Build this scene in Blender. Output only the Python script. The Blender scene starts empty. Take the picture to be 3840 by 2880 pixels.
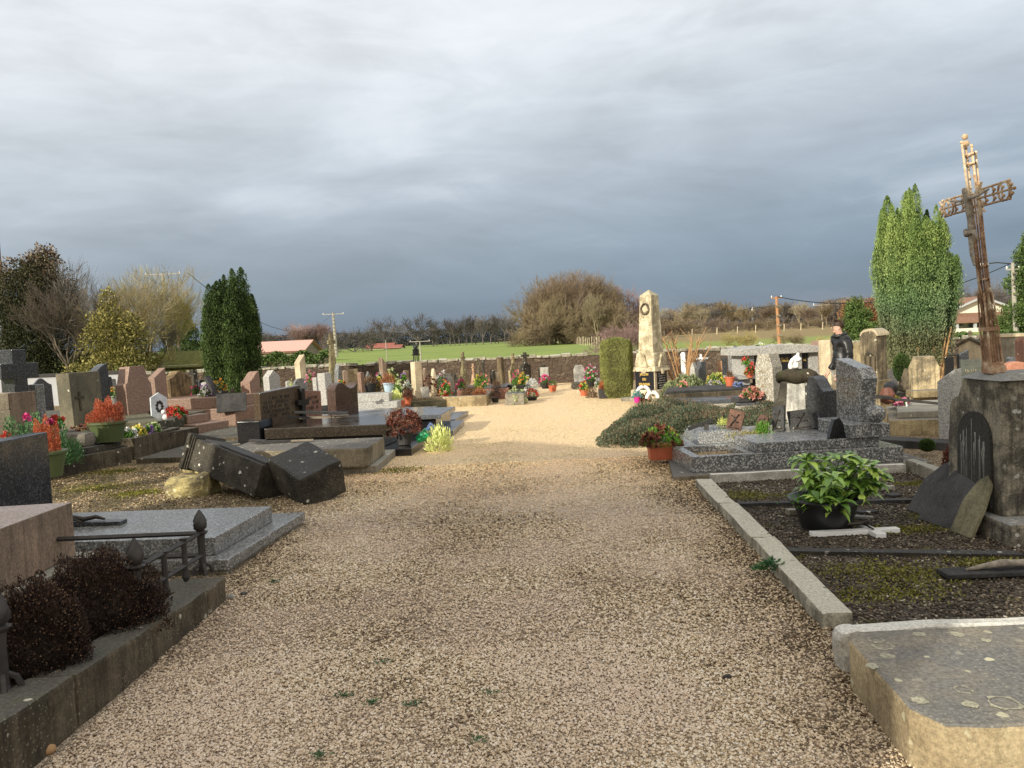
import bpy, bmesh, math, random
import numpy as np
from mathutils import Vector, Matrix, noise as mn
random.seed(7); RNG = np.random.default_rng(11)
SC = bpy.context.scene; COL = SC.collection
rad = math.radians
# ------------------------------------------------------------------ camera
CAMH = 1.65; FPX = 796.0
cam_data = bpy.data.cameras.new('camera'); cam = bpy.data.objects.new('camera', cam_data); COL.objects.link(cam)
cam.location = (0, 0, CAMH)
ROT = Matrix.Rotation(rad(90-3.34), 4, 'X') @ Matrix.Rotation(rad(-2.5), 4, 'Z')
cam.rotation_euler = ROT.to_euler()
cam_data.sensor_width = 36; cam_data.lens = 36*FPX/1024
cam_data.clip_start = 0.05; cam_data.clip_end = 6000
SC.camera = cam
SC.view_settings.view_transform = 'Standard'; SC.view_settings.look = 'None'
SC.view_settings.exposure = 0; SC.view_settings.gamma = 1
R3 = ROT.to_3x3(); R3I = R3.inverted(); C0 = Vector((0, 0, CAMH))
def ray(sx, sy):
    return R3 @ Vector(((sx/3.75-512)/FPX, -(sy/3.75-384)/FPX, -1))
def G(sx, sy, z=0.0):                      # photo pixel (3840 wide) -> point of the plane z
    d = ray(sx, sy); t = (z-CAMH)/d.z
    return C0 + d*t
def D(sx, sy, Y):                          # photo pixel -> point at depth Y
    d = ray(sx, sy); return C0 + d*(Y/d.y)
def proj(p):
    q = R3I @ (Vector(p)-C0)
    return ((q.x/-q.z*FPX+512)*3.75, (384-q.y/-q.z*FPX)*3.75)
# ------------------------------------------------------------------ node helper
class NT:
    def __init__(s, tree): s.t = tree; tree.nodes.clear()
    def n(s, typ, ins=None, **pr):
        nd = s.t.nodes.new(typ)
        for k, v in pr.items(): setattr(nd, k, v)
        if ins:
            for k, v in ins.items():
                if isinstance(v, bpy.types.NodeSocket): s.t.links.new(v, nd.inputs[k])
                else: nd.inputs[k].default_value = v
        return nd
    def pos(s): return s.n('ShaderNodeNewGeometry').outputs['Position']
    def noise(s, v, sc, det=4, rough=.6, dist=0):
        return s.n('ShaderNodeTexNoise', {'Vector': v, 'Scale': sc, 'Detail': det, 'Roughness': rough, 'Distortion': dist}).outputs[0]
    def vor(s, v, sc, out='Distance', feat='F1', rnd=1.0):
        return s.n('ShaderNodeTexVoronoi', {'Vector': v, 'Scale': sc, 'Randomness': rnd}, feature=feat).outputs[out]
    def map(s, v, scale=(1, 1, 1), loc=(0, 0, 0), rot=(0, 0, 0)):
        return s.n('ShaderNodeMapping', {'Vector': v, 'Scale': scale, 'Location': loc, 'Rotation': rot}).outputs[0]
    def ramp(s, f, stops, interp='LINEAR'):
        nd = s.n('ShaderNodeValToRGB', {'Fac': f}); e = nd.color_ramp; e.interpolation = interp
        while len(e.elements) > 1: e.elements.remove(e.elements[-1])
        e.elements[0].position = stops[0][0]; e.elements[0].color = c4(stops[0][1])
        for p, c in stops[1:]:
            x = e.elements.new(p); x.color = c4(c)
        return nd.outputs[0]
    def mix(s, f, a, b, bt='MIX'):
        nd = s.n('ShaderNodeMix', data_type='RGBA', blend_type=bt)
        for i, v in ((0, f), (6, a), (7, b)):
            if isinstance(v, bpy.types.NodeSocket): s.t.links.new(v, nd.inputs[i])
            else: nd.inputs[i].default_value = v if i == 0 else c4(v)
        return nd.outputs[2]
    def math(s, op, a, b=0.5, c=None, clamp=False):
        nd = s.n('ShaderNodeMath', operation=op, use_clamp=clamp)
        for i, v in enumerate((a, b, c)):
            if v is None: continue
            if isinstance(v, bpy.types.NodeSocket): s.t.links.new(v, nd.inputs[i])
            else: nd.inputs[i].default_value = v
        return nd.outputs[0]
    def sep(s, v): return s.n('ShaderNodeSeparateXYZ', {0: v}).outputs
    def bsdf(s, col, rough=.8, metal=0, bump=None, bstr=.3, bdist=.01, **kw):
        ins = {'Base Color': col if isinstance(col, bpy.types.NodeSocket) else c4(col), 'Roughness': rough, 'Metallic': metal}
        ins.update({k.replace('_', ' '): v for k, v in kw.items()})
        if bump is not None:
            ins['Normal'] = s.n('ShaderNodeBump', {'Height': bump, 'Strength': bstr, 'Distance': bdist}).outputs[0]
        b = s.n('ShaderNodeBsdfPrincipled', ins)
        s.n('ShaderNodeOutputMaterial', {0: b.outputs[0]}); return b
def c4(c):
    if isinstance(c, (int, float)): return (c, c, c, 1)
    return tuple(c) if len(c) == 4 else (*c, 1)
def M_(name):
    m = bpy.data.materials.new(name); m.use_nodes = True; return m, NT(m.node_tree)
def stone(name, base, dark, top=None, lichen=0, lcol=(.55, .52, .42), streak=.5, bump=.5, sc=2.5, rough=.9, moss=0, blotch=.5, speck=0):
    m, t = M_(name); p = t.pos()
    n1 = t.noise(p, sc, 8, .68); f1 = t.ramp(n1, [(.5-.14*blotch-.04, 0), (.5+.14*blotch+.02, 1)])
    col = t.mix(f1, base, dark)
    n3 = t.noise(p, 55, 5, .75)
    col = t.mix(1, col, t.ramp(n3, [(.3, .55), (.7, 1.35)]), 'MULTIPLY')
    if streak:
        ns = t.noise(t.map(p, (11, 11, .8)), 1.6, 4, .7)
        col = t.mix(t.math('MULTIPLY', t.ramp(ns, [(.47, 0), (.68, 1)]), streak), col, [x*.38 for x in dark])
    nz = t.sep(t.n('ShaderNodeNewGeometry').outputs['Normal'])[2]
    up = t.ramp(nz, [(.55, 0), (.85, 1)])
    if top is not None:
        col = t.mix(t.math('MULTIPLY', up, t.ramp(n1, [(.3, .6), (.6, 1)])), col, t.mix(t.ramp(n3, [(.35, 0), (.65, 1)]), [x*.65 for x in top], [x*1.35 for x in top]))
    if moss:
        nm = t.noise(p, 5, 5, .7)
        col = t.mix(t.math('MULTIPLY', t.math('ADD', t.math('MULTIPLY', up, .7), .3), t.ramp(nm, [(.62-.2*moss, 0), (.75-.15*moss, moss)])), col, (.085, .095, .03))
    if lichen:
        wp = t.n('ShaderNodeMix', {4: p, 5: t.n('ShaderNodeTexNoise', {'Vector': p, 'Scale': 18.}).outputs['Color'], 0: .035}, data_type='VECTOR').outputs[1]
        v = t.vor(wp, 13); sp = t.ramp(v, [(.20, 1), (.26, 0)])
        mk = t.ramp(t.noise(p, 3.1, 3), [(.5-.25*lichen, 0), (.56, 1)])
        rnd = t.ramp(t.sep(t.vor(wp, 13, 'Color'))[0], [(1-lichen*.8, 0), (1-lichen*.8+.02, 1)])
        col = t.mix(t.math('MULTIPLY', t.math('MULTIPLY', sp, mk), rnd), col, lcol)
        v2 = t.vor(wp, 52); col = t.mix(t.math('MULTIPLY', t.ramp(v2, [(.16, 1), (.24, 0)]), t.math('MULTIPLY', mk, .75*lichen)), col, lcol)
    if speck:
        v3 = t.vor(p, 120, 'Color'); col = t.mix(speck, col, t.ramp(t.sep(v3)[0], [(0, .02), (.5, .2), (1, .6)]))
    h = t.math('ADD', t.math('MULTIPLY', n3, .5), t.noise(p, 14, 6, .7))
    t.bsdf(col, rough, bump=h, bstr=bump, bdist=.012, Specular_IOR_Level=.25)
    return m
def granite(name, a, b, c, sc=60, rough=.12, fleck=.5, dirt=.25, spec=.5):
    m, t = M_(name); p = t.pos()
    wp = t.n('ShaderNodeMix', {4: p, 5: t.n('ShaderNodeTexNoise', {'Vector': p, 'Scale': float(sc)}).outputs['Color'], 0: .6/sc}, data_type='VECTOR').outputs[1]
    r = t.sep(t.vor(wp, sc, 'Color'))
    col = t.ramp(r[0], [(0, a), (.45-.2*fleck, a), (.55, b), (1-.32*fleck, b), (1-.22*fleck, c), (1, c)])
    col = t.mix(.35, col, t.ramp(t.sep(t.vor(p, sc*2.7, 'Color'))[1], [(0, [x*.5 for x in a]), (1, c)]))
    nd = t.noise(p, 2.2, 7, .7)
    col = t.mix(t.math('MULTIPLY', t.ramp(nd, [(.45, 0), (.7, 1)]), dirt), col, (.08, .07, .05))
    rg = t.ramp(t.noise(p, 3.5, 5), [(.3, rough), (.75, min(1, rough+.22))])
    t.bsdf(col, rg, bump=t.noise(p, sc, 3), bstr=.05 if rough < .3 else .35, bdist=.003, Specular_IOR_Level=spec)
    return m
def plain(name, col, rough=.6, metal=0, var=.25, bump=.1, sc=9, **kw):
    m, t = M_(name); p = t.pos(); n = t.noise(p, sc, 6, .7)
    c = t.mix(1, col, t.ramp(n, [(.3, 1-var), (.7, 1+var)]), 'MULTIPLY')
    t.bsdf(c, rough, metal, bump=t.noise(p, sc*5, 4), bstr=bump, bdist=.004, **kw); return m
def leafmat(name, lo, hi, rough=.6, extra=None, trans=.0):
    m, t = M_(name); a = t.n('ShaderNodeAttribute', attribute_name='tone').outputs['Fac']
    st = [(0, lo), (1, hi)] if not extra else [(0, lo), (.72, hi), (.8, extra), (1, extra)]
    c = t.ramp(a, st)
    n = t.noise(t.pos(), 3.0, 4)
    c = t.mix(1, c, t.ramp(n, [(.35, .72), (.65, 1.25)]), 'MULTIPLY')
    b = t.bsdf(c, rough, Specular_IOR_Level=.25)
    if trans:
        b.inputs['Subsurface Weight'].default_value = 0
    return m
# ------------------------------------------------------------------ geometry
class MB:
    def __init__(s): s.v = []; s.f = []
    def add(s, vs, fs, mat=None):
        o = len(s.v)
        s.v += [tuple(mat @ Vector(v)) if mat else tuple(v) for v in vs]
        s.f += [tuple(i+o for i in f) for f in fs]; return s
    def box(s, c, size, rot=(0, 0, 0)):
        x, y, z = (d/2 for d in size)
        vs = [(-x, -y, -z), (x, -y, -z), (x, y, -z), (-x, y, -z), (-x, -y, z), (x, -y, z), (x, y, z), (-x, y, z)]
        m = Matrix.Translation(c) @ (Matrix.Rotation(rot[2], 4, 'Z') @ Matrix.Rotation(rot[1], 4, 'Y') @ Matrix.Rotation(rot[0], 4, 'X'))
        return s.add(vs, [(0, 3, 2, 1), (4, 5, 6, 7), (0, 1, 5, 4), (1, 2, 6, 5), (2, 3, 7, 6), (3, 0, 4, 7)], m)
    def bz(s, x0, x1, y0, y1, z0, z1): return s.box(((x0+x1)/2, (y0+y1)/2, (z0+z1)/2), (x1-x0, y1-y0, z1-z0))
    def prof(s, pts, t, y=0, m=None):       # (x,z) outline, thickness along y
        n = len(pts)
        vs = [(x, y-t/2, z) for x, z in pts] + [(x, y+t/2, z) for x, z in pts]
        fs = [tuple(range(n)), tuple(range(2*n-1, n-1, -1))] + [(i+n, (i+1) % n+n, (i+1) % n, i) for i in range(n)]
        return s.add(vs, fs, m)
    def foot(s, pts, z0, z1, top=None):      # footprint prism, optional smaller top
        n = len(pts); tp = top or pts
        vs = [(p[0], p[1], z0) for p in pts] + [(p[0], p[1], z1) for p in tp]
        fs = [tuple(range(n-1, -1, -1)), tuple(range(n, 2*n))] + [(i, (i+1) % n, (i+1) % n+n, i+n) for i in range(n)]
        return s.add(vs, fs)
    def tube(s, pts, r, n=8, cap=True):
        pts = [Vector(p) for p in pts]; k = len(pts)
        rs = r if isinstance(r, (list, tuple)) else [r]*k
        vs = []; fs = []; up = None
        for i, p in enumerate(pts):
            d = (pts[min(i+1, k-1)]-pts[max(i-1, 0)]).normalized()
            if up is None: up = Vector((1, 0, 0)) if abs(d.x) < .8 else Vector((0, 1, 0))
            a = d.cross(up).normalized(); b = d.cross(a).normalized(); up = -b if False else up
            for j in range(n):
                w = 2*math.pi*j/n; vs.append(p+(a*math.cos(w)+b*math.sin(w))*rs[i])
        for i in range(k-1):
            for j in range(n):
                fs.append((i*n+j, i*n+(j+1) % n, (i+1)*n+(j+1) % n, (i+1)*n+j))
        if cap: fs += [tuple(range(n-1, -1, -1)), tuple(range((k-1)*n, k*n))]
        return s.add(vs, fs)
    def lathe(s, prof, n=20, c=(0, 0, 0), cap=True):
        vs = []; fs = []; k = len(prof)
        for r, z in prof:
            for j in range(n):
                w = 2*math.pi*j/n; vs.append((c[0]+r*math.cos(w), c[1]+r*math.sin(w), c[2]+z))
        for i in range(k-1):
            for j in range(n): fs.append((i*n+j, i*n+(j+1) % n, (i+1)*n+(j+1) % n, (i+1)*n+j))
        if cap: fs += [tuple(range(n-1, -1, -1)), tuple(range((k-1)*n, k*n))]
        return s.add(vs, fs)
    def ball(s, c, r, n=12, sc=(1, 1, 1)):
        pr = [(max(.001, math.sin(math.pi*i/(n//2+1))), -math.cos(math.pi*i/(n//2+1))) for i in range(n//2+2)]
        t = MB(); t.lathe(pr, n)
        m = Matrix.Translation(c) @ Matrix.Diagonal((r*sc[0], r*sc[1], r*sc[2], 1))
        return s.add(t.v, t.f, m)
    def rough(s, amp, sc=3.0):
        out = []
        for v in s.v:
            p = Vector(v); out.append(tuple(p + mn.noise_vector(p*sc)*amp + mn.noise_vector(p*sc*3.1)*amp*.4))
        s.v = out; return s
    def build(s, name, mat, parent=None, bevel=0, smooth=False, sub=0, ramp=0, rsc=4.0):
        me = bpy.data.meshes.new(name); me.from_pydata(s.v, [], s.f)
        if bevel or sub or ramp:
            bm = bmesh.new(); bm.from_mesh(me)
            bmesh.ops.recalc_face_normals(bm, faces=bm.faces)
            if bevel:
                es = [e for e in bm.edges if len(e.link_faces) == 2 and e.calc_face_angle(0) > .5]
                bmesh.ops.bevel(bm, geom=es, offset=bevel, segments=2, profile=.6, affect='EDGES', clamp_overlap=True)
            if sub:
                bmesh.ops.triangulate(bm, faces=[f for f in bm.faces if len(f.verts) > 4])
                bmesh.ops.subdivide_edges(bm, edges=[e for e in bm.edges if e.calc_length() > .06], cuts=sub, use_grid_fill=True)
            if ramp:
                off = Vector((len(bpy.data.objects)*1.37, 0, 0))
                for v in bm.verts:
                    q = v.co*rsc+off
                    v.co += mn.noise_vector(q)*ramp + mn.noise_vector(q*3.3)*ramp*.45
            bm.to_mesh(me); bm.free()
        if smooth:
            for p in me.polygons: p.use_smooth = True
        me.materials.append(mat)
        return link(name, me, parent)
def link(name, me, parent=None):
    o = bpy.data.objects.new(name, me); COL.objects.link(o)
    if parent is not None: o.parent = parent
    return o
def tag(o, label=None, cat=None, group=None, kind=None):
    if label: o['label'] = label
    if cat: o['category'] = cat
    if group: o['group'] = group
    if kind: o['kind'] = kind
    return o
def thing(name, label, cat, loc=(0, 0, 0), rz=0, group=None):
    o = bpy.data.objects.new(name, None); COL.objects.link(o); o.location = loc; o.rotation_euler = (0, 0, rad(rz))
    o.empty_display_size = .2
    return tag(o, label, cat, group)
def npmesh(name, V, F, mat, parent=None, tone=None, smooth=False):
    me = bpy.data.meshes.new(name); V = np.asarray(V, np.float32); F = np.asarray(F, np.int32)
    k = F.shape[1]; me.vertices.add(len(V)); me.vertices.foreach_set('co', V.ravel())
    me.loops.add(F.size); me.loops.foreach_set('vertex_index', F.ravel())
    me.polygons.add(len(F)); me.polygons.foreach_set('loop_start', np.arange(0, F.size, k, dtype=np.int32))
    me.polygons.foreach_set('loop_total', np.full(len(F), k, np.int32))
    if smooth: me.polygons.foreach_set('use_smooth', np.ones(len(F), bool))
    me.update(calc_edges=True)
    if tone is not None:
        a = me.attributes.new('tone', 'FLOAT', 'POINT'); a.data.foreach_set('value', np.asarray(tone, np.float32))
    me.materials.append(mat); return link(name, me, parent)
def norm(a): return a/np.maximum(np.linalg.norm(a, axis=1, keepdims=True), 1e-9)
def leaves(name, C, Dr, L, W, tone, mat, parent=None, fold=0.0):
    """diamond leaves: centres C, long directions Dr, lengths L, widths W"""
    C = np.asarray(C, float); N = len(C); Dr = norm(np.asarray(Dr, float))
    q = norm(np.cross(Dr, RNG.normal(size=(N, 3))))
    L = np.broadcast_to(np.asarray(L, float), (N,))[:, None]; W = np.broadcast_to(np.asarray(W, float), (N,))[:, None]
    nn = np.cross(Dr, q)*W*fold
    V = np.stack([C-Dr*L/2, C+q*W/2+nn, C+Dr*L/2, C-q*W/2+nn], 1).reshape(-1, 3)
    F = np.arange(4*N).reshape(N, 4)
    return npmesh(name, V, F, mat, parent, np.repeat(np.clip(tone, 0, 1), 4))
def sph(n):
    return norm(RNG.normal(size=(n, 3)))
def on_mound(n, rx, ry, h, fill=.25, p=1.0):
    d = sph(n); d[:, 2] = np.abs(d[:, 2]); r = (1-fill*RNG.random(n)**1.5)[:, None]
    return d*r*np.array([rx, ry, h]), d
# ------------------------------------------------------------------ materials
LIME = stone('weathered limestone', (.5, .4, .23), (.2, .155, .09), top=(.2, .19, .165), lichen=.35, streak=.45)
LIME2 = stone('pale limestone', (.72, .61, .43), (.48, .4, .27), top=(.4, .36, .27), lichen=.2, streak=.3, blotch=.7)
KERB = stone('pale kerb stone', (.48, .45, .36), (.2, .185, .14), top=(.5, .475, .39), lichen=.4, lcol=(.14, .13, .1), streak=.3, bump=.8, sc=5)
DKST = stone('dark grimy stone', (.085, .075, .058), (.03, .027, .022), top=(.06, .06, .06), lichen=.45, lcol=(.55, .54, .48), streak=.2, bump=.6)
DKLIME = stone('dark stained limestone', (.14, .112, .075), (.055, .046, .032), top=(.10, .095, .08), lichen=.4, streak=.7, moss=.3)
PLIN = stone('weathered plinth stone', (.28, .24, .17), (.12, .1, .07), top=(.13, .125, .12), lichen=.6, lcol=(.45, .43, .36), streak=.3)
MOSSY = stone('mossy kerb stone', (.12, .11, .075), (.05, .048, .033), top=(.15, .14, .1), lichen=.3, moss=.7, streak=.4)
SLABT = stone('lichen spotted slab', (.47, .38, .235), (.26, .2, .12), top=(.16, .157, .15), lichen=.55, lcol=(.55, .52, .36), streak=.1, bump=.5)
CONC = stone('weathered concrete', (.33, .3, .24), (.2, .18, .14), top=(.3, .29, .25), lichen=.3, streak=.4)
PINKST = stone('pinkish stone block', (.36, .26, .19), (.2, .15, .11), top=(.42, .36, .34), lichen=.15, streak=.6, blotch=.8)
PEDE = stone('grimy pedestal stone', (.3, .265, .2), (.1, .09, .072), top=(.25, .25, .24), lichen=.6, lcol=(.5, .49, .45), streak=.85, bump=.9, sc=6, blotch=.3)
NICHE = stone('streaked niche stone', (.06, .057, .052), (.04, .038, .034), lichen=0, streak=.3, blotch=1)
YELST = stone('yellow spotted rock', (.5, .42, .19), (.16, .13, .085), blotch=.4, lichen=.7, lcol=(.65, .6, .4), streak=0, bump=.9, sc=5)
OBEL = stone('mottled obelisk stone', (.78, .68, .48), (.34, .29, .19), top=(.4, .36, .25), lichen=.7, lcol=(.2, .17, .1), streak=.35, bump=.9, sc=4)
WHST = stone('white stained stone', (.62, .6, .54), (.22, .21, .19), lichen=.2, streak=.6, blotch=.8)
SLATE = stone('dark slate board', (.075, .07, .068), (.035, .034, .034), streak=.4, bump=.4, lichen=.1, rough=.65)
SLATEG = stone('greenish pale board', (.26, .24, .15), (.12, .11, .07), streak=.3, moss=.3, lichen=0)
SCREE = stone('rough white edging', (.62, .6, .54), (.4, .38, .33), top=(.66, .64, .58), lichen=.3, lcol=(.8, .79, .74), streak=.1, bump=1, sc=7)
GR_GREY = granite('grey speckled granite', (.045, .047, .05), (.17, .175, .18), (.42, .42, .4), 95, .14, .9)
GR_BOLD = granite('bold black and white granite', (.025, .026, .03), (.11, .113, .12), (.5, .5, .48), 70, .13, 1.0, .15)
GR_ROUGH = granite('rough bright granite', (.16, .14, .11), (.42, .38, .3), (.72, .68, .58), 75, .75, .8, .15)
GR_LIGHT = granite('pale grey granite', (.24, .235, .22), (.44, .43, .4), (.62, .6, .56), 75, .5, .8, .15)
GR_DARK = granite('dark charcoal granite', (.012, .013, .015), (.03, .031, .035), (.10, .105, .12), 85, .14, .7, .2)
GR_BLACK = granite('polished black granite', (.008, .008, .01), (.014, .014, .016), (.03, .03, .034), 90, .05, .3, .06)
GR_BROWN = granite('polished brown granite', (.045, .032, .022), (.085, .06, .04), (.14, .1, .07), 90, .13, .5, .1)
GR_BRDK = granite('dark polished brown granite', (.014, .011, .009), (.035, .026, .019), (.07, .055, .04), 90, .07, .5, .1)
GR_PINK = granite('pink granite', (.16, .09, .063), (.28, .165, .12), (.4, .275, .21), 80, .4, .6, .2)
GR_RED = granite('red brown granite', (.12, .045, .03), (.26, .11, .075), (.4, .22, .16), 80, .3, .6, .2)
GR_SLATE = granite('blue grey polished granite', (.05, .055, .065), (.1, .11, .125), (.2, .21, .23), 90, .1, .5, .1)
BRONZE = plain('aged bronze', (.05, .042, .036), .5, .6, .4, .4)
IRON = plain('weathered iron', (.05, .045, .042), .6, .35, .35, .5)
BLACKM = plain('black metal', (.02, .02, .02), .45, .4, .3, .2)
def rustmat():
    m, t = M_('rusty cast iron'); p = t.pos(); n = t.noise(p, 9, 7, .75)
    z = t.sep(p)[2]
    up = t.ramp(t.math('ADD', z, t.math('MULTIPLY', t.math('SUBTRACT', n, .5), .7)), [(0, 0), (1, 1)])
    c = t.ramp(n, [(.3, (.13, .075, .045)), (.48, (.34, .2, .12)), (.58, (.5, .36, .24)), (.66, (.68, .6, .46))])
    hi = t.ramp(n, [(.35, (.4, .2, .09)), (.5, (.66, .5, .32)), (.65, (.75, .66, .5))])
    f = t.n('ShaderNodeMapRange', {0: z, 1: 2.40, 2: 2.62}).outputs[0]
    c = t.mix(f, c, hi)  # paler, sunlit rust painted above the shade line of the cross
    t.bsdf(c, .85, bump=t.noise(p, 60, 5, .7), bstr=.9, bdist=.01); return m
RUST = rustmat()
GREYFIG = plain('grey weathered lead', (.3, .26, .21), .8, .1, .6, .9, 30)
WHITE = plain('white glazed stone', (.8, .8, .79), .35, 0, .06, .05)
MARBLE = plain('white marble', (.8, .79, .76), .5, 0, .08, .2)
PORC = plain('dull porcelain', (.5, .49, .46), .4, 0, .2, .2)
GOLD = plain('gold lettering', (.75, .52, .14), .35, .3, .1, .05)
GILTD = plain('dull gilt lettering', (.3, .24, .15), .55, .2, .4, .05)
DKLET = plain('dark lettering', (.03, .025, .02), .6)
BLACKP = plain('black sign panel', (.012, .013, .018), .25, 0, .2, .05)
PLASTK = plain('black plastic', (.018, .019, .02), .38, 0, .2, .1)
PLASTG = plain('olive green plastic', (.085, .115, .045), .45, 0, .12, .1)
TERRA = plain('terracotta plastic', (.5, .13, .06), .5, 0, .15, .1)
BLUEPL = plain('pale blue pot', (.4, .52, .62), .4)
PINKPL = plain('magenta pot', (.7, .03, .3), .35)
GREENPL = plain('green plastic', (.02, .36, .14), .3)
BLUEF = plain('blue plastic', (.18, .28, .55), .35)
REDPL = plain('red plastic', (.6, .04, .03), .4)
SOIL = plain('dark soil', (.035, .026, .018), .95, 0, .5, 1, 30)
WOOD = plain('grey wood', (.24, .2, .15), .85, 0, .35, .5)
WOODP = plain('concrete pole', (.36, .33, .28), .85, 0, .25, .4)
RUSTP = plain('rust brown pole', (.4, .2, .1), .8, 0, .35, .4)
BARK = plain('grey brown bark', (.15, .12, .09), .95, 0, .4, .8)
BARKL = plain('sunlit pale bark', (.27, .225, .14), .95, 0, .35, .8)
BARKF = plain("far bare twigs", (.17, .125, .09), .95, 0, .3, .2, 1)
BARKG = plain("far olive twigs", (.2, .155, .09), .95, 0, .3, .2, 1)
BARKP = plain('far mauve twigs', (.26, .17, .155), .95, 0, .3, .2, 1)
BARKD = plain('far grey twigs', (.12, .105, .095), .95, 0, .3, .2, 1)
BARKY = plain('yellow brown twigs', (.38, .31, .13), .95, 0, .3, .2, 1)
BARKO = plain('orange cut stems', (.42, .25, .12), .9, 0, .3, .4)
WALLW = plain('white render', (.42, .43, .45), .85, 0, .1, .3, 2)  # white darkened so the colour carries the shade on the left wall
CREAM = plain('cream render', (.75, .7, .58), .85, 0, .08, .3, 2)
COPED = plain('dark coping', (.04, .038, .034), .85)
TILEB = plain('brown roof tiles', (.24, .13, .085), .85, 0, .25, .5, 3)
TILER = plain('red roof tiles', (.3, .1, .07), .85, 0, .2, .5, 2)
GLASSD = plain('dark window glass', (.02, .022, .025), .12, 0, .2, .02)
SKIN = plain('skin', (.62, .38, .28), .55, 0, .06, .1)
HAIR = plain('dark brown hair', (.045, .028, .018), .6, 0, .35, .9, 60)
LEATHER = plain('black leather', (.012, .012, .013), .42, 0, .2, .9, 5)
TROUS = plain('grey trousers', (.27, .25, .21), .9, 0, .15, .4, 9)
def mk(n, a, b, e=None, r=.6): return leafmat(n, a, b, r, e)
F_CYP = mk('yellow green conifer foliage', (.035, .075, .025), (.30, .38, .11))
F_CYPB = mk('blue green conifer foliage', (.02, .06, .03), (.13, .24, .1))
F_YEW = mk('dark green yew foliage', (.010, .026, .008), (.10, .155, .04))
F_HEDGE = mk('clipped olive hedge foliage', (.08, .095, .025), (.4, .41, .14))
F_JUN = mk('grey green juniper foliage', (.014, .026, .013), (.105, .135, .08), (.16, .11, .07))
F_HEATH = mk('withered heather', (.016, .010, .008), (.09, .05, .036))
F_RED = mk('orange red heather', (0.191, 0.032, 0.017), (0.613, 0.153, 0.066))
F_ORANGE = mk('rust orange heather', (0.170, 0.062, 0.026), (0.427, 0.175, 0.081))
F_BROWN = mk('withered brown flowers', (.04, .022, .012), (.22, .13, .07))
F_DKRED = mk('dark red withered flowers', (.04, .01, .008), (.24, .09, .06))
F_SAGE = mk('sage lavender foliage', (.06, .08, .035), (.3, .34, .17))
F_LIME = leafmat('pale lime leaves', (.42, .48, .12), (.85, .88, .4))
F_GREEN = mk('fresh green leaves', (.03, .09, .015), (.14, .3, .04))
F_AUC = mk('spotted laurel leaves', (.04, .13, .02), (.2, .36, .06), r=.35)
F_YELG = mk('lime yellow foliage', (0.283, 0.334, 0.074), (0.605, 0.626, 0.209))
F_PALE = mk('pale green blossoms', (0.327, 0.399, 0.147), (0.616, 0.666, 0.400))
F_YEL = mk('yellow petals', (0.512, 0.404, 0.058), (0.716, 0.643, 0.140))
F_WHT = mk('white petals', (0.458, 0.458, 0.458), (0.747, 0.732, 0.711))
F_PINK = mk('pink petals', (0.464, 0.068, 0.176), (0.714, 0.318, 0.426))
F_MAG = mk('magenta petals', (0.424, 0.035, 0.157), (0.698, 0.107, 0.302))
F_REDP = mk('red petals', (0.342, 0.025, 0.025), (0.649, 0.109, 0.073))
F_SALM = mk('salmon petals', (0.502, 0.142, 0.106), (0.712, 0.388, 0.316))
F_ORP = mk('orange petals', (0.461, 0.137, 0.036), (0.701, 0.377, 0.088))
F_PURP = mk('purple petals', (0.207, 0.085, 0.315), (0.496, 0.316, 0.604))
F_BLUE = mk('blue petals', (0.105, 0.163, 0.465), (0.355, 0.427, 0.716))
F_SILV = mk('silver leaves', (.3, .34, .32), (.62, .66, .62))
F_MIX = mk('mixed bright petals', (.7, .03, .12), (.9, .6, .1), (.9, .85, .8))
F_IVY = mk('dark ivy foliage', (.008, .013, .005), (.06, .062, .022))
F_BRLF = mk('brown clinging leaves', (.045, .03, .018), (.16, .115, .07), (.3, .235, .17))
F_OLIV = mk('olive evergreen foliage', (.06, .06, .015), (.32, .28, .08))
F_MIDG = mk('mid green evergreen foliage', (.02, .045, .012), (.13, .19, .05))
F_SHRUB = mk('far bushy green foliage', (.03, .05, .015), (.16, .2, .06))
F_RUSTB = mk('russet brown foliage', (.08, .035, .015), (.3, .15, .07))
F_WEED = mk('small green weed', (.02, .07, .03), (.1, .22, .08))
F_GRASSY = mk('grassy moss tufts', (.08, .08, .012), (.27, .26, .04))
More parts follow.
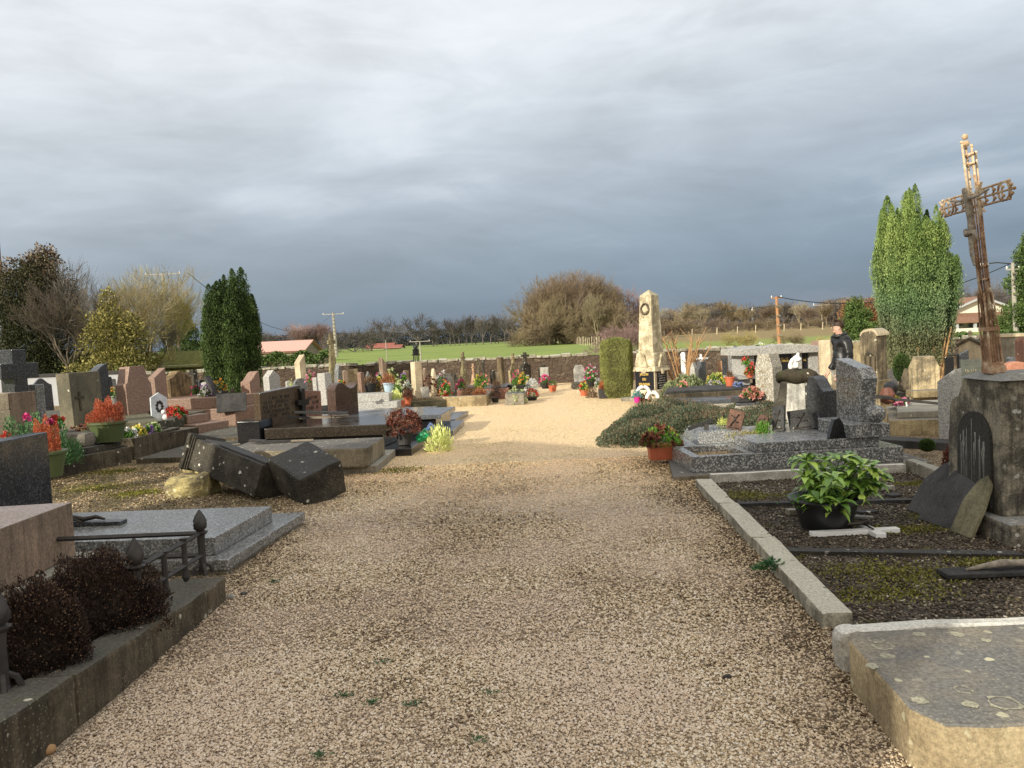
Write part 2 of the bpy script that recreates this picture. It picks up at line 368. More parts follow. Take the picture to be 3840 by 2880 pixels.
# gravel -----------------------------------------------------------
def gravel(name, attr):
    m, t = M_(name); p = t.pos(); s = t.sep(p)
    if attr:
        r = t.n('ShaderNodeAttribute', attribute_name='tone').outputs['Fac']; edge = None
    else:
        flat = t.map(p, (1, 1, 0))
        cell = 82
        r = t.sep(t.vor(flat, cell, 'Color'))[0]
        edge = t.vor(flat, cell, 'Distance', 'DISTANCE_TO_EDGE')
    big = t.noise(p, .55, 5, .6); mid = t.noise(p, 2.3, 5, .65)
    # distance from the middle of the path
    xc = t.math('SUBTRACT', s[0], t.math('ADD', t.math('MULTIPLY', s[1], .07), -.15))
    ax = t.math('ABSOLUTE', xc)
    wob = t.math('MULTIPLY', t.math('SUBTRACT', mid, .5), 1.3)
    xr_ = t.math('ADD', t.math('SUBTRACT', s[0], t.math('MULTIPLY', s[1], .07)), wob)
    eR = t.n('ShaderNodeMapRange', {0: xr_, 1: .62, 2: 1.25}).outputs[0]
    eL = t.math('MULTIPLY', t.n('ShaderNodeMapRange', {0: t.math('MULTIPLY', t.math('ADD', s[0], wob), -1.0), 1: 1.5, 2: 2.3}).outputs[0], .75)
    st_ = t.math('MULTIPLY', t.math('SUBTRACT', 1, t.math('MULTIPLY', t.math('ABSOLUTE', t.math('ADD', xr_, 1.0)), 1.5), clamp=True), .42)
    e1 = t.math('ADD', t.math('ADD', eR, eL), st_, clamp=True)
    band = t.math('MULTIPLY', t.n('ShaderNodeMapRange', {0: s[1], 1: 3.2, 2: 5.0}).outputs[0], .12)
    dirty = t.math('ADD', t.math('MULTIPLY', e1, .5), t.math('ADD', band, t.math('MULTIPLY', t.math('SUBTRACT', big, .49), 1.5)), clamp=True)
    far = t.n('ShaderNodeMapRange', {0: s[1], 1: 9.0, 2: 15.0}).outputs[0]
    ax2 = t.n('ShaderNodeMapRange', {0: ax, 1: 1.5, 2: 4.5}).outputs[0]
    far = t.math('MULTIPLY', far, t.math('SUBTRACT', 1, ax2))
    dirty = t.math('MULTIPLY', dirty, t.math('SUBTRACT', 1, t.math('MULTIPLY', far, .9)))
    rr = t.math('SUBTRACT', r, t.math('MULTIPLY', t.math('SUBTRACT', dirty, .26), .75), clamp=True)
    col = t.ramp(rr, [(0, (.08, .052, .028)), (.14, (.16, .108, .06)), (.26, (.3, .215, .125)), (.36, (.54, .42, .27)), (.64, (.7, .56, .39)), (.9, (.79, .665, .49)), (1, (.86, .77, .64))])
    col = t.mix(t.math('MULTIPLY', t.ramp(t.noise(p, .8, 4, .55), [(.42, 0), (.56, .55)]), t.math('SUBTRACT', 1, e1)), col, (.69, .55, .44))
    sun_pool = t.n('ShaderNodeMapRange', {0: s[1], 1: 7.5, 2: 11.5}).outputs[0]
    col = t.mix(t.math('MULTIPLY', sun_pool, .85), col, t.mix(1, col, (1.95, 1.78, 1.38), 'MULTIPLY'))  # sunlit pool of the far path put into the gravel colour
    # plots beside the path: dark wet gravel with moss
    rp = t.n('ShaderNodeMapRange', {0: t.math('SUBTRACT', s[0], t.math('MULTIPLY', s[1], .068)), 1: 1.36, 2: 1.42}).outputs[0]
    yl = t.n('ShaderNodeMapRange', {0: s[1], 1: 8.7, 2: 9.0}).outputs[0]
    plot = t.math('MULTIPLY', rp, t.math('SUBTRACT', 1, yl))
    dk = t.ramp(t.math('ADD', r, t.math('MULTIPLY', t.math('SUBTRACT', mid, .55), .6)), [(0, (.03, .023, .016)), (.45, (.085, .066, .046)), (.75, (.17, .135, .1)), (.93, (.3, .25, .18)), (.97, (.5, .44, .36)), (1, (.6, .54, .46))])
    col = t.mix(plot, col, dk)
    # left side earth with moss
    lf = t.n('ShaderNodeMapRange', {0: t.math('ADD', s[0], t.math('MULTIPLY', mid, 1.2)), 1: -2.2, 2: -1.3}).outputs[0]
    earth = t.math('MULTIPLY', t.math('SUBTRACT', 1, lf), t.ramp(mid, [(.35, .3), (.55, .9)]))
    col = t.mix(earth, col, t.ramp(r, [(0, (.05, .038, .018)), (.6, (.15, .11, .055)), (.85, (.28, .22, .12)), (1, (.55, .48, .33))]))
    rt = t.n('ShaderNodeMapRange', {0: s[0], 1: 2.6, 2: 3.4}).outputs[0]
    col = t.mix(t.math('MULTIPLY', t.math('MULTIPLY', rt, yl), .6), col, t.ramp(r, [(0, (.06, .045, .025)), (.6, (.17, .125, .07)), (1, (.5, .42, .3))]))
    mossn = t.noise(p, 1.9, 7, .7)
    side = t.math('ADD', plot, t.math('MULTIPLY', earth, .8), clamp=True)
    mo = t.math('MULTIPLY', t.ramp(mossn, [(.56, 0), (.63, 1)]), side)
    mo = t.math('ADD', mo, t.math('MULTIPLY', t.ramp(t.noise(p, 3.5, 6, .7), [(.64, 0), (.72, .5)]), t.math('MULTIPLY', dirty, t.math('SUBTRACT', 1, far))), clamp=True)
    col = t.mix(t.math('MULTIPLY', mo, .85), col, t.ramp(t.noise(p, 70, 4), [(.3, (.05, .05, .01)), (.7, (.2, .19, .035))]))
    h = None
    if edge is not None:
        gap = t.ramp(edge, [(0, .25), (.14, 1)])
        col = t.mix(1, col, gap, 'MULTIPLY')
        h = t.math('ADD', t.math('MULTIPLY', t.ramp(edge, [(0, 0), (.3, 1)]), .8), t.math('MULTIPLY', r, .8))
    else: h = t.noise(p, 150, 3)
    t.bsdf(col, .8, bump=h, bstr=.8 if edge is not None else .2, bdist=.009, Specular_IOR_Level=.3)
    return m
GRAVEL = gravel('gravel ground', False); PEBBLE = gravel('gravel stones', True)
def fieldmat():
    m, t = M_('meadow grass'); p = t.pos(); s = t.sep(p)
    n = t.noise(t.map(p, (.12, .3, 1)), 1.0, 7, .75); n2 = t.noise(p, 1.6, 6, .75)
    g = t.ramp(t.math('ADD', t.math('MULTIPLY', n, .6), t.math('MULTIPLY', n2, .4)), [(.36, (.085, .14, .022)), (.47, (.17, .24, .038)), (.6, (.28, .335, .065))])
    b = t.ramp(n2, [(.3, (.15, .1, .042)), (.7, (.33, .23, .1))])
    f = t.n('ShaderNodeMapRange', {0: t.math('ADD', s[0], t.math('MULTIPLY', n, 14)), 1: 22, 2: 34}).outputs[0]
    f2 = t.n('ShaderNodeMapRange', {0: t.math('ADD', s[1], t.math('MULTIPLY', n, 40)), 1: 112, 2: 130}).outputs[0]
    f3 = t.math('MULTIPLY', f, t.math('ADD', t.math('MULTIPLY', f2, .8), .12))
    g = t.mix(t.math('MULTIPLY', f, .6), g, (.22, .28, .06))
    col = t.mix(f3, g, b)
    far = t.n('ShaderNodeMapRange', {0: s[1], 1: 280, 2: 420}).outputs[0]
    col = t.mix(far, col, (.03, .032, .028))
    t.bsdf(col, .95, bump=t.noise(p, 3, 5), bstr=.5, bdist=.1); return m
FIELD = fieldmat()
def rubble():
    m, t = M_('rubble wall'); p = t.pos()
    q = t.map(p, (1, 1, 1.6)); r = t.sep(t.vor(q, 5.5, 'Color'))[0]; e = t.vor(q, 5.5, 'Distance', 'DISTANCE_TO_EDGE')
    c = t.ramp(r, [(0, (.08, .06, .045)), (.5, (.15, .115, .085)), (1, (.28, .23, .17))])
    n = t.noise(p, 1.3, 7, .7)
    c = t.mix(t.ramp(n, [(.42, .95), (.6, .4)]), c, (.12, .085, .062))
    c = t.mix(1, c, t.ramp(t.noise(p, 25, 5, .8), [(.3, .5), (.7, 1.4)]), 'MULTIPLY')
    c = t.mix(1, c, (.78, .76, .74), 'MULTIPLY')
    c = t.mix(t.math('MULTIPLY', t.ramp(e, [(0, 1), (.05, 0)]), .3), c, (.06, .045, .03))
    t.bsdf(c, .95, bump=t.math('ADD', t.ramp(e, [(0, 0), (.12, 1)]), t.noise(p, 18, 5)), bstr=.8, bdist=.03); return m
RUBBLE = rubble()
def corrug():
    m, t = M_('pink corrugated roof'); p = t.pos()
    w = t.n('ShaderNodeTexWave', {'Vector': t.map(p, (1, 0, 0)), 'Scale': 1.3}, wave_type='BANDS').outputs[1]
    c = t.mix(t.ramp(w, [(.3, 0), (.7, 1)]), (.58, .32, .26), (.7, .42, .35)); t.bsdf(c, .6); return m
CORRUG = corrug()
# ------------------------------------------------------------------ world and sun
SUN_EL = 21.0; SUN_DIR = Vector((-.68, -.73, math.tan(rad(SUN_EL)))).normalized()
W = bpy.data.worlds.new('World'); SC.world = W; W.use_nodes = True
t = NT(W.node_tree)
sky = t.n('ShaderNodeTexSky', sky_type='NISHITA', sun_disc=False, sun_elevation=rad(SUN_EL), sun_rotation=math.atan2(-.68, -.73)).outputs[0]
dv = t.n('ShaderNodeTexCoord').outputs['Generated']; s = t.sep(dv)
den = t.math('ADD', t.math('MAXIMUM', s[2], 0.0), .25)
px = t.math('DIVIDE', s[0], den); py = t.math('DIVIDE', s[1], den)
pv = t.n('ShaderNodeCombineXYZ', {0: px, 1: py, 2: 0.0}).outputs[0]
w1 = t.noise(t.map(dv, (1.5, 1.5, 4.6), (3.4, 2.9, .3), (rad(8), rad(-9), 0)), 1.55, 9, .55, .5)
w2 = t.noise(t.map(dv, (1.4, 1.4, 5.5), (8.3, 4.1, 0), (rad(-6), rad(-13), 0)), 4.2, 8, .55, .6)
w3 = t.noise(t.map(pv, (.5, .9, 1), (1.9, 7.3, 0)), .8, 3, .5)
cl = t.math('ADD', t.math('MULTIPLY', w1, .5), t.math('ADD', t.math('MULTIPLY', w2, .25), t.math('MULTIPLY', w3, .25)))
el = t.math('MAXIMUM', s[2], 0.0)
az = t.math('DIVIDE', s[0], t.math('MAXIMUM', s[1], .05)) 
azc = t.n('ShaderNodeClamp', {0: az, 1: -1.2, 2: 1.2}).outputs[0]
base = t.ramp(t.math('SUBTRACT', el, t.math('MULTIPLY', azc, .075)), [(0, (.165, .22, .31)), (.045, (.215, .285, .385)), (.10, (.325, .395, .48)), (.17, (.50, .565, .64)), (.25, (.71, .77, .83)), (.35, (.90, .94, .98)), (.7, (.98, 1.0, 1.01))])
v = t.n('ShaderNodeMapRange', {0: cl, 1: .34, 2: .66, 3: -1.0, 4: 1.0}).outputs[0]
gain = t.n('ShaderNodeMapRange', {0: el, 1: .0, 2: .16, 3: .10, 4: .30}).outputs[0]
fac = t.math('ADD', 1.0, t.math('MULTIPLY', v, gain))
cc = t.n('ShaderNodeVectorMath', {0: base, 'Scale': fac}, operation='SCALE').outputs[0]
# brighter, whiter bands
wb = t.math('MULTIPLY', t.ramp(cl, [(.5, 0), (.66, 1)]), t.n('ShaderNodeMapRange', {0: el, 1: .03, 2: .25, 3: .15, 4: .6}).outputs[0])
cc = t.mix(wb, cc, (.86, .87, .9))
skyc = t.n('ShaderNodeVectorMath', {0: sky, 'Scale': .10}, operation='SCALE').outputs[0]
fin = t.mix(.88, skyc, cc)
back = t.n('ShaderNodeMapRange', {0: s[1], 1: .35, 2: -.5, 3: 0.0, 4: 1.0}).outputs[0]
back = t.math('MULTIPLY', back, t.n('ShaderNodeMapRange', {0: s[2], 1: -.05, 2: .35}).outputs[0])
fin = t.mix(back, fin, (1.2, 1.12, 1.0))
bg = t.n('ShaderNodeBackground', {0: fin, 1: 1.0})
t.n('ShaderNodeOutputWorld', {0: bg.outputs[0]})
sl = bpy.data.lights.new('sun', 'SUN'); sl.energy = 5.0; sl.angle = rad(.55); sl.color = (1, .93, .77)
so = bpy.data.objects.new('sun', sl); COL.objects.link(so)
so.rotation_euler = (-SUN_DIR).to_track_quat('-Z', 'Y').to_euler(); so.location = (-20, -20, 15)
# ------------------------------------------------------------------ ground
def terr(x, y):
    h = 0.0
    if y > 40: h += .004*(y-40)*max(0, min(1, (x-15)/40))
    if y > 300: h += (y-300)*.004
    return h
def sheet(name, xs, ys, z, mat, fn=None):
    V = []; F = []
    for j, y in enumerate(ys):
        for i, x in enumerate(xs): V.append((x, y, z + (fn(x, y) if fn else 0)))
    n = len(xs)
    for j in range(len(ys)-1):
        for i in range(n-1): F.append((j*n+i, j*n+i+1, (j+1)*n+i+1, (j+1)*n+i))
    o = npmesh(name, V, F, mat, smooth=True); return tag(o, kind='structure')
xs = [-3000, -1200, -500, -250] + list(range(-150, 260, 10)) + [350, 600, 1200, 3000]
ys = [-300, -100, -40, 0, 26] + list(range(30, 120, 6)) + list(range(120, 420, 15)) + [500, 800, 1500, 3000]
sheet('ground', xs, ys, -.012, FIELD, terr)
gx = np.arange(-24, 24.01, .5); gy = np.arange(-12, 28.1, .5)
def micro(x, y): return .012*mn.noise(Vector((x*.8, y*.8, 3)))
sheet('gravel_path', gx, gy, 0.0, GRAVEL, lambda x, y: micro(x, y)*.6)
# loose stones lying on the path and the plots
def pebbles():
    pts = []
    def scatter(n, x0, x1, y0, y1, size):
        x = RNG.uniform(x0, x1, n); y = RNG.uniform(y0, y1, n); s = RNG.uniform(.7, 1.35, n)*size
        k = np.abs(x/np.maximum(y, .1)) < .70
        pts.append(np.stack([x, y, s], 1)[k])
    scatter(78000, -1.95, 1.6, 2.1, 4.2, .0062)
    scatter(52000, -2.1, 1.75, 4.2, 7.0, .0068)
    scatter(22000, -2.6, 2.0, 7.0, 10.5, .008)
    scatter(16000, 1.65, 4.6, 4.2, 8.7, .0085)
    scatter(7000, -6.5, -2.2, 7.6, 11.5, .010)
    P = np.concatenate(pts); N = len(P)
    cube = np.array([(-1, -1, -1), (1, -1, -1), (1, 1, -1), (-1, 1, -1), (-1, -1, 1), (1, -1, 1), (1, 1, 1), (-1, 1, 1)], float)*.62
    fc = np.array([(0, 3, 2, 1), (4, 5, 6, 7), (0, 1, 5, 4), (1, 2, 6, 5), (2, 3, 7, 6), (3, 0, 4, 7)])
    V = cube[None]*(1+RNG.uniform(-.42, .42, (N, 8, 3)))
    V *= RNG.uniform(.7, 1.35, (N, 1, 3))*np.array([1, 1, .62]); V *= P[:, 2][:, None, None]
    a = RNG.uniform(0, 6.28, N); b = RNG.normal(0, .35, N)
    ca, sa, cb, sb = np.cos(a), np.sin(a), np.cos(b), np.sin(b)
    x, y, z = V[..., 0], V[..., 1], V[..., 2]
    y, z = y*cb[:, None]-z*sb[:, None], y*sb[:, None]+z*cb[:, None]
    x, y = x*ca[:, None]-y*sa[:, None], x*sa[:, None]+y*ca[:, None]
    V = np.stack([x+P[:, 0:1], y+P[:, 1:2], z+.003+.005*RNG.random((N, 1))], -1).reshape(-1, 3)
    F = (fc[None]+(np.arange(N)*8)[:, None, None]).reshape(-1, 4)
    o = npmesh('loose_gravel', V, F, PEBBLE, tone=np.repeat(RNG.random(N), 8), smooth=True)
    tag(o, 'loose beige and brown gravel covering the path between the graves', 'gravel', kind='stuff')
pebbles()
# ------------------------------------------------------------------ cemetery walls
WY = 27.6
def wall(name, label, x0, x1, y, h, mat, cope, copemat, rz=0, th=.4, lump=True):
    r = thing(name, label, 'wall', (x0, y, 0), rz); L = x1-x0
    MB().bz(0, L, 0, th, -.1, h).build('wall_body', mat, r, ramp=.0)
    b = MB(); x = 0
    if lump:
        while x < L:
            w = random.uniform(.18, .42); hh = random.uniform(.07, .12)
            if random.random() < .93:
                b.box((x+w/2, th/2+random.uniform(-.03, .03), h+hh/2-.02), (w*.93, th+random.uniform(0, .12), hh), (random.uniform(-.1, .1), random.uniform(-.08, .08), random.uniform(-.1, .1)))
            x += w
        b.build('coping', copemat, r, bevel=.02, ramp=.0)
    else:
        b.bz(-.05, L+.05, -.06, th+.06, h+.002, h+.1); b.build('coping', copemat, r, bevel=.01)
    return r
wall('stone_wall', 'long brown rubble wall with pale coping stones closing the cemetery', -13.2, 25, WY, .92, RUBBLE, 1, KERB)
wall('white_wall', 'white rendered wall with dark coping behind the left graves', -34, -13.4, WY-.4, 1.0, WALLW, 1, COPED, lump=False)
wall('side_wall', 'old wall with smooth pale coping below the bungalow', 14.6, 26, WY-3.2, 1.0, CONC, 1, LIME2, lump=False)
# ------------------------------------------------------------------ trees
def branch_mesh(seed, H, trunk_r, depth=5, spread=.5, up=.12, first=.25, nb=(2, 4), wig=.18, minr=.008, lenk=.72, twig=1.0, cone=0):
    rs = random.Random(seed); big = []; small = []
    def grow(p, d, L, r, dep):
        k = 3 if dep > 1 else 2
        pts = [p]; q = p.copy(); dd = d.copy()
        for i in range(k):
            dd = (dd + Vector((rs.gauss(0, wig), rs.gauss(0, wig), rs.gauss(0, wig)+up))).normalized()
            q = q + dd*(L/k); pts.append(q.copy())
        r2 = max(r*.62, minr*.6)
        rr = [r+(r2-r)*i/k for i in range(k+1)]
        (big if r > trunk_r*.2 else small).append((pts, rr))
        if dep == 0: return
        n = rs.randint(*nb)
        for i in range(n):
            f = rs.uniform(.35, 1.0) if i else 1.0
            a = rs.uniform(0, 6.28)
            idx = min(k-1, int(f*k)); base = pts[idx].lerp(pts[idx+1], f*k-idx)
            o = Vector((math.cos(a), math.sin(a), 0)); s = spread*(rs.uniform(.5, 1.3) if i else rs.uniform(.1, .5))
            nd = (dd+(dd.cross(o)).normalized()*s+o*s*.4).normalized()
            grow(base, nd, L*lenk*rs.uniform(.75, 1.2), max(minr, r2*rs.uniform(.6, .9)), dep-1)
    tr = [Vector((0, 0, 0))]; n = 6
    for i in range(1, n+1): tr.append(Vector((rs.gauss(0, .015)*H, rs.gauss(0, .015)*H, H*first*i/n)))
    big.append((tr, [trunk_r*(1.25-.4*i/n) for i in range(n+1)]))
    m = rs.randint(4, 6)
    for i in range(m):
        a = 6.28*i/m+rs.uniform(-.4, .4); f = rs.uniform(.75, 1)
        grow(tr[-1]*f, Vector((math.cos(a)*spread*1.3, math.sin(a)*spread*1.3, 1)).normalized() if i else Vector((0, 0, 1)), H*(1-first)*.42*rs.uniform(.8, 1.1), trunk_r*.6, depth-1)
    zmax = max(p.z for pts, _ in big+small for p in pts); k = H/zmax
    def mesh(lst, name, n, mat, tw=1):
        b = MB()
        for pts, rr in lst: b.tube([p*k for p in pts], [x*tw for x in rr], n, False)
        me = bpy.data.meshes.new(name); me.from_pydata(b.v, [], b.f); me.materials.append(mat); return me
    return lambda mat, mat2=None: (mesh(big, 'trunk', 6, mat), mesh(small, 'crown', 3, mat2 or mat, twig))
_tm = {}
def bare(kind, mat):
    if (kind, mat.name) not in _tm: _tm[(kind, mat.name)] = BK[kind](mat)
    return _tm[(kind, mat.name)]
BK = {
 'oak': branch_mesh(3, 10, .2, 6, .55, .03, .16, (3, 5), .22, .016, .76, 1.0),
 'oak2': branch_mesh(8, 10, .16, 6, .45, .05, .16, (3, 5), .22, .014, .76, 1.0),
 'tall': branch_mesh(5, 10, .15, 6, .33, .1, .2, (3, 5), .17, .014, .76, 1.0),
 'tall2': branch_mesh(15, 10, .13, 6, .37, .09, .22, (3, 5), .17, .014, .76, 1.0),
 'bushy': branch_mesh(22, 10, .2, 6, .66, .05, .08, (3, 4), .2, .024, .72, 1.0),
 'fine': branch_mesh(41, 10, .12, 6, .3, .1, .3, (3, 4), .2, .0075, .78, 1.0),
 'fine2': branch_mesh(47, 10, .11, 6, .24, .13, .3, (3, 4), .2, .0075, .78, 1.0),
 'rowa': branch_mesh(51, 10, .2, 5, .36, .1, .28, (3, 4), .16, .034, .76, 1.0),
 'rowb': branch_mesh(52, 10, .18, 5, .42, .08, .3, (3, 4), .16, .034, .76, 1.0),
 'rowo': branch_mesh(53, 10, .24, 5, .6, .04, .2, (3, 4), .2, .034, .76, 1.0),
 'shrub': branch_mesh(31, 10, .16, 6, .8, .06, .03, (3, 4), .22, .028, .7, 1.0),
}
def bare_tree(sx, ybase, ytop, Y, kind, mat, label, group=None, wide=1.0, name='bare_tree', twigs=None):
    b = D(sx, ybase, Y); tp = D(sx, ytop, Y); z0 = terr(b.x, Y)-.05; h = tp.z-z0
    r = thing(name, label, 'tree', (b.x, Y, z0), random.uniform(0, 360), group)
    s = h/10; r.scale = (s*wide, s*wide, s)
    tr, cr = bare(kind, mat)
    link('trunk', tr, r); link('crown', cr if twigs is None else bare(kind, twigs)[1], r); return r
# row on the far side of the green meadow
gl = 'bare trees along the far side of the meadow'
lab = 'leafless grey tree in the dense row beyond the green meadow'
row = [(1452, 1188, 'oak'), (1565, 1176, 'oak'), (1625, 1205, 'oak2'), (1690, 1192, 'tall'), (1722, 1200, 'tall2'), (1750, 1180, 'tall'), (1785, 1178, 'tall2'),
       (1812, 1188, 'tall'), (1842, 1178, 'tall2'), (1870, 1175, 'tall'), (1895, 1182, 'tall2'), (1920, 1178, 'tall'), (1705, 1215, 'tall'), (1770, 1205, 'tall'), (1858, 1200, 'tall2'), (1640, 1225, 'tall')]
labs = {0: 'rounded leafless oak beside the long red roof', 1: 'widest leafless oak standing left of the meadow tree row', 2: 'small leafless tree just right of the wide oak'}
for i, (sx, yt, k) in enumerate(row):
    bare_tree(sx, 1300, yt-6, 235+random.uniform(-10, 20), {'oak': 'rowo', 'oak2': 'rowb', 'tall': 'rowa', 'tall2': 'rowb'}[k], BARKD, labs.get(i, lab), None if i in labs else gl, 1.35 if k[:3] == 'oak' else .9)
for i, (sx, yt) in enumerate([(1130, 1200), (1175, 1208), (1215, 1196)]):
    bare_tree(sx, 1290, yt, 190, ['tall2', 'bushy', 'tall'][i], BARKP, ['mauve leafless birch directly behind the pink roofed barn', 'mauve twiggy tree behind the right end of the barn', 'mauve leafless tree touching the lattice pylon'][i], wide=1.2)
bare_tree(1330, 1305, 1218, 170, 'shrub', BARKD, 'broad round leafless tree right of the wooden power pole', wide=1.4)
bare_tree(1260, 1305, 1225, 180, 'shrub', BARKD, 'low spreading leafless tree behind the stone cross', wide=1.3)
bare_tree(1395, 1305, 1240, 200, 'oak', BARKD, 'faint leafless tree in front of the red farm roof', wide=1.0)
bare_tree(1010, 1300, 1230, 150, 'tall', BARKD, 'small leafless tree between the yew and the barn roof')
# the big clump
clump = [(2045, 1075, 150, 'bushy', BARKG), (2055, 1030, 152, 'bushy', BARKG), (2110, 1012, 156, 'bushy', BARKF), (2165, 1005, 158, 'bushy', BARKF), (2215, 1020, 155, 'bushy', BARKG),
         (2265, 1045, 152, 'bushy', BARKG), (2085, 1085, 146, 'bushy', BARKG), (2150, 1070, 148, 'bushy', BARKF), (2330, 1062, 158, 'bushy', BARKP), (2060, 1120, 142, 'bushy', BARKG), (2190, 1110, 142, 'shrub', BARKG),
         (2285, 1120, 140, 'bushy', BARKG), (1985, 1135, 150, 'rowb', BARKG), (2375, 1090, 160, 'oak', BARKP), (2240, 1075, 138, 'tall', BARKL)]
for i, (sx, yt, Y, k, m) in enumerate(clump):
    k = 'rowo' if i % 3 == 1 else k
    bare_tree(sx, 1300, yt, Y, k, m, 'brown leafless tree massed in the big rounded clump behind the meadow', 'trees of the big clump', .74)
# undergrowth under the clump and woods on the right
rs = random.Random(4)
for i in range(14):
    sx = 1975+i*31; bare_tree(sx, 1300, 1215-rs.uniform(0, 30), 150+rs.uniform(-12, 18), 'shrub', [BARKG, BARKF][i % 2], 'leafless undergrowth shrub at the foot of the big clump', 'undergrowth of the big clump', 1.5, 'bare_shrub')
def haze(sx, yt, yb, Y, wpx, n, L, Wd, mat):
    # fine twigs filling a rounded crown; becomes the 'twigs' part of the nearest tree already standing there
    c = D(sx, (yt+yb)/2, Y); rz = (D(sx, yt, Y).z-D(sx, yb, Y).z)/2; rx = wpx/2/3.75/FPX*Y
    best = min([o for o in bpy.data.objects if o.name.startswith('bare_tree')], key=lambda o: (o.location-Vector((c.x, Y, 0))).length)
    d = sph(n); rr = RNG.random(n)**.42; C = d*rr[:, None]*[rx, rx*.8, rz]; C[:, :2] *= (.72+.28*np.clip((C[:, 2:3]/rz+1)/1.1, 0, 1))
    dr = d*[1, 1, .8]+[0, 0, .7]+RNG.normal(0, .35, (n, 3)); sc = best.scale
    M = best.matrix_basis.copy(); bpy.context.view_layer.update(); Mi = best.matrix_world.inverted(); A = np.array(Mi)
    P = C+np.array([c.x, Y, c.z]); P = P@A[:3, :3].T+A[:3, 3]; dr = dr@A[:3, :3].T; k = 1/sc.z
    return leaves('twigs', P, dr, RNG.uniform(.6, 1.4, n)*L*k, Wd*k, RNG.random(n), mat, best)
F_TWIG = mk('fine brown twigs', (.1, .07, .045), (.3, .22, .14)); F_TWIGY = mk('fine yellow twigs', (.2, .16, .06), (.5, .42, .17)); F_TWIGG = mk('fine grey twigs', (.08, .07, .06), (.24, .21, .18))
for i, (sx, yt, wp) in enumerate([(2015, 1085, 120), (2065, 1040, 150), (2120, 1020, 170), (2180, 1010, 170), (2235, 1030, 160), (2285, 1060, 130), (2100, 1110, 170), (2190, 1110, 180), (2020, 1140, 130), (2270, 1130, 130)]):
    haze(sx, yt, yt+190, 148+i*.7, wp, 3000, 1.3, .05, F_TWIG)
prof = [(2400, 1190), (2460, 1165), (2520, 1160), (2580, 1150), (2640, 1135), (2700, 1135), (2760, 1150), (2820, 1140), (2880, 1150), (2940, 1135), (3000, 1125), (3060, 1140), (3120, 1130), (3180, 1120), (3240, 1130), (3300, 1130)]
for i in range(40):
    sx = 2400+i*23+rs.uniform(-10, 10); yt = np.interp(sx, [p[0] for p in prof], [p[1] for p in prof])+rs.uniform(-22, 16)
    bare_tree(sx, 1235, yt, 250+rs.uniform(-25, 25), rs.choice(['rowa', 'rowb', 'rowa', 'bushy']), rs.choice([BARKG, BARKF, BARKL, BARKD]), 'leafless tree in the brown wood beyond the right field', 'trees of the right wood', 1.25)
for i in range(22):
    sx = 2420+i*42+rs.uniform(-15, 15)
    bare_tree(sx, 1250, 1188+rs.uniform(-10, 22), 205+rs.uniform(-8, 10), 'shrub', rs.choice([BARKF, BARKF, BARKG]), 'low brown thicket bush lining the wood edge', 'thicket along the wood edge', 1.7, 'bare_shrub')
def wood_mass(name, x0, x1, y, z0, h, n, mat, label, hv=.3, amp=1.0):
    xs_ = RNG.uniform(x0, x1, n); hh = h*(1-hv*.5+hv*np.array([mn.noise(Vector((x*.06, y*.1, 0))) for x in xs_])+.1*np.array([mn.noise(Vector((x*.4, 0, 5))) for x in xs_]))
    C = np.stack([xs_, y+RNG.uniform(-8, 8, n), z0+hh*RNG.random(n)**.8], 1)
    o = leaves(name, C, RNG.normal(size=(n, 3))*[.5, .3, 1.2], RNG.uniform(.9, 2.0, n)*amp, RNG.uniform(.35, .9, n)*amp, RNG.random(n), mat)
    tag(o, label, 'wood', kind='stuff'); return o
F_FARW = mk('far dark wood', (.014, .017, .015), (.045, .045, .04)); F_FARB = mk('far brown wood', (.04, .034, .028), (.115, .095, .072))
wood_mass('far_wood', -140, 40, 330, -1, 8.5, 40000, F_FARW, 'dark distant wood behind the far side of the meadow', .3, .5)
wood_mass('far_wood', 35, 260, 300, .5, 10.5, 60000, F_FARB, 'brown distant wood behind the right field', .45, .45)
# conifers -------------------------------------------------------------
def plume_tree(name, label, pos, plumes, mat, n, leaf, trunkr=.12, trunkh=.6, tw=None, extra=None):
    r = thing(name, label, 'tree', pos)
    C = []; Dd = []; T = []
    for (bx, by, bz, tx, ty, tz, rr) in plumes:
        k = int(n*rr*(tz-bz)**.9)
        f = RNG.random(k)**.85; a = RNG.uniform(0, 6.28, k)
        w = rr*np.minimum(1, (1-f)**.62*1.25)*np.minimum(1, .55+f*3)*(1-.35*RNG.random(k)**2)
        w = w*(1+.22*np.sin(a*5+f*19+bx*9))
        cx = bx+(tx-bx)*f+np.cos(a)*w; cy = by+(ty-by)*f+np.sin(a)*w; cz = bz+(tz-bz)*f
        C.append(np.stack([cx, cy, cz], 1)); pt = RNG.normal(0, .14); o = np.stack([np.cos(a)*.45, np.sin(a)*.45, np.full(k, 1.0)], 1)+RNG.normal(0, .28, (k, 3)); Dd.append(o)
        T.append(np.clip(-.12+.62*(w/(rr+1e-6))+.42*f+RNG.normal(0, .15, k)+pt, 0, 1))  # shading painted as tone: plume bases and inner leaves darker
    C = np.concatenate(C); Dd = np.concatenate(Dd); T = np.concatenate(T)
    leaves('crown', C, Dd, RNG.uniform(.7, 1.5, len(C))*leaf, RNG.uniform(.3, .6, len(C))*leaf, T, mat, r)
    b = MB()
    for i in range(6):
        a = i*1.05; b.tube([(0.05*math.cos(a), .05*math.sin(a), -.05), (.2*math.cos(a), .2*math.sin(a), trunkh), (.35*math.cos(a), .35*math.sin(a), trunkh*2)], [trunkr*.5, trunkr*.4, trunkr*.2], 6)
    b.build('trunk', tw or BARK, r); return r
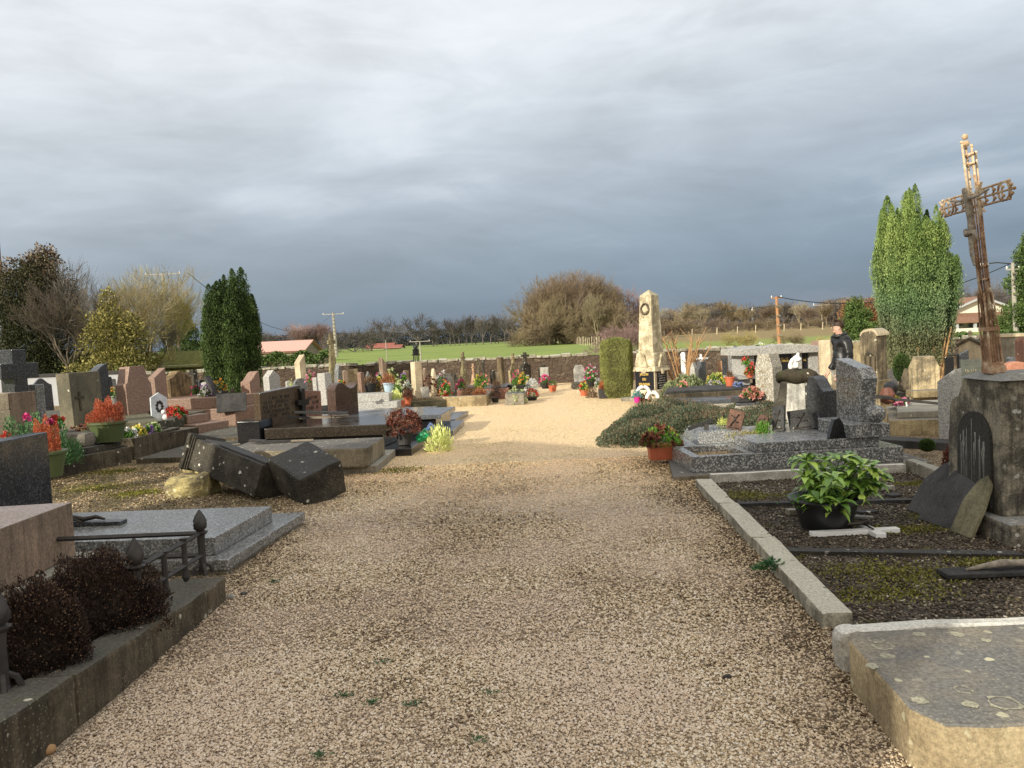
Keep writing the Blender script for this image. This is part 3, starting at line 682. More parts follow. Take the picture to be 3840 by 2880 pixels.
def env_plumes(prof, n, rr, base_r, z0, rsd, zmin=.3):
    """prof: list (x, ztop) silhouette; plumes fill a round footprint"""
    rs = random.Random(rsd); out = []
    xsP = [p[0] for p in prof]; zs = [p[1] for p in prof]; w = (max(xsP)-min(xsP))/2-rr*.75; cx = (max(xsP)+min(xsP))/2
    for i in range(n):
        x = rs.uniform(-1, 1); y = rs.uniform(-1, 1)
        if x*x+y*y > 1: continue
        X = cx+x*w; zt = float(np.interp(X, xsP, zs)); k = math.sqrt(max(0, 1-y*y*.75))
        zt = z0+(zt-z0)*(.45+.55*k)*rs.uniform(.78, 1.0)
        L = rs.uniform(.9, 2.0)
        for zz in np.arange(zmin, max(zmin+.2, zt-.6), .75):
            e = min(zt, zz+L); bw = base_r+(1-base_r)*min(1, zz/2.3)
            bx = cx+(X-cx)*bw*.93; by = y*w*bw
            bt = base_r+(1-base_r)*min(1, e/2.3)
            out.append((bx, by, zz, cx+(X-cx)*bt*.97, y*w*bt, e, rr*rs.uniform(.7, 1.2)))
    return out
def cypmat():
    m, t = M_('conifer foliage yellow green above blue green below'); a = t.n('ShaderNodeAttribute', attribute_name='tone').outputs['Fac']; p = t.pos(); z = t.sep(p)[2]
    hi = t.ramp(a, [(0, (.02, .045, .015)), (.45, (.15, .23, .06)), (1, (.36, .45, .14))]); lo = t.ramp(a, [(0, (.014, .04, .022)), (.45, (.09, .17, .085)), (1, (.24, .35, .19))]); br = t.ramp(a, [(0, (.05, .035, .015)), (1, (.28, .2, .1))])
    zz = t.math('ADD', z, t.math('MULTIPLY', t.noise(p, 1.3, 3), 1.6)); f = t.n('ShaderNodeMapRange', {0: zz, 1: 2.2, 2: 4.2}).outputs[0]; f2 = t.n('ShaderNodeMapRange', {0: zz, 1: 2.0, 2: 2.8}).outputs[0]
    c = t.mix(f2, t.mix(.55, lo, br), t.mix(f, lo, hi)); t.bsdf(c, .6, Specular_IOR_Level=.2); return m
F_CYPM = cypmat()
# right big conifer: three peaks, D about 20
Yc = 19.5
def zz_(sx, sy): return D(sx, sy, Yc).z
cx0 = D(3435, 1200, Yc).x
def xx_(sx): return D(sx, 1000, Yc).x-cx0
prof = [(xx_(3262), zz_(3262, 1080)), (xx_(3285), zz_(3285, 900)), (xx_(3300), zz_(3300, 800)), (xx_(3322), zz_(3322, 775)), (xx_(3345), zz_(3345, 715)), (xx_(3372), zz_(3372, 655)), (xx_(3405), zz_(3405, 672)),
        (xx_(3440), zz_(3440, 740)), (xx_(3468), zz_(3468, 815)), (xx_(3492), zz_(3492, 745)), (xx_(3515), zz_(3515, 760)), (xx_(3545), zz_(3545, 860)), (xx_(3575), zz_(3575, 960)), (xx_(3602), zz_(3602, 1100))]
pl = env_plumes(prof, 120, .19, .45, .2, 5)
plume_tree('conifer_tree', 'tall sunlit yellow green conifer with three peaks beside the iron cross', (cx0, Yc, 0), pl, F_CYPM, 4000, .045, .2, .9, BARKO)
rs = random.Random(3); _ct = [o for o in bpy.data.objects if o.name.startswith('conifer_tree')][0]
for (x0, x1, zt_) in ((.05, -.12, 1.6), (.2, .1, 1.3), (.3, .36, 1.2), (.35, .5, 1.45), (-.1, -.3, 1.0)):
    MB().tube([(x0, -.35, -.05), ((x0+x1)/2, -.5, zt_*.5), (x1, -.66, zt_)], [.045, .035, .012], 6).build('stem', BARKO, _ct)
# left dark yew
Yc = 23.5; cx0 = D(860, 1300, Yc).x
prof = [(xx_(732), zz_(732, 1120)), (xx_(748), zz_(748, 1112)), (xx_(765), zz_(765, 1180)), (xx_(783), zz_(783, 1060)), (xx_(800), zz_(800, 1020)), (xx_(820), zz_(820, 1003)), (xx_(845), zz_(845, 1012)), (xx_(868), zz_(868, 992)),
        (xx_(895), zz_(895, 990)), (xx_(920), zz_(920, 1010)), (xx_(945), zz_(945, 1090)), (xx_(965), zz_(965, 1170)), (xx_(985), zz_(985, 1290))]
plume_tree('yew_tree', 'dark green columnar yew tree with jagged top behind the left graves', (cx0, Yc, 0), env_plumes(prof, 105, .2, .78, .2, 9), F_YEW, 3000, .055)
# leafy things -----------------------------------------------------------
def blob_tree(name, label, pos, blobs, mat, dens, leaf, trunk=None, tmat=BARK, up=.3, group=None):
    r = thing(name, label, 'tree', pos, 0, group); C = []; Dd = []; T = []
    for (x, y, z, rx, ry, rz) in blobs:
        k = int(dens*(rx*rz)); d = sph(k); rr = (1-.45*RNG.random(k)**1.3)
        rr = rr*(1+.25*np.sin(d[:, 0]*7+x*3)*np.sin(d[:, 2]*8+z*5))
        C.append(d*rr[:, None]*[rx, ry, rz]+[x, y, z]); Dd.append(d*.7+RNG.normal(0, .5, (k, 3))+[0, 0, up])
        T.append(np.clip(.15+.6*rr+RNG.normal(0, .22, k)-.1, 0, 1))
    C = np.concatenate(C); Dd = np.concatenate(Dd); T = np.concatenate(T)
    leaves('crown', C, Dd, RNG.uniform(.7, 1.5, len(C))*leaf, RNG.uniform(.4, .8, len(C))*leaf, T, mat, r)
    if trunk:
        b = MB()
        for tb in trunk: b.tube(tb[0], tb[1], 6)
        b.build('trunk', tmat, r)
    return r
def cone_blobs(h, w, n, rs, z0=.2, k=1.0):
    out = []
    for i in range(n):
        f = rs.random()**.9; z = z0+(h-z0)*f; a = rs.uniform(0, 6.28); R = w*(1-f)**k*.62
        out.append((math.cos(a)*R*rs.random()**.5, math.sin(a)*R, z, .16*w+.22*w*(1-f), .16*w+.22*w*(1-f), .1*h*(.7+.5*rs.random())))
    return out
rs = random.Random(12)
def at_tree(sx, Y): p = D(sx, 1300, Y); return (p.x, Y, 0)
p = at_tree(20, 34); hh = D(20, 1050, 34).z
blob_tree('ivy_tree', 'dark ivy covered conifer at the far left edge', p, cone_blobs(hh, 1.7, 26, rs, .2, .5), F_IVY, 3000, .09, [([(0, 0, 0), (0, 0, hh*.7), (.1, 0, hh+1.6)], [.16, .1, .02])])
p = at_tree(150, 33); hh = D(150, 905, 33).z
bl = [(math.cos(i*2.4)*1.0*rs.random(), math.sin(i*2.4)*1.0, .6+(hh-2.2)*(i/26), 1.15, 1.15, .95) for i in range(27)]
blob_tree('ivy_tree', 'big dark ivy covered tree left of the leafless trees', p, bl, F_IVY, 1700, .075, [([(0, 0, 0), (0.1, 0, hh*.8)], [.25, .1])])
tt = [(rs.uniform(-1.1, 1.2), rs.uniform(-.9, .9), hh-rs.uniform(.3, 2.8)-abs(rs.gauss(0, .3)), .55, .55, .5) for i in range(24)]
tt = [(x*(1.15-(z-hh+3)/4.2), y, z, a, b, c) for x, y, z, a, b, c in tt]
blob_tree('brown_leaved_tree', 'tree top of brown clinging leaves above the dark ivy', (p[0], p[1]+.1, 0), tt, F_BRLF, 1500, .11, [([(0.1, 0, 0), (0.1, 0, hh*.9)], [.16, .05])])
# bare / yellowish left trees
def left_bare(sx, yt, Y, k, m, lab, w=1.0, tw=None): return bare_tree(sx, 1400, yt, Y, k, m, lab, None, w, twigs=tw)
left_bare(265, 950, 32, 'fine2', BARK, 'grey leafless tree with drooping twigs right of the ivy tree', 1.05)
left_bare(310, 1030, 35, 'fine', BARK, 'slim dark leafless tree behind the grey one', 1.1)
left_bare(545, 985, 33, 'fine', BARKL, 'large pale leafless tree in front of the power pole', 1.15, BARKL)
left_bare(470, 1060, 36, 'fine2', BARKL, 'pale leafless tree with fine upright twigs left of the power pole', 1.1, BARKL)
left_bare(655, 1030, 37, 'fine', BARKY, 'yellow leafless tree reaching right over the tiled roof', 1.0, BARKY)
left_bare(590, 1110, 35, 'fine2', BARK, 'low leafless tree right in front of the mossy roof', 1.0)
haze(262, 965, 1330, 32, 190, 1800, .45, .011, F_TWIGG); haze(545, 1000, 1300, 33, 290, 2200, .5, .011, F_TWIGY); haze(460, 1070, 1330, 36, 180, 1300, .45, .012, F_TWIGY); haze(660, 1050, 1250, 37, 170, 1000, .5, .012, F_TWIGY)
p = at_tree(410, 30.5); hh = D(410, 1110, 30.5).z
blob_tree('olive_conifer', 'loose olive yellow conifer between the leafless trees', p, cone_blobs(hh, 2.3, 40, rs, .3, .8), F_OLIV, 900, .1, [([(0, 0, 0), (0, 0, hh)], [.12, .02])])
p = at_tree(352, 40); hh = D(352, 1225, 40).z
blob_tree('olive_conifer', 'lower dull olive shrub tree behind the white wall', p, cone_blobs(hh, 2.0, 24, rs, .2, .6), F_OLIV, 800, .11)
p = at_tree(490, 30.5); hh = D(490, 1190, 30.5).z
blob_tree('olive_conifer', 'dim olive brown evergreen beside the tile roofed shed', p, cone_blobs(hh, 2.2, 30, rs, .2, .7), F_OLIV, 800, .11)
p = at_tree(672, 42); hh = D(672, 1120, 42).z
blob_tree('green_conifer', 'sunlit green conifer just left of the dark yew', p, cone_blobs(hh, 1.9, 40, rs, .2, .8), F_MIDG, 1300, .11, [([(0, 0, 0), (0, 0, hh)], [.12, .02])])
p = at_tree(705, 44); hh = D(705, 1160, 44).z
blob_tree('green_conifer', 'shaded dark conifer half hidden by the yew', p, cone_blobs(hh, 1.5, 30, rs, .2, .7), F_YEW, 1300, .11)
# right side trees
p = at_tree(3215, 44); hh = D(3215, 1120, 44).z
blob_tree('green_conifer', 'green conifer right behind the man in black', p, cone_blobs(hh, 2.1, 40, rs, .2, .8), F_MIDG, 1300, .12, [([(0, 0, 0), (0, 0, hh)], [.12, .02])])
p = at_tree(3275, 48); hh = D(3275, 1130, 48).z
blob_tree('russet_tree', 'russet brown tree between conifer and tall cypress', p, [(rs.uniform(-1.2, 1.2), rs.uniform(-1, 1), hh*rs.uniform(.2, .85), .9, .9, .8) for i in range(18)], F_RUSTB, 1000, .12, [([(0, 0, 0), (0, 0, hh*.7)], [.12, .04])])
for sx, yt, Y, lb in ((3862, 900, 42, 'tall dark green conifer at the right edge'), (3868, 1050, 46, 'green yellow conifer behind the street lamp'), (3745, 1190, 40, 'rounded conifer covering the right end of the bungalow')):
    p = at_tree(sx, Y); hh = D(sx, yt, Y).z
    blob_tree('green_conifer', lb, p, cone_blobs(hh, 2.2 if sx != 3745 else 1.2, 44, rs, .2, .7), F_MIDG, 1300, .11, [([(0, 0, 0), (0, 0, hh)], [.15, .02])])
bare_tree(3660, 1250, 1030, 120, 'oak', BARKD, 'dark leafless tree above the bungalow roof')
bare_tree(3300, 1250, 1075, 140, 'oak2', BARKD, 'leafless tree rising above the russet tree')
for i, (sx, yt) in enumerate([(2775, 1200), (2960, 1205), (3100, 1225)]):
    bare_tree(sx, 1310, yt+28, 52, 'oak', BARKY if i != 1 else BARKG, ['round olive leafless bush just beyond the wall behind the columbarium', 'twiggy olive bush right of the brown pole', 'low twiggy bush directly behind the man'][i], None, 1.25, 'bare_shrub')
for i, sx in enumerate((2330, 2360, 2300)):
    bare_tree(sx, 1330, 1195+i*12, 60, 'shrub', BARKP, 'reddish twiggy shrub left behind the obelisk', 'reddish shrubs behind the obelisk', 1.2, 'bare_shrub')
# hedges near the barn and bungalow
def hedge_strip(name, label, x0, x1, y, h, th, mat, n, leaf, z0=0):
    r = thing(name, label, 'hedge', ((x0+x1)/2, y, z0)); L = x1-x0
    C = np.stack([RNG.uniform(-L/2, L/2, n), RNG.uniform(-th/2, th/2, n), h*RNG.random(n)**.6], 1); C[:, 2] *= 1+.18*np.sin(C[:, 0]*3.1)
    leaves('foliage', C, RNG.normal(size=(n, 3))+[0, 0, .6], RNG.uniform(.6, 1.4, n)*leaf, RNG.uniform(.4, .8, n)*leaf, RNG.random(n), mat, r)
    MB().bz(-L/2, L/2, -th*.3, th*.3, -.1, h*.6).build('inner_stems', BARK, r); return r
a = D(985, 1300, 62); b_ = D(1230, 1300, 62)
hedge_strip('hedge', 'dark green hedge below the pink barn roof', a.x-4, b_.x, 62, D(1100, 1325, 62).z, 1.2, F_MIDG, 9000, .2)
a = D(3560, 1300, 34); b_ = D(3840, 1300, 34)
hedge_strip('hedge', 'clipped hedge in front of the bungalow veranda', a.x, b_.x+3, 36, D(3620, 1257, 36).z, 1.0, F_MIDG, 9000, .13)
# ------------------------------------------------------------------ buildings
def gable(name, label, cat, sx0, sx1, yb, yeave, yridge, Y, depth, wallm, roofm, ov=.4, windows=()):
    a = D(sx0, yb, Y); c = D(sx1, yb, Y); z0 = min(0, a.z)-.3; ze = D((sx0+sx1)/2, yeave, Y).z; zr = D((sx0+sx1)/2, yridge, Y+depth/2).z
    r = thing(name, label, cat, ((a.x+c.x)/2, Y, 0)); L = c.x-a.x
    MB().bz(-L/2, L/2, 0, depth, z0, ze).build('wall', wallm, r)
    b = MB(); x = L/2+ov
    b.add([(-x, -ov, ze-.1), (x, -ov, ze-.1), (x, depth/2, zr), (-x, depth/2, zr), (-x, depth+ov, ze-.1), (x, depth+ov, ze-.1)], [(0, 1, 2, 3), (3, 2, 5, 4)])
    b.add([(-x, -ov, ze-.22), (x, -ov, ze-.22), (x, depth/2, zr-.12), (-x, depth/2, zr-.12), (-x, depth+ov, ze-.22), (x, depth+ov, ze-.22)], [(1, 0, 3, 2), (2, 3, 4, 5)])
    b.build('roof', roofm, r)
    g = MB(); g.add([(L/2-.02, 0, ze), (L/2-.02, depth, ze), (L/2-.02, depth/2, zr-.15), (-L/2+.02, 0, ze), (-L/2+.02, depth, ze), (-L/2+.02, depth/2, zr-.15)], [(0, 1, 2), (5, 4, 3)])
    g.build('gable_end', WOOD, r); return r, L, ze, z0
gable('barn', 'long barn with pink corrugated roof beyond the wall', 'barn', 820, 1136, 1345, 1318, 1282, 84, 7.5, WOOD, CORRUG, .3)
gable('farm_building', 'long low farm building with red roof at the far meadow edge', 'building', 1375, 1470, 1312, 1303, 1287, 225, 9, CREAM, TILER)
gable('farm_building', 'second red roofed farm building under the rounded oak', 'building', 1440, 1500, 1312, 1304, 1293, 212, 8, CREAM, TILER)
# shed with mossy tiled roof behind the white wall, left
r, L, ze, z0 = gable('tiled_shed', 'cream shed with mossy yellow tiled roof left of the yew', 'shed', 560, 745, 1420, 1370, 1318, 36, 5, CREAM, stone('mossy roof tiles', (.2, .19, .04), (.09, .1, .02), lichen=0, streak=0, sc=6), .3)
b = MB()
for i in range(9): b.bz(-L/2+.15+i*(L/9), -L/2+.15+i*(L/9)+.22, -.06, -.003, ze-.45, ze-.12)
b.build('eave_brackets', LIME2, r)
# bungalow right: gable faces the camera
def bungalow():
    Y = 84; x0 = D(3560, 1200, Y).x; x1 = D(3850, 1200, Y).x; cx = (x0+x1)/2; zb = -.4
    zv = D(3650, 1192, Y).z; ze = D(3620, 1170, Y).z; zr = D(3700, 1108, Y).z; w = (x1-x0)/2
    r = thing('bungalow', 'white bungalow with low brown gable roof and veranda at the right', 'house', (cx, Y, 0))
    b = MB(); b.add([(-w, 1.6, zb), (w, 1.6, zb), (w, 1.6, ze), (0, 1.6, zr-.15), (-w, 1.6, ze), (-w, 12, zb), (w, 12, zb), (w, 12, ze), (0, 12, zr-.15), (-w, 12, ze)],
                    [(0, 1, 2, 3, 4), (9, 8, 7, 6, 5), (1, 6, 7, 2), (0, 4, 9, 5), (2, 7, 8, 3), (3, 8, 9, 4)]); b.build('wall', CREAM, r)
    b = MB(); e = .7
    for z_, f in ((0, 1), (-.16, 0)):
        b.add([(-w-e, .9, ze-.3+z_), (0, .9, zr+z_), (0, 13, zr+z_), (-w-e, 13, ze-.3+z_)], [(0, 1, 2, 3) if f else (3, 2, 1, 0)])
        b.add([(w+e, .9, ze-.3+z_), (0, .9, zr+z_), (0, 13, zr+z_), (w+e, 13, ze-.3+z_)], [(3, 2, 1, 0) if f else (0, 1, 2, 3)])
    rf = b.build('roof', TILEB, r)
    b = MB(); b.add([(-w-e, .88, ze-.52), (0, .88, zr-.22), (0, .88, zr+.02), (-w-e, .88, ze-.28)], [(0, 1, 2, 3)]); b.add([(w+e, .88, ze-.52), (0, .88, zr-.22), (0, .88, zr+.02), (w+e, .88, ze-.28)], [(3, 2, 1, 0)]); b.build('bargeboard', WALLW, r)
    b = MB(); b.add([(-w-.4, -1.2, zv-.35), (w+.4, -1.2, zv-.35), (w+.4, 1.58, zv+.55), (-w-.4, 1.58, zv+.55), (-w-.4, -1.2, zv-.5), (w+.4, -1.2, zv-.5), (w+.4, 1.58, zv+.4), (-w-.4, 1.58, zv+.4)], [(0, 1, 2, 3), (7, 6, 5, 4), (0, 4, 5, 1)]); b.build('veranda_roof', TILEB, r)
    for i in range(5):
        x = -w+.3+i*(2*w-.6)/4
        MB().bz(x-.13, x+.13, -1.0, -.76, zb, zv-.42).build('post', WALLW, r)
    for i in range(4):
        x = -w+1+i*(2*w-.6)/4; wd = MB().bz(x, x+1.3, 1.54, 1.57, .1 if i % 2 else .8, zv-.2).build('window', WALLW, r)
        MB().bz(x+.1, x+1.2, 1.52, 1.535, (.1 if i % 2 else .8)+.1, zv-.3).build('pane', GLASSD, wd)
    MB().bz(-w, w, -1.05, -.9, zb, .55).build('veranda_parapet', CREAM, r)
bungalow()
# unseen tower and nave blocks added behind the camera to shade the foreground
def uv(u, v): return (.73*u+.68*v, -.68*u+.73*v)
def chapel():
    r = thing('chapel', 'small rendered chapel behind the photographer, left', 'chapel', (0, 0, 0))
    def q(u0, u1, v0, v1): return [uv(u0, v0), uv(u1, v0), uv(u1, v1), uv(u0, v1)]
    MB().foot(q(-4.3, -1.0, -11.5, -5.5), 0, 7.3).build('tall_caster_wall', CREAM, r)
    t = q(-4.3, -1.0, -11.5, -5.5); c = uv(-2.65, -8.5)
    b = MB(); b.foot(t, 7.302, 7.9, [(c[0]+(p[0]-c[0])*.6, c[1]+(p[1]-c[1])*.6) for p in t]); b.build('tall_caster_roof', TILEB, r)
    MB().foot(q(-8.6, -4.3, -11.5, -5.5), 0, 5.6).build('low_caster_wall', CREAM, r)
    n = q(-8.8, -4.32, -11.6, -5.3); a = uv(-8.8, -8.5); d = uv(-4.32, -8.5)
    b = MB(); b.add([(*n[0], 5.602), (*n[1], 5.602), (*n[2], 5.602), (*n[3], 5.602), (*a, 6.8), (*d, 6.8)], [(3, 2, 5, 4), (1, 0, 4, 5), (0, 3, 4), (2, 1, 5), (0, 1, 2, 3)]); b.build('low_caster_roof', TILEB, r)
chapel()
# ------------------------------------------------------------------ poles, lamp, fence, far water tower
def pole(name, label, cat, sx, ybot, ytop, Y, r0, mat, sxt=None, arms=(), braces=False, lamp=None):
    z0 = -.2; b = D(sx, ybot, Y); tp = D(sxt if sxt else sx-(ybot-ytop)*.06, ytop, Y); b = Vector((b.x, Y, z0))
    r = thing(name, label, cat, (b.x, Y, 0)); H = tp.z; dx = tp.x-b.x
    MB().tube([(0, 0, z0), (dx, 0, H)], [r0*.85, r0*.5], 8).build('pole', mat, r)
    if braces:
        q = MB(); k = int(H/.5)
        for i in range(k): f = i/k; q.box((dx*f, -r0*.95, H*f), (r0*1.6, .05, .07))
        q.build('rungs', CONC, r)
    for (f, w, th) in arms:
        MB().box((dx*f, 0, H*f), (w, th, th)).build('crossarm', mat, r)
        for s_ in (-1, 1): MB().lathe([(th*.4, 0), (th*.6, th), (th*.3, th*1.6), (.01, th*2)], 8, (dx*f+s_*w*.46, 0, H*f+th*.5)).build('insulator', WHITE, r)
    if lamp:
        MB().tube([(dx, 0, H*.985), (dx-lamp*.6, 0, H*1.01), (dx-lamp, 0, H*1.0)], .03, 6).build('lamp_arm', IRON, r)
        MB().ball((dx-lamp-.15, 0, H*.995), .2, 10, (1.3, .6, .4)).build('lamp_head', WHITE, r)
    return r, Vector((b.x+dx, Y, H))
_, P1 = pole('power_pole', 'yellowish power pole standing among the leafless left trees', 'pole', 630, 1310, 1028, 48, .15, WOODP, 610, [(1.0, 2.2, .05), (.84, .8, .05)])
_, P2 = pole('power_pole', 'lattice sided power pole right of the stone cross', 'pole', 1262, 1335, 1172, 110, .28, WOODP, 1249, [(.965, 3.0, .09)], True)
_, P3 = pole('power_pole', 'thin white topped post in the green meadow', 'pole', 1453, 1365, 1276, 40, .035, WOODP, 1446)
_, P4 = pole('power_pole', 'short T topped pole standing in the green meadow', 'pole', 1580, 1360, 1280, 62, .075, WOODP, 1574, [(.995, 1.6, .045)])
_, P5 = pole('power_pole', 'rust brown pole with rungs behind the columbarium', 'pole', 2925, 1290, 1112, 46, .15, RUSTP, 2911, [(.975, .6, .06)], True)
_, P6 = pole('street_lamp', 'concrete pole with white street lamp at the right edge', 'street lamp', 3812, 1265, 985, 42, .17, WOODP, 3797, [(.92, .7, .08)], True, 1.35)
_, P7 = pole('power_pole', 'small pale pole far behind the meadow undergrowth', 'pole', 3083, 1190, 1140, 240, .25, WOODP, 3080, [(.96, 5, .25)])
def cable(name, label, a, b, sag, r=.02):
    a = Vector(a); b = Vector(b); pts = [a.lerp(b, i/14)-Vector((0, 0, sag*4*(i/14)*(1-i/14))) for i in range(15)]
    o = MB().tube(pts, r, 4).build(name, BLACKM); tag(o, label, 'cable')
cable('power_cable', 'black cable running down left from the street lamp pole', P6, P5, 1.1, .022)
cable('power_cable', 'cable leaving the street lamp pole to the right', P6, P6+Vector((9, -8, .4)), .3, .022)
cable('power_cable', 'thin cable crossing the right wood from the brown pole', P5+Vector((0, 0, -.5)), D(2380, 1150, 200), 1.2, .02)
cable('power_cable', 'thin slack cable from the pole among the left trees', P1+Vector((1.5, 0, 0)), P2, 3.0, .025)
# meadow fence posts (right edge of the meadow)
N = 17
fr = thing('post_fence', 'row of pale wooden fence posts along the meadow edge', 'fence', (0, 0, 0))
a = Vector((D(2162, 1285, 140).x, 140, 0)); b_ = Vector((D(2300, 1330, 78).x, 78, 0)); prev = None; wire = MB()
for i in range(N):
    f = i/(N-1); q = a.lerp(b_, f); MB().tube([(q.x, q.y, -.1), (q.x+random.uniform(-.05, .05), q.y, 1.25+random.uniform(-.1, .15))], .05, 6).build('fence_post', LIME2, fr)
    if prev: wire.tube([prev+Vector((0, 0, 1.0)), q+Vector((0, 0, 1.0))], .012, 3)
    prev = q
wire.build('wire', IRON, fr)
gr = thing('field_gate', 'small wooden gate rail at the clump edge of the meadow', 'gate', (D(2040, 1285, 190).x, 190, .0))
b = MB()
for x in (-3.3, 3.3): MB().tube([(x, 0, -.2), (x, 0, 2.3)], .13, 6).build('gate_post', LIME2, gr)
b.tube([(-3.3, 0, 1.1), (3.3, 0, 1.1)], .09, 5).tube([(-3.3, 0, .5), (3.3, 0, .6)], .07, 5); b.build('rail', LIME2, gr)
for i in range(9):
    sx = 2500+i*85+random.uniform(-20, 20); q = D(sx, 1250, 170)
    o = MB().tube([(q.x, 170, terr(q.x, 170)-.1), (q.x+.1, 170, terr(q.x, 170)+1.5)], .1, 5).build('fence_post', LIME2); tag(o, 'small pale fence post in the brown field edge', 'fence post', 'fence posts of the right field')
# water tower far behind the wood
q = D(2823, 1200, 290); zt = D(2823, 1153, 290).z; zb = D(2823, 1190, 290).z; s_ = zt-zb
wt = thing('water_tower', 'pale blue water tower with a white finial far above the wood', 'tower', (q.x, 290, 0))
MB().lathe([(s_*.16, 0), (s_*.16, zb), (s_*.2, zb+s_*.05), (s_*.3, zb+s_*.55), (s_*.3, zb+s_*.62)], 16).build('tank', BLUEPL, wt)
MB().lathe([(s_*.33, zb+s_*.6), (s_*.34, zb+s_*.68), (s_*.12, zb+s_*.75), (s_*.07, zb+s_*1.0), (.01, zb+s_*1.05)], 16).build('cap', WHITE, wt)
# ================================================================== grave helpers
def arc(cx, cz, r, a0, a1, n, rz=None):
    rz = rz or r
    return [(cx+r*math.cos(rad(a0+(a1-a0)*i/n)), cz+rz*math.sin(rad(a0+(a1-a0)*i/n))) for i in range(n+1)]
def outline(kind, w, h):
    a = w/2
    if kind == 'flat': return [(-a, 0), (a, 0), (a, h), (-a, h)]
    if kind == 'round': return [(-a, 0), (a, 0)] + arc(0, h-a*.55, a, 0, 180, 12, a*.55)
    if kind == 'arch': return [(-a, 0), (a, 0)] + arc(0, h-a, a, 0, 180, 14)
    if kind == 'shoulder': return [(-a, 0), (a, 0), (a, h*.82), (a*.72, h*.82)] + arc(0, h*.82, a*.72, 0, 180, 10, h*.18) + [(-a, h*.82)]
    if kind == 'cut': return [(-a, 0), (a, 0), (a, h*.8), (a*.62, h), (-a*.62, h), (-a, h*.8)]
    if kind == 'cutstep': return [(-a, 0), (a, 0), (a, h*.74), (a*.86, h*.76), (a*.55, h), (-a*.55, h), (-a*.86, h*.76), (-a, h*.74)]
    if kind == 'peak': return [(-a, 0), (a, 0), (a, h*.84), (0, h), (-a, h*.84)]
    if kind == 'slope': return [(-a, 0), (a, 0), (a, h), (-a, h*.84)]
    if kind == 'slopel': return [(-a, 0), (a, 0), (a, h*.84), (-a, h)]
    if kind == 'swoop': return [(-a, 0), (a, 0), (a, h)] + [(a-2*a*i/10*1.0, h-h*.2*(math.sin(math.pi*(i/10-.5))*.5+.5)) for i in range(1, 11)]
    if kind == 'wave': return [(-a, 0), (a, 0)] + [(a-2*a*i/18, h*(.93+.07*math.cos(2*math.pi*(i/18*1.3+.05))) ) for i in range(19)]
    if kind == 'ogee': return [(-a, 0), (a, 0), (a, h*.86)] + [(a*(1-2*i/18), h*.86+h*.14*max(0, math.cos(math.pi*(1-2*i/18)*.9)*.5+.5)**1.3) for i in range(1, 18)] + [(-a, h*.86)]
    if kind == 'gothic': return [(-a, 0), (a, 0), (a, h*.7), (a*.95, h*.8), (a*.6, h*.93), (0, h), (-a*.6, h*.93), (-a*.95, h*.8), (-a, h*.7)]
    if kind == 'leaf': return [(-a, 0), (a, 0), (a*1.0, h*.5), (a*.75, h*.85), (a*.2, h), (-a*.45, h*.86), (-a, h*.55)]
def silhouette(x, Y, W, T, rz, z):
    R = Matrix.Rotation(rad(rz), 3, 'Z'); s = [proj(R @ Vector((sx*W/2, sy*T/2, 0)) + Vector((x, Y, z)))[0] for sx in (-1, 1) for sy in (-1, 1)]
    return min(s), max(s)
def fit(a, b, ytop, Y, T, rz, zb=0):
    m = (a+b)/2; z = max(.3, D(m, ytop, Y).z*.6); x = D(m, ytop+40, Y).x; lo, hi = .1, 3.5
    for _ in range(26):
        W = (lo+hi)/2; s = silhouette(x, Y, W, T, rz, z)
        if s[1]-s[0] > b-a: hi = W
        else: lo = W
        x += ((a+b)/2-(s[0]+s[1])/2)/3.75/FPX*Y
    W = max(W, .12)
    return x, W, D(m, ytop, Y).z-zb
def marks(w, h, rows, seed, size=.03):
    """rows of small engraved letter strokes, local x/z, y = 0"""
    rs = random.Random(seed); b = MB()
    for r in range(rows):
        z = h-(r+.5)*h/rows; x = -w/2+rs.uniform(0, w*.18); end = w/2-rs.uniform(0, w*.22)
        while x < end:
            lw = size*rs.uniform(.35, .7)
            if rs.random() < .85:
                b.bz(x, x+lw*.3, 0, .003, z-size/2, z+size/2)
                if rs.random() < .7: b.bz(x+lw*.32, x+lw*.8, 0, .003, z+rs.choice([-.5, 0, .35])*size, z+rs.choice([-.3, .1, .5])*size+size*.12)
            x += lw*1.25
    return b
RZL = 85; RZR = -93
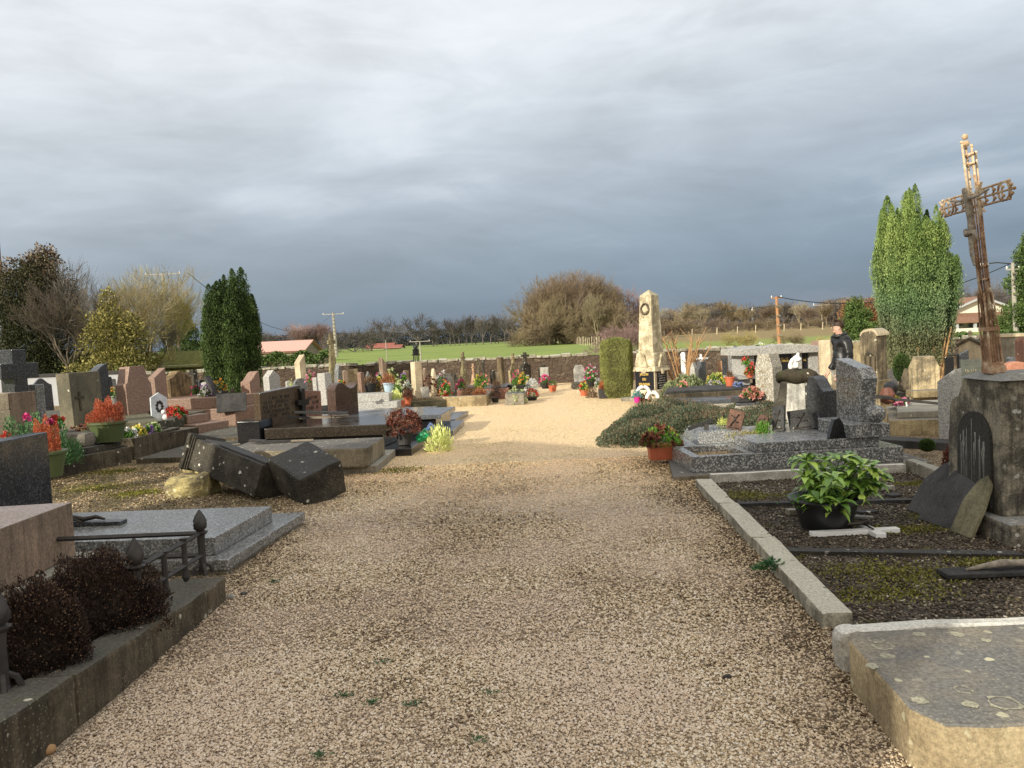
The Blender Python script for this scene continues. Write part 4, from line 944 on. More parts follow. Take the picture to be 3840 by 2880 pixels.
def grave(label, a, b, ytop, Y, rz, T=.14, prof='flat', mat=None, L=0, sm=None, sh=.22, kind='slab', name='grave', cat='grave', zb=0, group=None, insc=None, cross=False, base=True, ow=None):
    x, W, H = fit(a, b, ytop, Y, T, rz, zb); W = ow or W
    r = thing(name, label, cat, (x, Y, zb), rz, group)
    MB().prof(outline(prof, W, H), T).build('headstone', mat, r, bevel=.012 if Y < 20 else 0)
    sm = sm or mat; w2 = max(W*.5+.08, .2)
    if base: MB().bz(-w2, w2, -T/2-.09, T/2+.09, -.02, .13 if H > .5 else .07).build('plinth', sm, r, bevel=.012 if Y < 20 else 0)
    if L:
        if kind == 'slab':
            MB().bz(-w2-.05, w2+.05, -T/2-L-.1, -T/2-.095, -.02, sh*.45).build('base', sm, r, bevel=.01)
            MB().bz(-w2+.04, w2-.04, -T/2-L-.02, -T/2-.1, sh*.45+.002, sh).build('slab', sm, r, bevel=.012)
        elif kind == 'tier':
            MB().bz(-w2-.02, w2+.02, -T/2-L, -T/2-.095, -.02, sh*.6).build('base', sm, r, bevel=.012)
            MB().bz(-w2+.12, w2-.12, -T/2-L*.8, -T/2-.1, sh*.6+.002, sh).build('slab', sm, r, bevel=.012)
        elif kind == 'kerb':
            for nm, q in (('kerb', (-w2, -w2+.13, -T/2-L, -T/2-.1)), ('kerb', (w2-.13, w2, -T/2-L, -T/2-.1)), ('kerb', (-w2+.132, w2-.132, -T/2-L, -T/2-L+.13))):
                MB().bz(*q, -.02, sh).build(nm, sm, r, bevel=.012)
            MB().bz(-w2+.1, w2-.1, -T/2-L+.1, -T/2-.11, -.02, sh*.7).build('gravel_bed', GRAVEL, r)
    if insc:
        q = marks(W*.66, H*.42, insc[0], int(a), insc[2] if len(insc) > 2 else .035)
        q = MB().add(q.v, q.f, Matrix.Translation((0, -T/2-.004, H*.38))); q.build('inscription', insc[1], r)
    if cross:
        q = MB().bz(-.02, .02, 0, .02, 0, .34).bz(-.1, -.021, 0, .02, .22, .26).bz(.021, .1, 0, .02, .22, .26)
        q = MB().add(q.v, q.f, Matrix.Translation((-W*.25, -T/2-.022, H*.5))); q.build('cross_emblem', cross, r)
    r['W'] = W; r['H'] = H
    tilt = Matrix.Rotation(rad(-rz), 4, 'Z') @ Matrix.Rotation(rad(-2.0 if x < 1 else -1.2), 4, 'Y') @ Matrix.Rotation(rad(rz), 4, 'Z')
    for c in r.children:
        if c.name.split('.')[0] in ('headstone', 'inscription', 'cross_emblem'): c.matrix_local = tilt
    return r
def upd(): bpy.context.view_layer.update()
# ================================================================== NEAR LEFT
# kerbed grave with railing -------------------------------------------------
def near_left():
    r = thing('kerb_grave', 'stained kerb grave with iron railing and withered heather at the lower left', 'grave', (0, 0, 0))
    p1 = G(850, 2253); p0 = G(143, 2843); x1 = p1.x; x0 = p0.x; y1 = p1.y
    MB().foot([(x1-.35, y1-.28), (x1-.001, y1-.28), (x1, y1), (x1-.35, y1)], -.03, .162).build('corner_stone', DKLIME, r, bevel=.012, sub=2, ramp=.004)
    def kz(y): return .155+max(0, 5.2-y)*.052
    def sloped(xa, xb, ya, yb, dz=0):
        # footprint given by its x limits at ya and yb, top follows kz
        m = MB(); m.add([(xa[0], ya, -.03), (xb[0], ya, -.03), (xb[1], yb, -.03), (xa[1], yb, -.03), (xa[0], ya, kz(ya)+dz), (xb[0], ya, kz(ya)+dz), (xb[1], yb, kz(yb)+dz), (xa[1], yb, kz(yb)+dz)], [(0, 3, 2, 1), (4, 5, 6, 7), (0, 1, 5, 4), (1, 2, 6, 5), (2, 3, 7, 6), (3, 0, 4, 7)]); return m
    xe = x1-.006; xs0 = x0+.005
    xm = lambda y: xs0+(xe-xs0)*(y-2.5)/(y1-.283-2.5)
    ym = 3.45
    sloped((xm(2.5)-.2, xm(ym)-.2), (xm(2.5), xm(ym)), 2.5, ym).build('kerb', DKLIME, r, bevel=.018, sub=4, ramp=.008)
    sloped((xm(ym+.008)-.2, xe-.2), (xm(ym+.008)+.004, xe), ym+.008, y1-.283, -.006).build('kerb', DKLIME, r, bevel=.018, sub=4, ramp=.008)
    MB().foot([(x1-2.2, y1-.24), (x1-.352, y1-.24), (x1-.352, y1-.005), (x1-2.2, y1-.005)], -.03, .15).build('kerb', DKLIME, r, bevel=.015)
    sloped((x1-2.2, x1-2.2), (xm(2.5)-.19, xe-.19), 2.5, y1-.25, -.045).build('soil_bed', SOIL, r, sub=4, ramp=.012)
    # iron railing
    q = thing('iron_railing', 'low black iron railing with flame topped posts on the kerb grave', 'railing', (0, 0, 0))
    pa_ = G(762, 2148, .16); pA = (pa_.x, pa_.y); pB = (x1-.17, 4.32); pC = (x0-.185, 3.3)
    def post(p, h, s=1.0):
        b = MB(); z0 = kz(p[1])
        b.lathe([(.032*s, 0), (.026*s, .02), (.024*s, h*.45), (.028*s, h*.62), (.045*s, h*.66), (.05*s, h*.68), (.02*s, h*.70)], 8, (p[0], p[1], z0))
        po = b.build('post', IRON, q, smooth=False)
        f = MB(); pr = [(.018, 0), (.038, .02), (.046, .045), (.043, .07), (.03, .1), (.016, .125), (.004, .145)]
        n = 14; vs = []; fs = []
        for i, (rr, z) in enumerate(pr):
            for j in range(n):
                w = 6.283*j/n+z*14; k = rr*s*(1+.17*math.sin(6.283*j/n*4))
                vs.append((p[0]+k*math.cos(w), p[1]+k*math.sin(w), z0+h*.69+z*s*1.0))
        for i in range(len(pr)-1):
            for j in range(n): fs.append((i*n+j, i*n+(j+1) % n, (i+1)*n+(j+1) % n, (i+1)*n+j))
        f.add(vs, fs); f.build('flame_finial', IRON, po, smooth=True)
        g = MB()
        for a in range(4):
            w = a*1.571+.6; c, s2 = math.cos(w), math.sin(w)
            g.tube([(p[0]+.015*c, p[1]+.015*s2, z0+.07), (p[0]+.05*c, p[1]+.05*s2, z0+.045), (p[0]+.065*c, p[1]+.065*s2, z0-.0)], [.012, .014, .016], 5)
        g.build('foot', IRON, po)
    post(pA, .42); post(pB, .42, 1.05); post(pC, .40, 1.05)
    def rail(a, b, za, zb, nm='rail'): MB().tube([(a[0], a[1], za), (b[0], b[1], zb)], .016, 4).build(nm, IRON, q)
    for z in (.28, .43): rail(pA, pB, z, z+.045)
    pL = (pA[0]-1.9, pA[1]+.02)
    for z in (.28, .43): rail(pA, pL, z, z)
    for f in (.3, .62):
        x = pA[0]+(pB[0]-pA[0])*f; y = pA[1]+(pB[1]-pA[1])*f
        MB().tube([(x, y, .19), (x, y, .22), (x, y, .26), (x, y, .45), (x, y, .47)], [.012, .026, .017, .017, .026], 6).build('baluster', IRON, q)
    # withered heather bushes
    def heather(lbl, sx0, sx1, syt, Y, n):
        a = D(sx0, syt+100, Y); b = D(sx1, syt+100, Y); zt = D((sx0+sx1)/2, syt, Y).z-.16; rx = (b.x-a.x)/2
        t = thing('heather_bush', lbl, 'plant', ((a.x+b.x)/2, Y, .15))
        d = sph(n); d[:, 2] = np.abs(d[:, 2])*1.0; bump = 1+.13*np.sin(d[:, 0]*8)*np.sin(d[:, 1]*7+1)+.07*np.sin(d[:, 2]*15+d[:, 0]*9)+.05*np.sin(d[:, 1]*21)
        rr = (1-.42*RNG.random(n)**1.6)*bump
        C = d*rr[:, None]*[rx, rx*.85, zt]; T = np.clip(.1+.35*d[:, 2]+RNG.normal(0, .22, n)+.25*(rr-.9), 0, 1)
        leaves('foliage', C, d+RNG.normal(0, .45, (n, 3))+[0, 0, .5], RNG.uniform(.008, .026, n), RNG.uniform(.004, .009, n), T, F_HEATH, t)
        k = n//16; d = sph(k); d[:, 2] = np.abs(d[:, 2]); C = d*(1.02+.05*RNG.random(k))[:, None]*[rx, rx*.85, zt]
        leaves('dead_blooms', C, RNG.normal(size=(k, 3)), .009, .008, RNG.random(k)*.7, F_BROWN, t)
        MB().lathe([(rx*.55, 0), (rx*.62, zt*.35), (rx*.4, zt*.62), (.01, zt*.7)], 14).build('core', SOIL, t)
    heather('larger dark brown withered heather bush right inside the railing', 135, 600, 2075, 4.25, 34000)
    heather('smaller dark brown withered heather bush at the left edge', -60, 310, 2180, 3.62, 28000)
    # plaque on soil
    MB().bz(-.1, .1, -.06, .06, 0, .03)
    # pinkish block behind
    r = thing('tomb_block', 'pinkish stained stone block on a pale ledge behind the heather', 'tomb', (0, 0, 0))
    MB().foot([(-4.7, 3.4), (-3.0, 3.4), (-3.0, 5.62), (-4.7, 5.62)], -.03, .26).build('ledge', CONC, r, bevel=.015)
    MB().foot([(-4.6, 3.45), (-3.12, 3.45), (-3.1, 5.5), (-4.6, 5.35)], .262, .64).build('block', PINKST, r, bevel=.008)
    # grey granite grave
    r = thing('granite_grave', 'grey speckled granite slab grave with a lying crucifix, left of the path', 'grave', (0, 0, 0))
    a = G(859, 2156); b = G(1146, 1966)
    MB().foot([(-4.3, a.y+.12), (a.x, a.y), (b.x, b.y), (-4.25, b.y+.12)], .035, .115).build('base', GR_GREY, r, bevel=.008)
    MB().foot([(-4.28, a.y+.2), (a.x-.03, a.y+.03), (b.x-.03, b.y-.03), (-4.2, b.y+.05)], -.03, .033).build('concrete_footing', CONC, r)
    a2 = G(805, 2016, .25); b2 = G(1019, 1898, .25)
    MB().foot([(-4.1, a2.y+.1), (a2.x, a2.y), (b2.x, b2.y), (-4.05, b2.y+.1)], .117, .25).build('slab', GR_GREY, r, bevel=.006)
    MB().foot([(-4.28, a.y+.15), (-4.12, a.y+.15), (-4.1, b.y-.35), (-4.26, b.y-.35)], .116, 1.0).build('headstone', GR_DARK, r, bevel=.01)
    # lying crucifix plaque
    p = G(470, 1965, .252)
    t = thing('crucifix_plaque', 'dark cross shaped plaque with bronze figure lying on the grey slab', 'crucifix', (p.x-.02, p.y+.02, .252), -2)
    MB().bz(-.62, 0, -.055, .055, 0, .03).build('cross', GR_DARK, t, bevel=.004)
    b = MB(); b.tube([(-.5, .01, .045), (-.42, 0, .06), (-.33, -.01, .05), (-.24, .015, .062), (-.16, 0, .045)], [.022, .026, .02, .017, .009], 7)
    b.tube([(-.44, 0, .06), (-.4, -.05, .06), (-.31, -.085, .045)], [.014, .012, .008], 6); b.ball((-.54, .0, .06), .026, 8)
    b.build('figure', BRONZE, t, smooth=True)
near_left()
# ================================================================== FALLEN MONUMENT and the graves behind it
def cloth_box(name, mat, parent, size, loc, rot, bevel=.02, ramp=.006, sub=2):
    b = MB().box(loc, size, tuple(rad(a) for a in rot)); return b.build(name, mat, parent, bevel=bevel, sub=sub, ramp=ramp)
def fallen():
    # two dark blocks of a toppled pillar
    t = thing('fallen_pillar', 'dark toppled pillar shaft with inset slate panel lying tilted on the gravel', 'fallen monument', (0, 0, 0))
    A = D(775, 1700, 9.55); B = D(1020, 1800, 8.75); mid = (A+B)/2; ax = (B-A).normalized()
    ln = (B-A).length+.08; zc = Vector((0, 0, 1)); yv = zc.cross(ax).normalized(); zv = ax.cross(yv).normalized()
    m = Matrix((ax, yv, zv)).transposed().to_4x4(); roll = Matrix.Rotation(rad(-16), 4, 'X')
    M = Matrix.Translation(mid) @ m @ roll
    b = MB().add(*(lambda q: (q.v, q.f))(MB().bz(-ln/2, ln/2, -.21, .21, -.2, .16)), M); b.build('shaft', DKST, t, bevel=.012, sub=2, ramp=.004)
    b = MB().add(*(lambda q: (q.v, q.f))(MB().bz(-ln/2-.07, -ln/2+.0, -.25, .25, -.24, .2)), M); b.build('moulding', DKST, t, bevel=.02)
    b = MB().add(*(lambda q: (q.v, q.f))(MB().bz(-ln/2+.02, -ln/2+.04, -.235, .235, -.225, .185).bz(-ln/2+.06, -ln/2+.08, -.23, .23, -.22, .18)), M); b.build('moulding', DKST, t, bevel=.006)
    b = MB().add(*(lambda q: (q.v, q.f))(MB().bz(-ln/2+.16, ln/2-.03, -.15, .15, .161, .185)), M); b.build('slate_panel', SLATE, t, bevel=.005)
    t = thing('fallen_block', 'dark lichen dotted stone block tipped over beside the toppled shaft', 'fallen monument', (0, 0, 0))
    A = D(1068, 1735, 8.95); B = D(1245, 1815, 8.2); mid = (A+B)/2; mid.z = .26; ax = (B-A); ax.z = -.24; ax.normalize()
    yv = zc.cross(ax).normalized(); zv = ax.cross(yv).normalized(); M = Matrix.Translation(mid) @ Matrix((ax, yv, zv)).transposed().to_4x4() @ Matrix.Rotation(rad(18), 4, 'X')
    b = MB().add(*(lambda q: (q.v, q.f))(MB().bz(-.36, .36, -.25, .25, -.2, .2)), M); b.build('block', DKST, t, bevel=.03, sub=3, ramp=.014, rsc=5)
    # foundation rocks in blotched yellow stone
    for lbl, sx0, sx1, sy, Y, h, mt in (('rough stone foundation lump behind the toppled shaft', 700, 800, 1800, 9.9, .36, YELST), ('pale rock with a bright yellow face at the foot of the toppled shaft', 640, 800, 1865, 9.15, .23, YELST)):
        a = D(sx0, sy, Y); c = D(sx1, sy, Y); o = MB().bz(a.x, c.x, Y-.2, Y+.25, -.05, h).build('rock', mt, None, bevel=.07, sub=4, ramp=.065, rsc=4)
        tag(o, lbl, 'rock')
    # limestone slab grave
    r = thing('limestone_grave', 'long low limestone slab grave on a grey plinth behind the fallen blocks', 'grave', (0, 0, 0))
    a = G(1414, 1775); c = G(1490, 1705)
    MB().foot([(-3.9, a.y+.1), (a.x, a.y), (c.x, c.y), (-3.8, c.y+.1)], -.03, .1).build('plinth', CONC, r, bevel=.015)
    a = G(1381, 1752, .1); c = G(1441, 1640, .34)
    MB().foot([(-3.85, a.y+.25), (a.x-.1, a.y), (a.x, a.y+.06), (c.x, c.y), (-3.75, c.y+.1)], .102, .345).build('slab', PLIN, r, bevel=.02, sub=2, ramp=.003)
    # broken wood/metal debris on it
    p = G(1040, 1660, .35); b = MB()
    t = thing('broken_ornament', 'broken flat metal ornament pieces lying on the limestone slab', 'ornament', (p.x, p.y, .35))
    MB().box((0, 0, .02), (.5, .07, .025), (0, .05, .2)).build('strip', IRON, t); MB().box((-.28, .05, .03), (.3, .06, .03), (.1, 0, -.5)).build('strip', IRON, t)
    MB().box((.35, -.02, .02), (.3, .05, .02), (0, 0, .05)).build('strip', WOOD, t); MB().box((-.6, -.12, .012), (.25, .05, .015), (0, 0, .6)).build('strip', WOOD, t)
    # leaning kerb behind it (dark iron box of the neighbour)
    # brown/black polished grave with standing pages
    r = thing('polished_grave', 'dark brown polished grave with wide inscribed headstone and a black cross', 'grave', (0, 0, 0))
    MB().foot([(-3.95, 11.62), (-1.5, 11.5), (G(1620, 1650).x, 13.25), (-3.85, 13.4)], -.03, .11).build('base', GR_BLACK, r, bevel=.01)
    MB().foot([(-3.6, 11.85), (-1.95, 11.75), (-1.78, 12.9), (-3.45, 13.0)], .112, .3).build('body', GR_BRDK, r, bevel=.01)
    MB().foot([(-3.7, 11.75), (-1.88, 11.65), (-1.65, 13.0), (-3.5, 13.1)], .302, .46).build('slab', GR_BRDK, r, bevel=.012)
    MB().foot([(-4.1, 11.75), (-3.75, 11.7), (-3.62, 13.1), (-4.0, 13.2)], .112, .58).build('plinth', GR_BLACK, r, bevel=.01)
    hx = [(D(961, 1480, 12.0)), (D(1115, 1460, 12.85)), (D(1190, 1450, 13.3))]
    def panel(nm, p, q, z0, z1, z2, mt, th=.13):
        d = (q-p); d.z = 0; L = d.length; d.normalize(); M = Matrix.Translation((p.x, p.y, 0)) @ Matrix.Rotation(math.atan2(d.y, d.x), 4, 'Z')
        return MB().prof([(0, z0), (L, z0), (L, z2), (0, z1)], th, m=M).build(nm, mt, r, bevel=.01), M, L
    o, M, L = panel('headstone', hx[0], hx[1], .4, D(975, 1475, 12).z, D(1110, 1445, 12.8).z, GR_BROWN)
    q = marks(L*.8, .34, 5, 5, .05); MB().add(q.v, q.f, M @ Matrix.Translation((L*.45, -.07, .58))).build('inscription', DKLET, r)
    o, M2, L2 = panel('side_panel', hx[1]+Vector((.03, 0, 0)), hx[2], .4, .95, .9, GR_RED)
    q = marks(L2*.7, .25, 3, 6, .05); MB().add(q.v, q.f, M2 @ Matrix.Translation((L2*.5, -.07, .6))).build('inscription', DKLET, r)
    MB().add(*(lambda q: (q.v, q.f))(MB().bz(-.04, .04, -.14, -.071, .3, .98).bz(-.13, -.041, -.14, -.071, .72, .8).bz(.041, .13, -.14, -.071, .72, .8)), M @ Matrix.Translation((L*.97, 0, 0))).build('cross_emblem', BLACKM, r)
    # broken cross lying across the slab
    p = D(1205, 1545, 12.4); t = thing('broken_cross', 'broken dark cross propped flat above the polished brown slab', 'cross', (p.x, p.y, .47))
    MB().box((0, 0, .14), (.85, .09, .035), (0, .06, -.1)).build('shaft', BLACKM, t); MB().box((.02, .1, .06), (.75, .12, .03), (0, 0, .08)).build('plate', WOOD, t)
    MB().box((-.35, -.08, .09), (.3, .05, .025), (0, .1, .4)).build('arm', BLACKM, t)
    for x in (-.2, .15): MB().tube([(x, 0, 0), (x, 0, .14)], .008, 5).build('pin', IRON, t)
    # blue grey polished grave
    r = thing('polished_grave', 'blue grey polished slab grave with wave topped red brown headstone', 'grave', (0, 0, 0))
    MB().foot([(-3.7, 13.75), (-1.05, 13.6), (-.95, 15.3), (-3.6, 15.4)], -.03, .1).build('base', GR_SLATE, r, bevel=.01)
    MB().foot([(-3.3, 13.9), (-1.35, 13.8), (-1.2, 15.1), (-3.2, 15.2)], .102, .3).build('body', GR_BLACK, r, bevel=.01)
    MB().foot([(-3.35, 13.8), (-1.25, 13.7), (-1.1, 15.15), (-3.2, 15.2)], .302, .38).build('slab', GR_SLATE, r, bevel=.01)
    x, W, H = fit(1228, 1344, 1432, 14.4, .2, 62)
    h = MB().prof([(-W/2, 0), (W/2, 0), (W/2, H*.97), (W*.42, H*.92), (W*.3, H*.885), (W*.17, H*.88), (W*.05, H*.91), (-W*.08, H*.965), (-W*.2, H*.995), (-W*.32, H*.995), (-W*.43, H*.96), (-W/2, H*.9)], .2, m=Matrix.Translation((x, 14.4, 0)) @ Matrix.Rotation(rad(62), 4, 'Z')).build('headstone', GR_RED, r, bevel=.015)
    h.data.materials[0] = granite('polished red brown stele', (.03, .02, .018), (.08, .05, .04), (.16, .1, .08), 90, .06, .5, .1)
    MB().foot([(-3.85, 13.7), (-3.4, 13.7), (-3.3, 15.2), (-3.75, 15.2)], .102, .34).build('plinth', GR_SLATE, r, bevel=.01)
    r = thing('polished_grave', 'stepped slate grey polished grave whose tip reaches the path', 'grave', (0, 0, 0))
    tip = G(1757, 1557)
    MB().foot([(-3.4, 15.75), (-1.15, 15.6), (tip.x, tip.y), (-3.1, 17.5)], -.03, .09).build('base', GR_SLATE, r, bevel=.01)
    MB().foot([(-3.2, 15.9), (-1.5, 15.8), (-1.35, 17.0), (-3.0, 17.1)], .092, .2).build('body', GR_GREY, r, bevel=.01)
    MB().foot([(-3.1, 16.0), (-1.7, 15.9), (-1.6, 16.8), (-2.9, 16.9)], .202, .27).build('slab', GR_SLATE, r, bevel=.01)
fallen()
# ================================================================== NEAR RIGHT
def near_right():
    # bottom right slab
    r = thing('stone_slab_grave', 'thick lichen ringed stone slab at the bottom right corner', 'grave', (0, 0, 0))
    xb = 1.47; xf = 1.41
    pts = [(xf+.06, 2.72)] + [(xf+.22+.05*i, 2.70-.0*i) for i in range(3)] + [(3.4, 2.62), (3.4, 3.62), (xb+.09, 3.62), (xb, 3.52), (xf, 2.86)]
    MB().foot(pts, -.03, .222).build('slab', SLABT, r, bevel=.018, sub=2, ramp=.003)
    MB().bz(1.58, 3.4, 3.66, 3.80, -.03, .2).build('rough_edging', SCREE, r, bevel=.03, sub=4, ramp=.022, rsc=6)
    MB().bz(1.5, 1.62, 3.66, 3.79, -.03, .195).build('corner_lump', SCREE, r, bevel=.04, sub=3, ramp=.02, rsc=6)
    # lichen rings: flat crusts raised 1 mm
    b = MB(); rs = random.Random(3)
    for (sx, sy, rr) in ((3284, 2398, .035), (3310, 2421, .045), (3325, 2458, .03), (3272, 2497, .028), (3450, 2378, .03), (3590, 2378, .03), (3447, 2625, .032), (3612, 2585, .035), (3765, 2634, .06), (3640, 2640, .03), (3700, 2400, .02)):
        p = G(sx, sy, .2245); n = 18; ring = rr > .034
        for k, (ra, rb) in enumerate(([(rr*.78, rr)] if ring else [(0.002, rr)])):
            vs = []; 
            for j in range(n):
                w = 6.283*j/n; kk = 1+rs.uniform(-.24, .2)
                vs += [(p.x+ra*math.cos(w), p.y+ra*math.sin(w), .2245), (p.x+rb*kk*math.cos(w), p.y+rb*kk*math.sin(w), .2242)]
            b.add(vs, [(2*j, 2*j+1, (2*j+3) % (2*n), (2*j+2) % (2*n)) for j in range(n)])
    b.build('lichen', plain('pale lichen crust', (.36, .34, .25), .95, 0, .6, .8, 60), r)
    # pale long kerb in four pieces
    r = thing('long_kerb', 'long pale lichened kerb running along the right edge of the path', 'kerb', (0, 0, 0))
    a = Vector((1.62, 4.22, 0)); c = Vector((1.90, 8.3, 0)); d = (c-a).normalized(); s = Vector((d.y, -d.x, 0))
    for i, (f0, f1, off) in enumerate(((0, .30, 0), (.302, .40, .012), (.404, .70, .0), (.703, 1, -.015))):
        p = a.lerp(c, f0)+s*off; q = a.lerp(c, f1)+s*off
        MB().foot([(p.x, p.y), (p.x+s.x*.165, p.y+s.y*.165), (q.x+s.x*.165, q.y+s.y*.165), (q.x, q.y)], -.05, .092-.008*i*.5).build('kerb_stone', KERB, r, bevel=.014, sub=4, ramp=.010, rsc=6)
    # divider strips of the plots
    def strip(lbl, pa, pb, w, h, mat, jag=.01):
        p = G(*pa); q = G(*pb); n = 10; b = MB(); L_, R_ = [], []
        for i in range(n+1):
            m = p.lerp(q, i/n); j = random.uniform(-jag, jag); L_.append((m.x, m.y+j)); R_.append((m.x, m.y+w+random.uniform(-jag, jag)))
        for i in range(n): b.foot([L_[i], L_[i+1], R_[i+1], R_[i]], -.03, h)
        bb = MB().foot(L_+R_[::-1], -.03, h); o = bb.build('edging_strip', mat, None, ramp=.0); tag(o, lbl, 'edging')
    strip('flat dark edging strip with lichen spots in front of the white cross', (2935, 2082), (3840, 2095), .09, .03, DKST)
    strip('dark edging strip behind the potted laurel', (2762, 1903), (3560, 1885), .07, .035, SLATE, .004)
    strip('whitish cracked edging at the foot of the granite grave', (2670, 1812), (3395, 1772), .08, .09, SCREE, .02)
    a = G(3395, 1765); b_ = G(3545, 1825)
    o = MB().foot([(a.x, a.y), (a.x+.12, a.y+.02), (b_.x+.12, b_.y), (b_.x, b_.y)], -.03, .13).build('edging_strip', CONC, None, bevel=.02, sub=3, ramp=.01); tag(o, 'short pale edging stone running toward the iron cross pedestal', 'edging')
    # moss cushions as relief patches
    n = 7000; C = []
    for (sx, sy, rx, ry) in ((3250, 2140, .5, .18), (3480, 1985, .45, .1), (3330, 2230, .4, .14), (2790, 1860, .25, .2), (3420, 2170, .3, .2), (3300, 1990, .25, .12), (3560, 1935, .25, .08), (3460, 1815, .25, .08), (3700, 2110, .3, .12)):
        p = G(sx, sy); k = n//9; C.append(np.stack([RNG.normal(p.x, rx*.5, k), RNG.normal(p.y, ry*.6, k), RNG.uniform(.002, .014, k)], 1))
    C = np.concatenate(C); o = leaves('moss', C, RNG.normal(size=(len(C), 3))*[1, 1, .8]+[0, 0, .6], .022, .011, RNG.random(len(C)), F_GRASSY); tag(o, 'green moss tufts scattered over the dark gravel plots', 'moss', kind='stuff')
    C = []
    for (sx, sy, rx, ry) in ((1490, 1765, .35, .25), (370, 1830, .5, .25), (430, 1770, .4, .2), (520, 1850, .3, .15)):
        p = G(sx, sy); k = 1300; C.append(np.stack([RNG.normal(p.x, rx*.5, k), RNG.normal(p.y, ry*.6, k), RNG.uniform(.002, .012, k)], 1))
    C = np.concatenate(C); o = leaves('moss', C, RNG.normal(size=(len(C), 3))*[1, 1, .8]+[0, 0, .6], .022, .011, RNG.random(len(C)), F_GRASSY); tag(o, 'thin green moss patches on the earth left of the path', 'moss', kind='stuff')
    # flaky slate bits on the plots
    for lbl, sx, sy, sz, rz_, mt in (('dark flat slate fragment behind the potted laurel', 3350, 1860, (.13, .1, .02), 20, SLATE), ('white broken tile piece right of the black pot', 3235, 1945, (.17, .07, .02), -25, WHST), ('pale broken stone pieces left of the black pot', 2985, 1930, (.16, .08, .05), 5, CONC), ('white rubble stick behind the laurel leaves', 3300, 1838, (.26, .05, .04), -8, WHST), ('grey slate piece beside the black pot', 3250, 1925, (.17, .1, .02), 10, SLATE)):
        p = G(sx, sy); o = MB().box((p.x, p.y, sz[2]/2+.004), sz, (0, 0, rad(rz_))).build('stone_fragment', mt, None, bevel=.006, sub=1, ramp=.006); tag(o, lbl, 'fragment')
    # black pot with spotted laurel
    p = G(3104, 1996); t = thing('potted_laurel', 'spotted laurel in a wide black plastic pot on the plot', 'potted plant', (p.x+.04, p.y+.14, 0))
    MB().lathe([(.18, 0), (.19, .01), (.245, .2), (.255, .23), (.29, .23), (.292, .255), (.262, .258), (.25, .23), (.18, .22)], 36, cap=True).build('pot', PLASTK, t, smooth=True)
    MB().lathe([(.245, .225), (.01, .23)], 20).build('soil', SOIL, t)
    rs = random.Random(5); st = MB(); tips = []
    for i in range(22):
        a = rs.uniform(0, 6.28); R = rs.uniform(.05, .36); H = rs.uniform(.36, .74)-R*.35; ex, ey = math.cos(a)*R*1.15, math.sin(a)*R*.8
        if i in (0, 1, 2): ex, ey, H = .30+.05*i, 0-.03*i, .50-.03*i
        pts = [(rs.uniform(-.06, .06), rs.uniform(-.06, .06), .18), (ex*.45, ey*.45, H*.6), (ex, ey, H)]; st.tube(pts, [.008, .006, .004], 5)
        tips.append(Vector(pts[2])); tips.append(Vector(pts[1]).lerp(Vector(pts[2]), .5)); 
        if rs.random() < .6 and pts[1][2] > .33: tips.append(Vector(pts[1]))
    st.build('stems', leafmat('laurel stems', (.06, .1, .03), (.06, .1, .03)), t)
    lv = MB(); tone = []
    for c in tips:
        for j in range(11):
            a = j*2.4+rs.random(); el_ = rs.uniform(-.5, .65); L = rs.uniform(.09, .165); Wd = L*.42
            d = Vector((math.cos(a)*math.cos(el_), math.sin(a)*math.cos(el_), math.sin(el_))); sd = d.cross(Vector((0, 0, 1))).normalized(); n_ = sd.cross(d)
            pr = [(0, 0, 0), (.22, .62, -.02), (.5, 1, .0), (.78, .62, -.05), (1, 0, -.16)]
            vs = []
            for (f, w, z) in pr:
                m_ = c+d*L*f+n_*L*z*1.6; vs += [m_+sd*Wd/2*w+n_*Wd*.13*w, m_, m_-sd*Wd/2*w+n_*Wd*.13*w]
            fs = []
            for k in range(4): fs += [(3*k, 3*k+1, 3*k+4, 3*k+3), (3*k+1, 3*k+2, 3*k+5, 3*k+4)]
            lv.add(vs, fs); q_ = rs.random(); tone += [q_]*len(vs)
    V = np.array(lv.v); F = np.array(lv.f); m_, nt_ = M_('spotted laurel leaf')
    av = nt_.n('ShaderNodeAttribute', attribute_name='tone').outputs['Fac']; pp = nt_.pos()
    cc_ = nt_.ramp(av, [(0, (.08, .18, .03)), (.6, (.26, .44, .07)), (1, (.48, .62, .13))]); cc_ = nt_.mix(nt_.ramp(nt_.vor(pp, 120), [(.12, .8), (.22, 0)]), cc_, (.5, .55, .15))
    nt_.bsdf(cc_, .33, Specular_IOR_Level=.5)
    npmesh('leaves', V, F, m_, t, np.array(tone), smooth=True)
    k = 900; C = np.stack([RNG.normal(-.08, .09, k), RNG.normal(-.1, .05, k), RNG.uniform(.19, .3, k)], 1); leaves('small_weeds', C, RNG.normal(size=(k, 3))+[0, 0, .8], .03, .015, RNG.random(k), F_GREEN, t)
    # white cross lying
    p = G(3034, 2008); t = thing('white_cross', 'white cross with bronze figure lying flat on the dark gravel', 'cross', (p.x, p.y, .02), 1.5)
    b = MB().prof([(0, 0), (.44, 0), (.44, -.12), (.52, -.12), (.52, 0), (.69, 0), (.69, .07), (.52, .07), (.52, .19), (.44, .19), (.44, .07), (0, .07)], .035, m=Matrix.Rotation(rad(-90), 4, 'X') @ Matrix.Diagonal((1, 1, -1, 1)))
    b.build('cross', WHITE, t, bevel=.003)
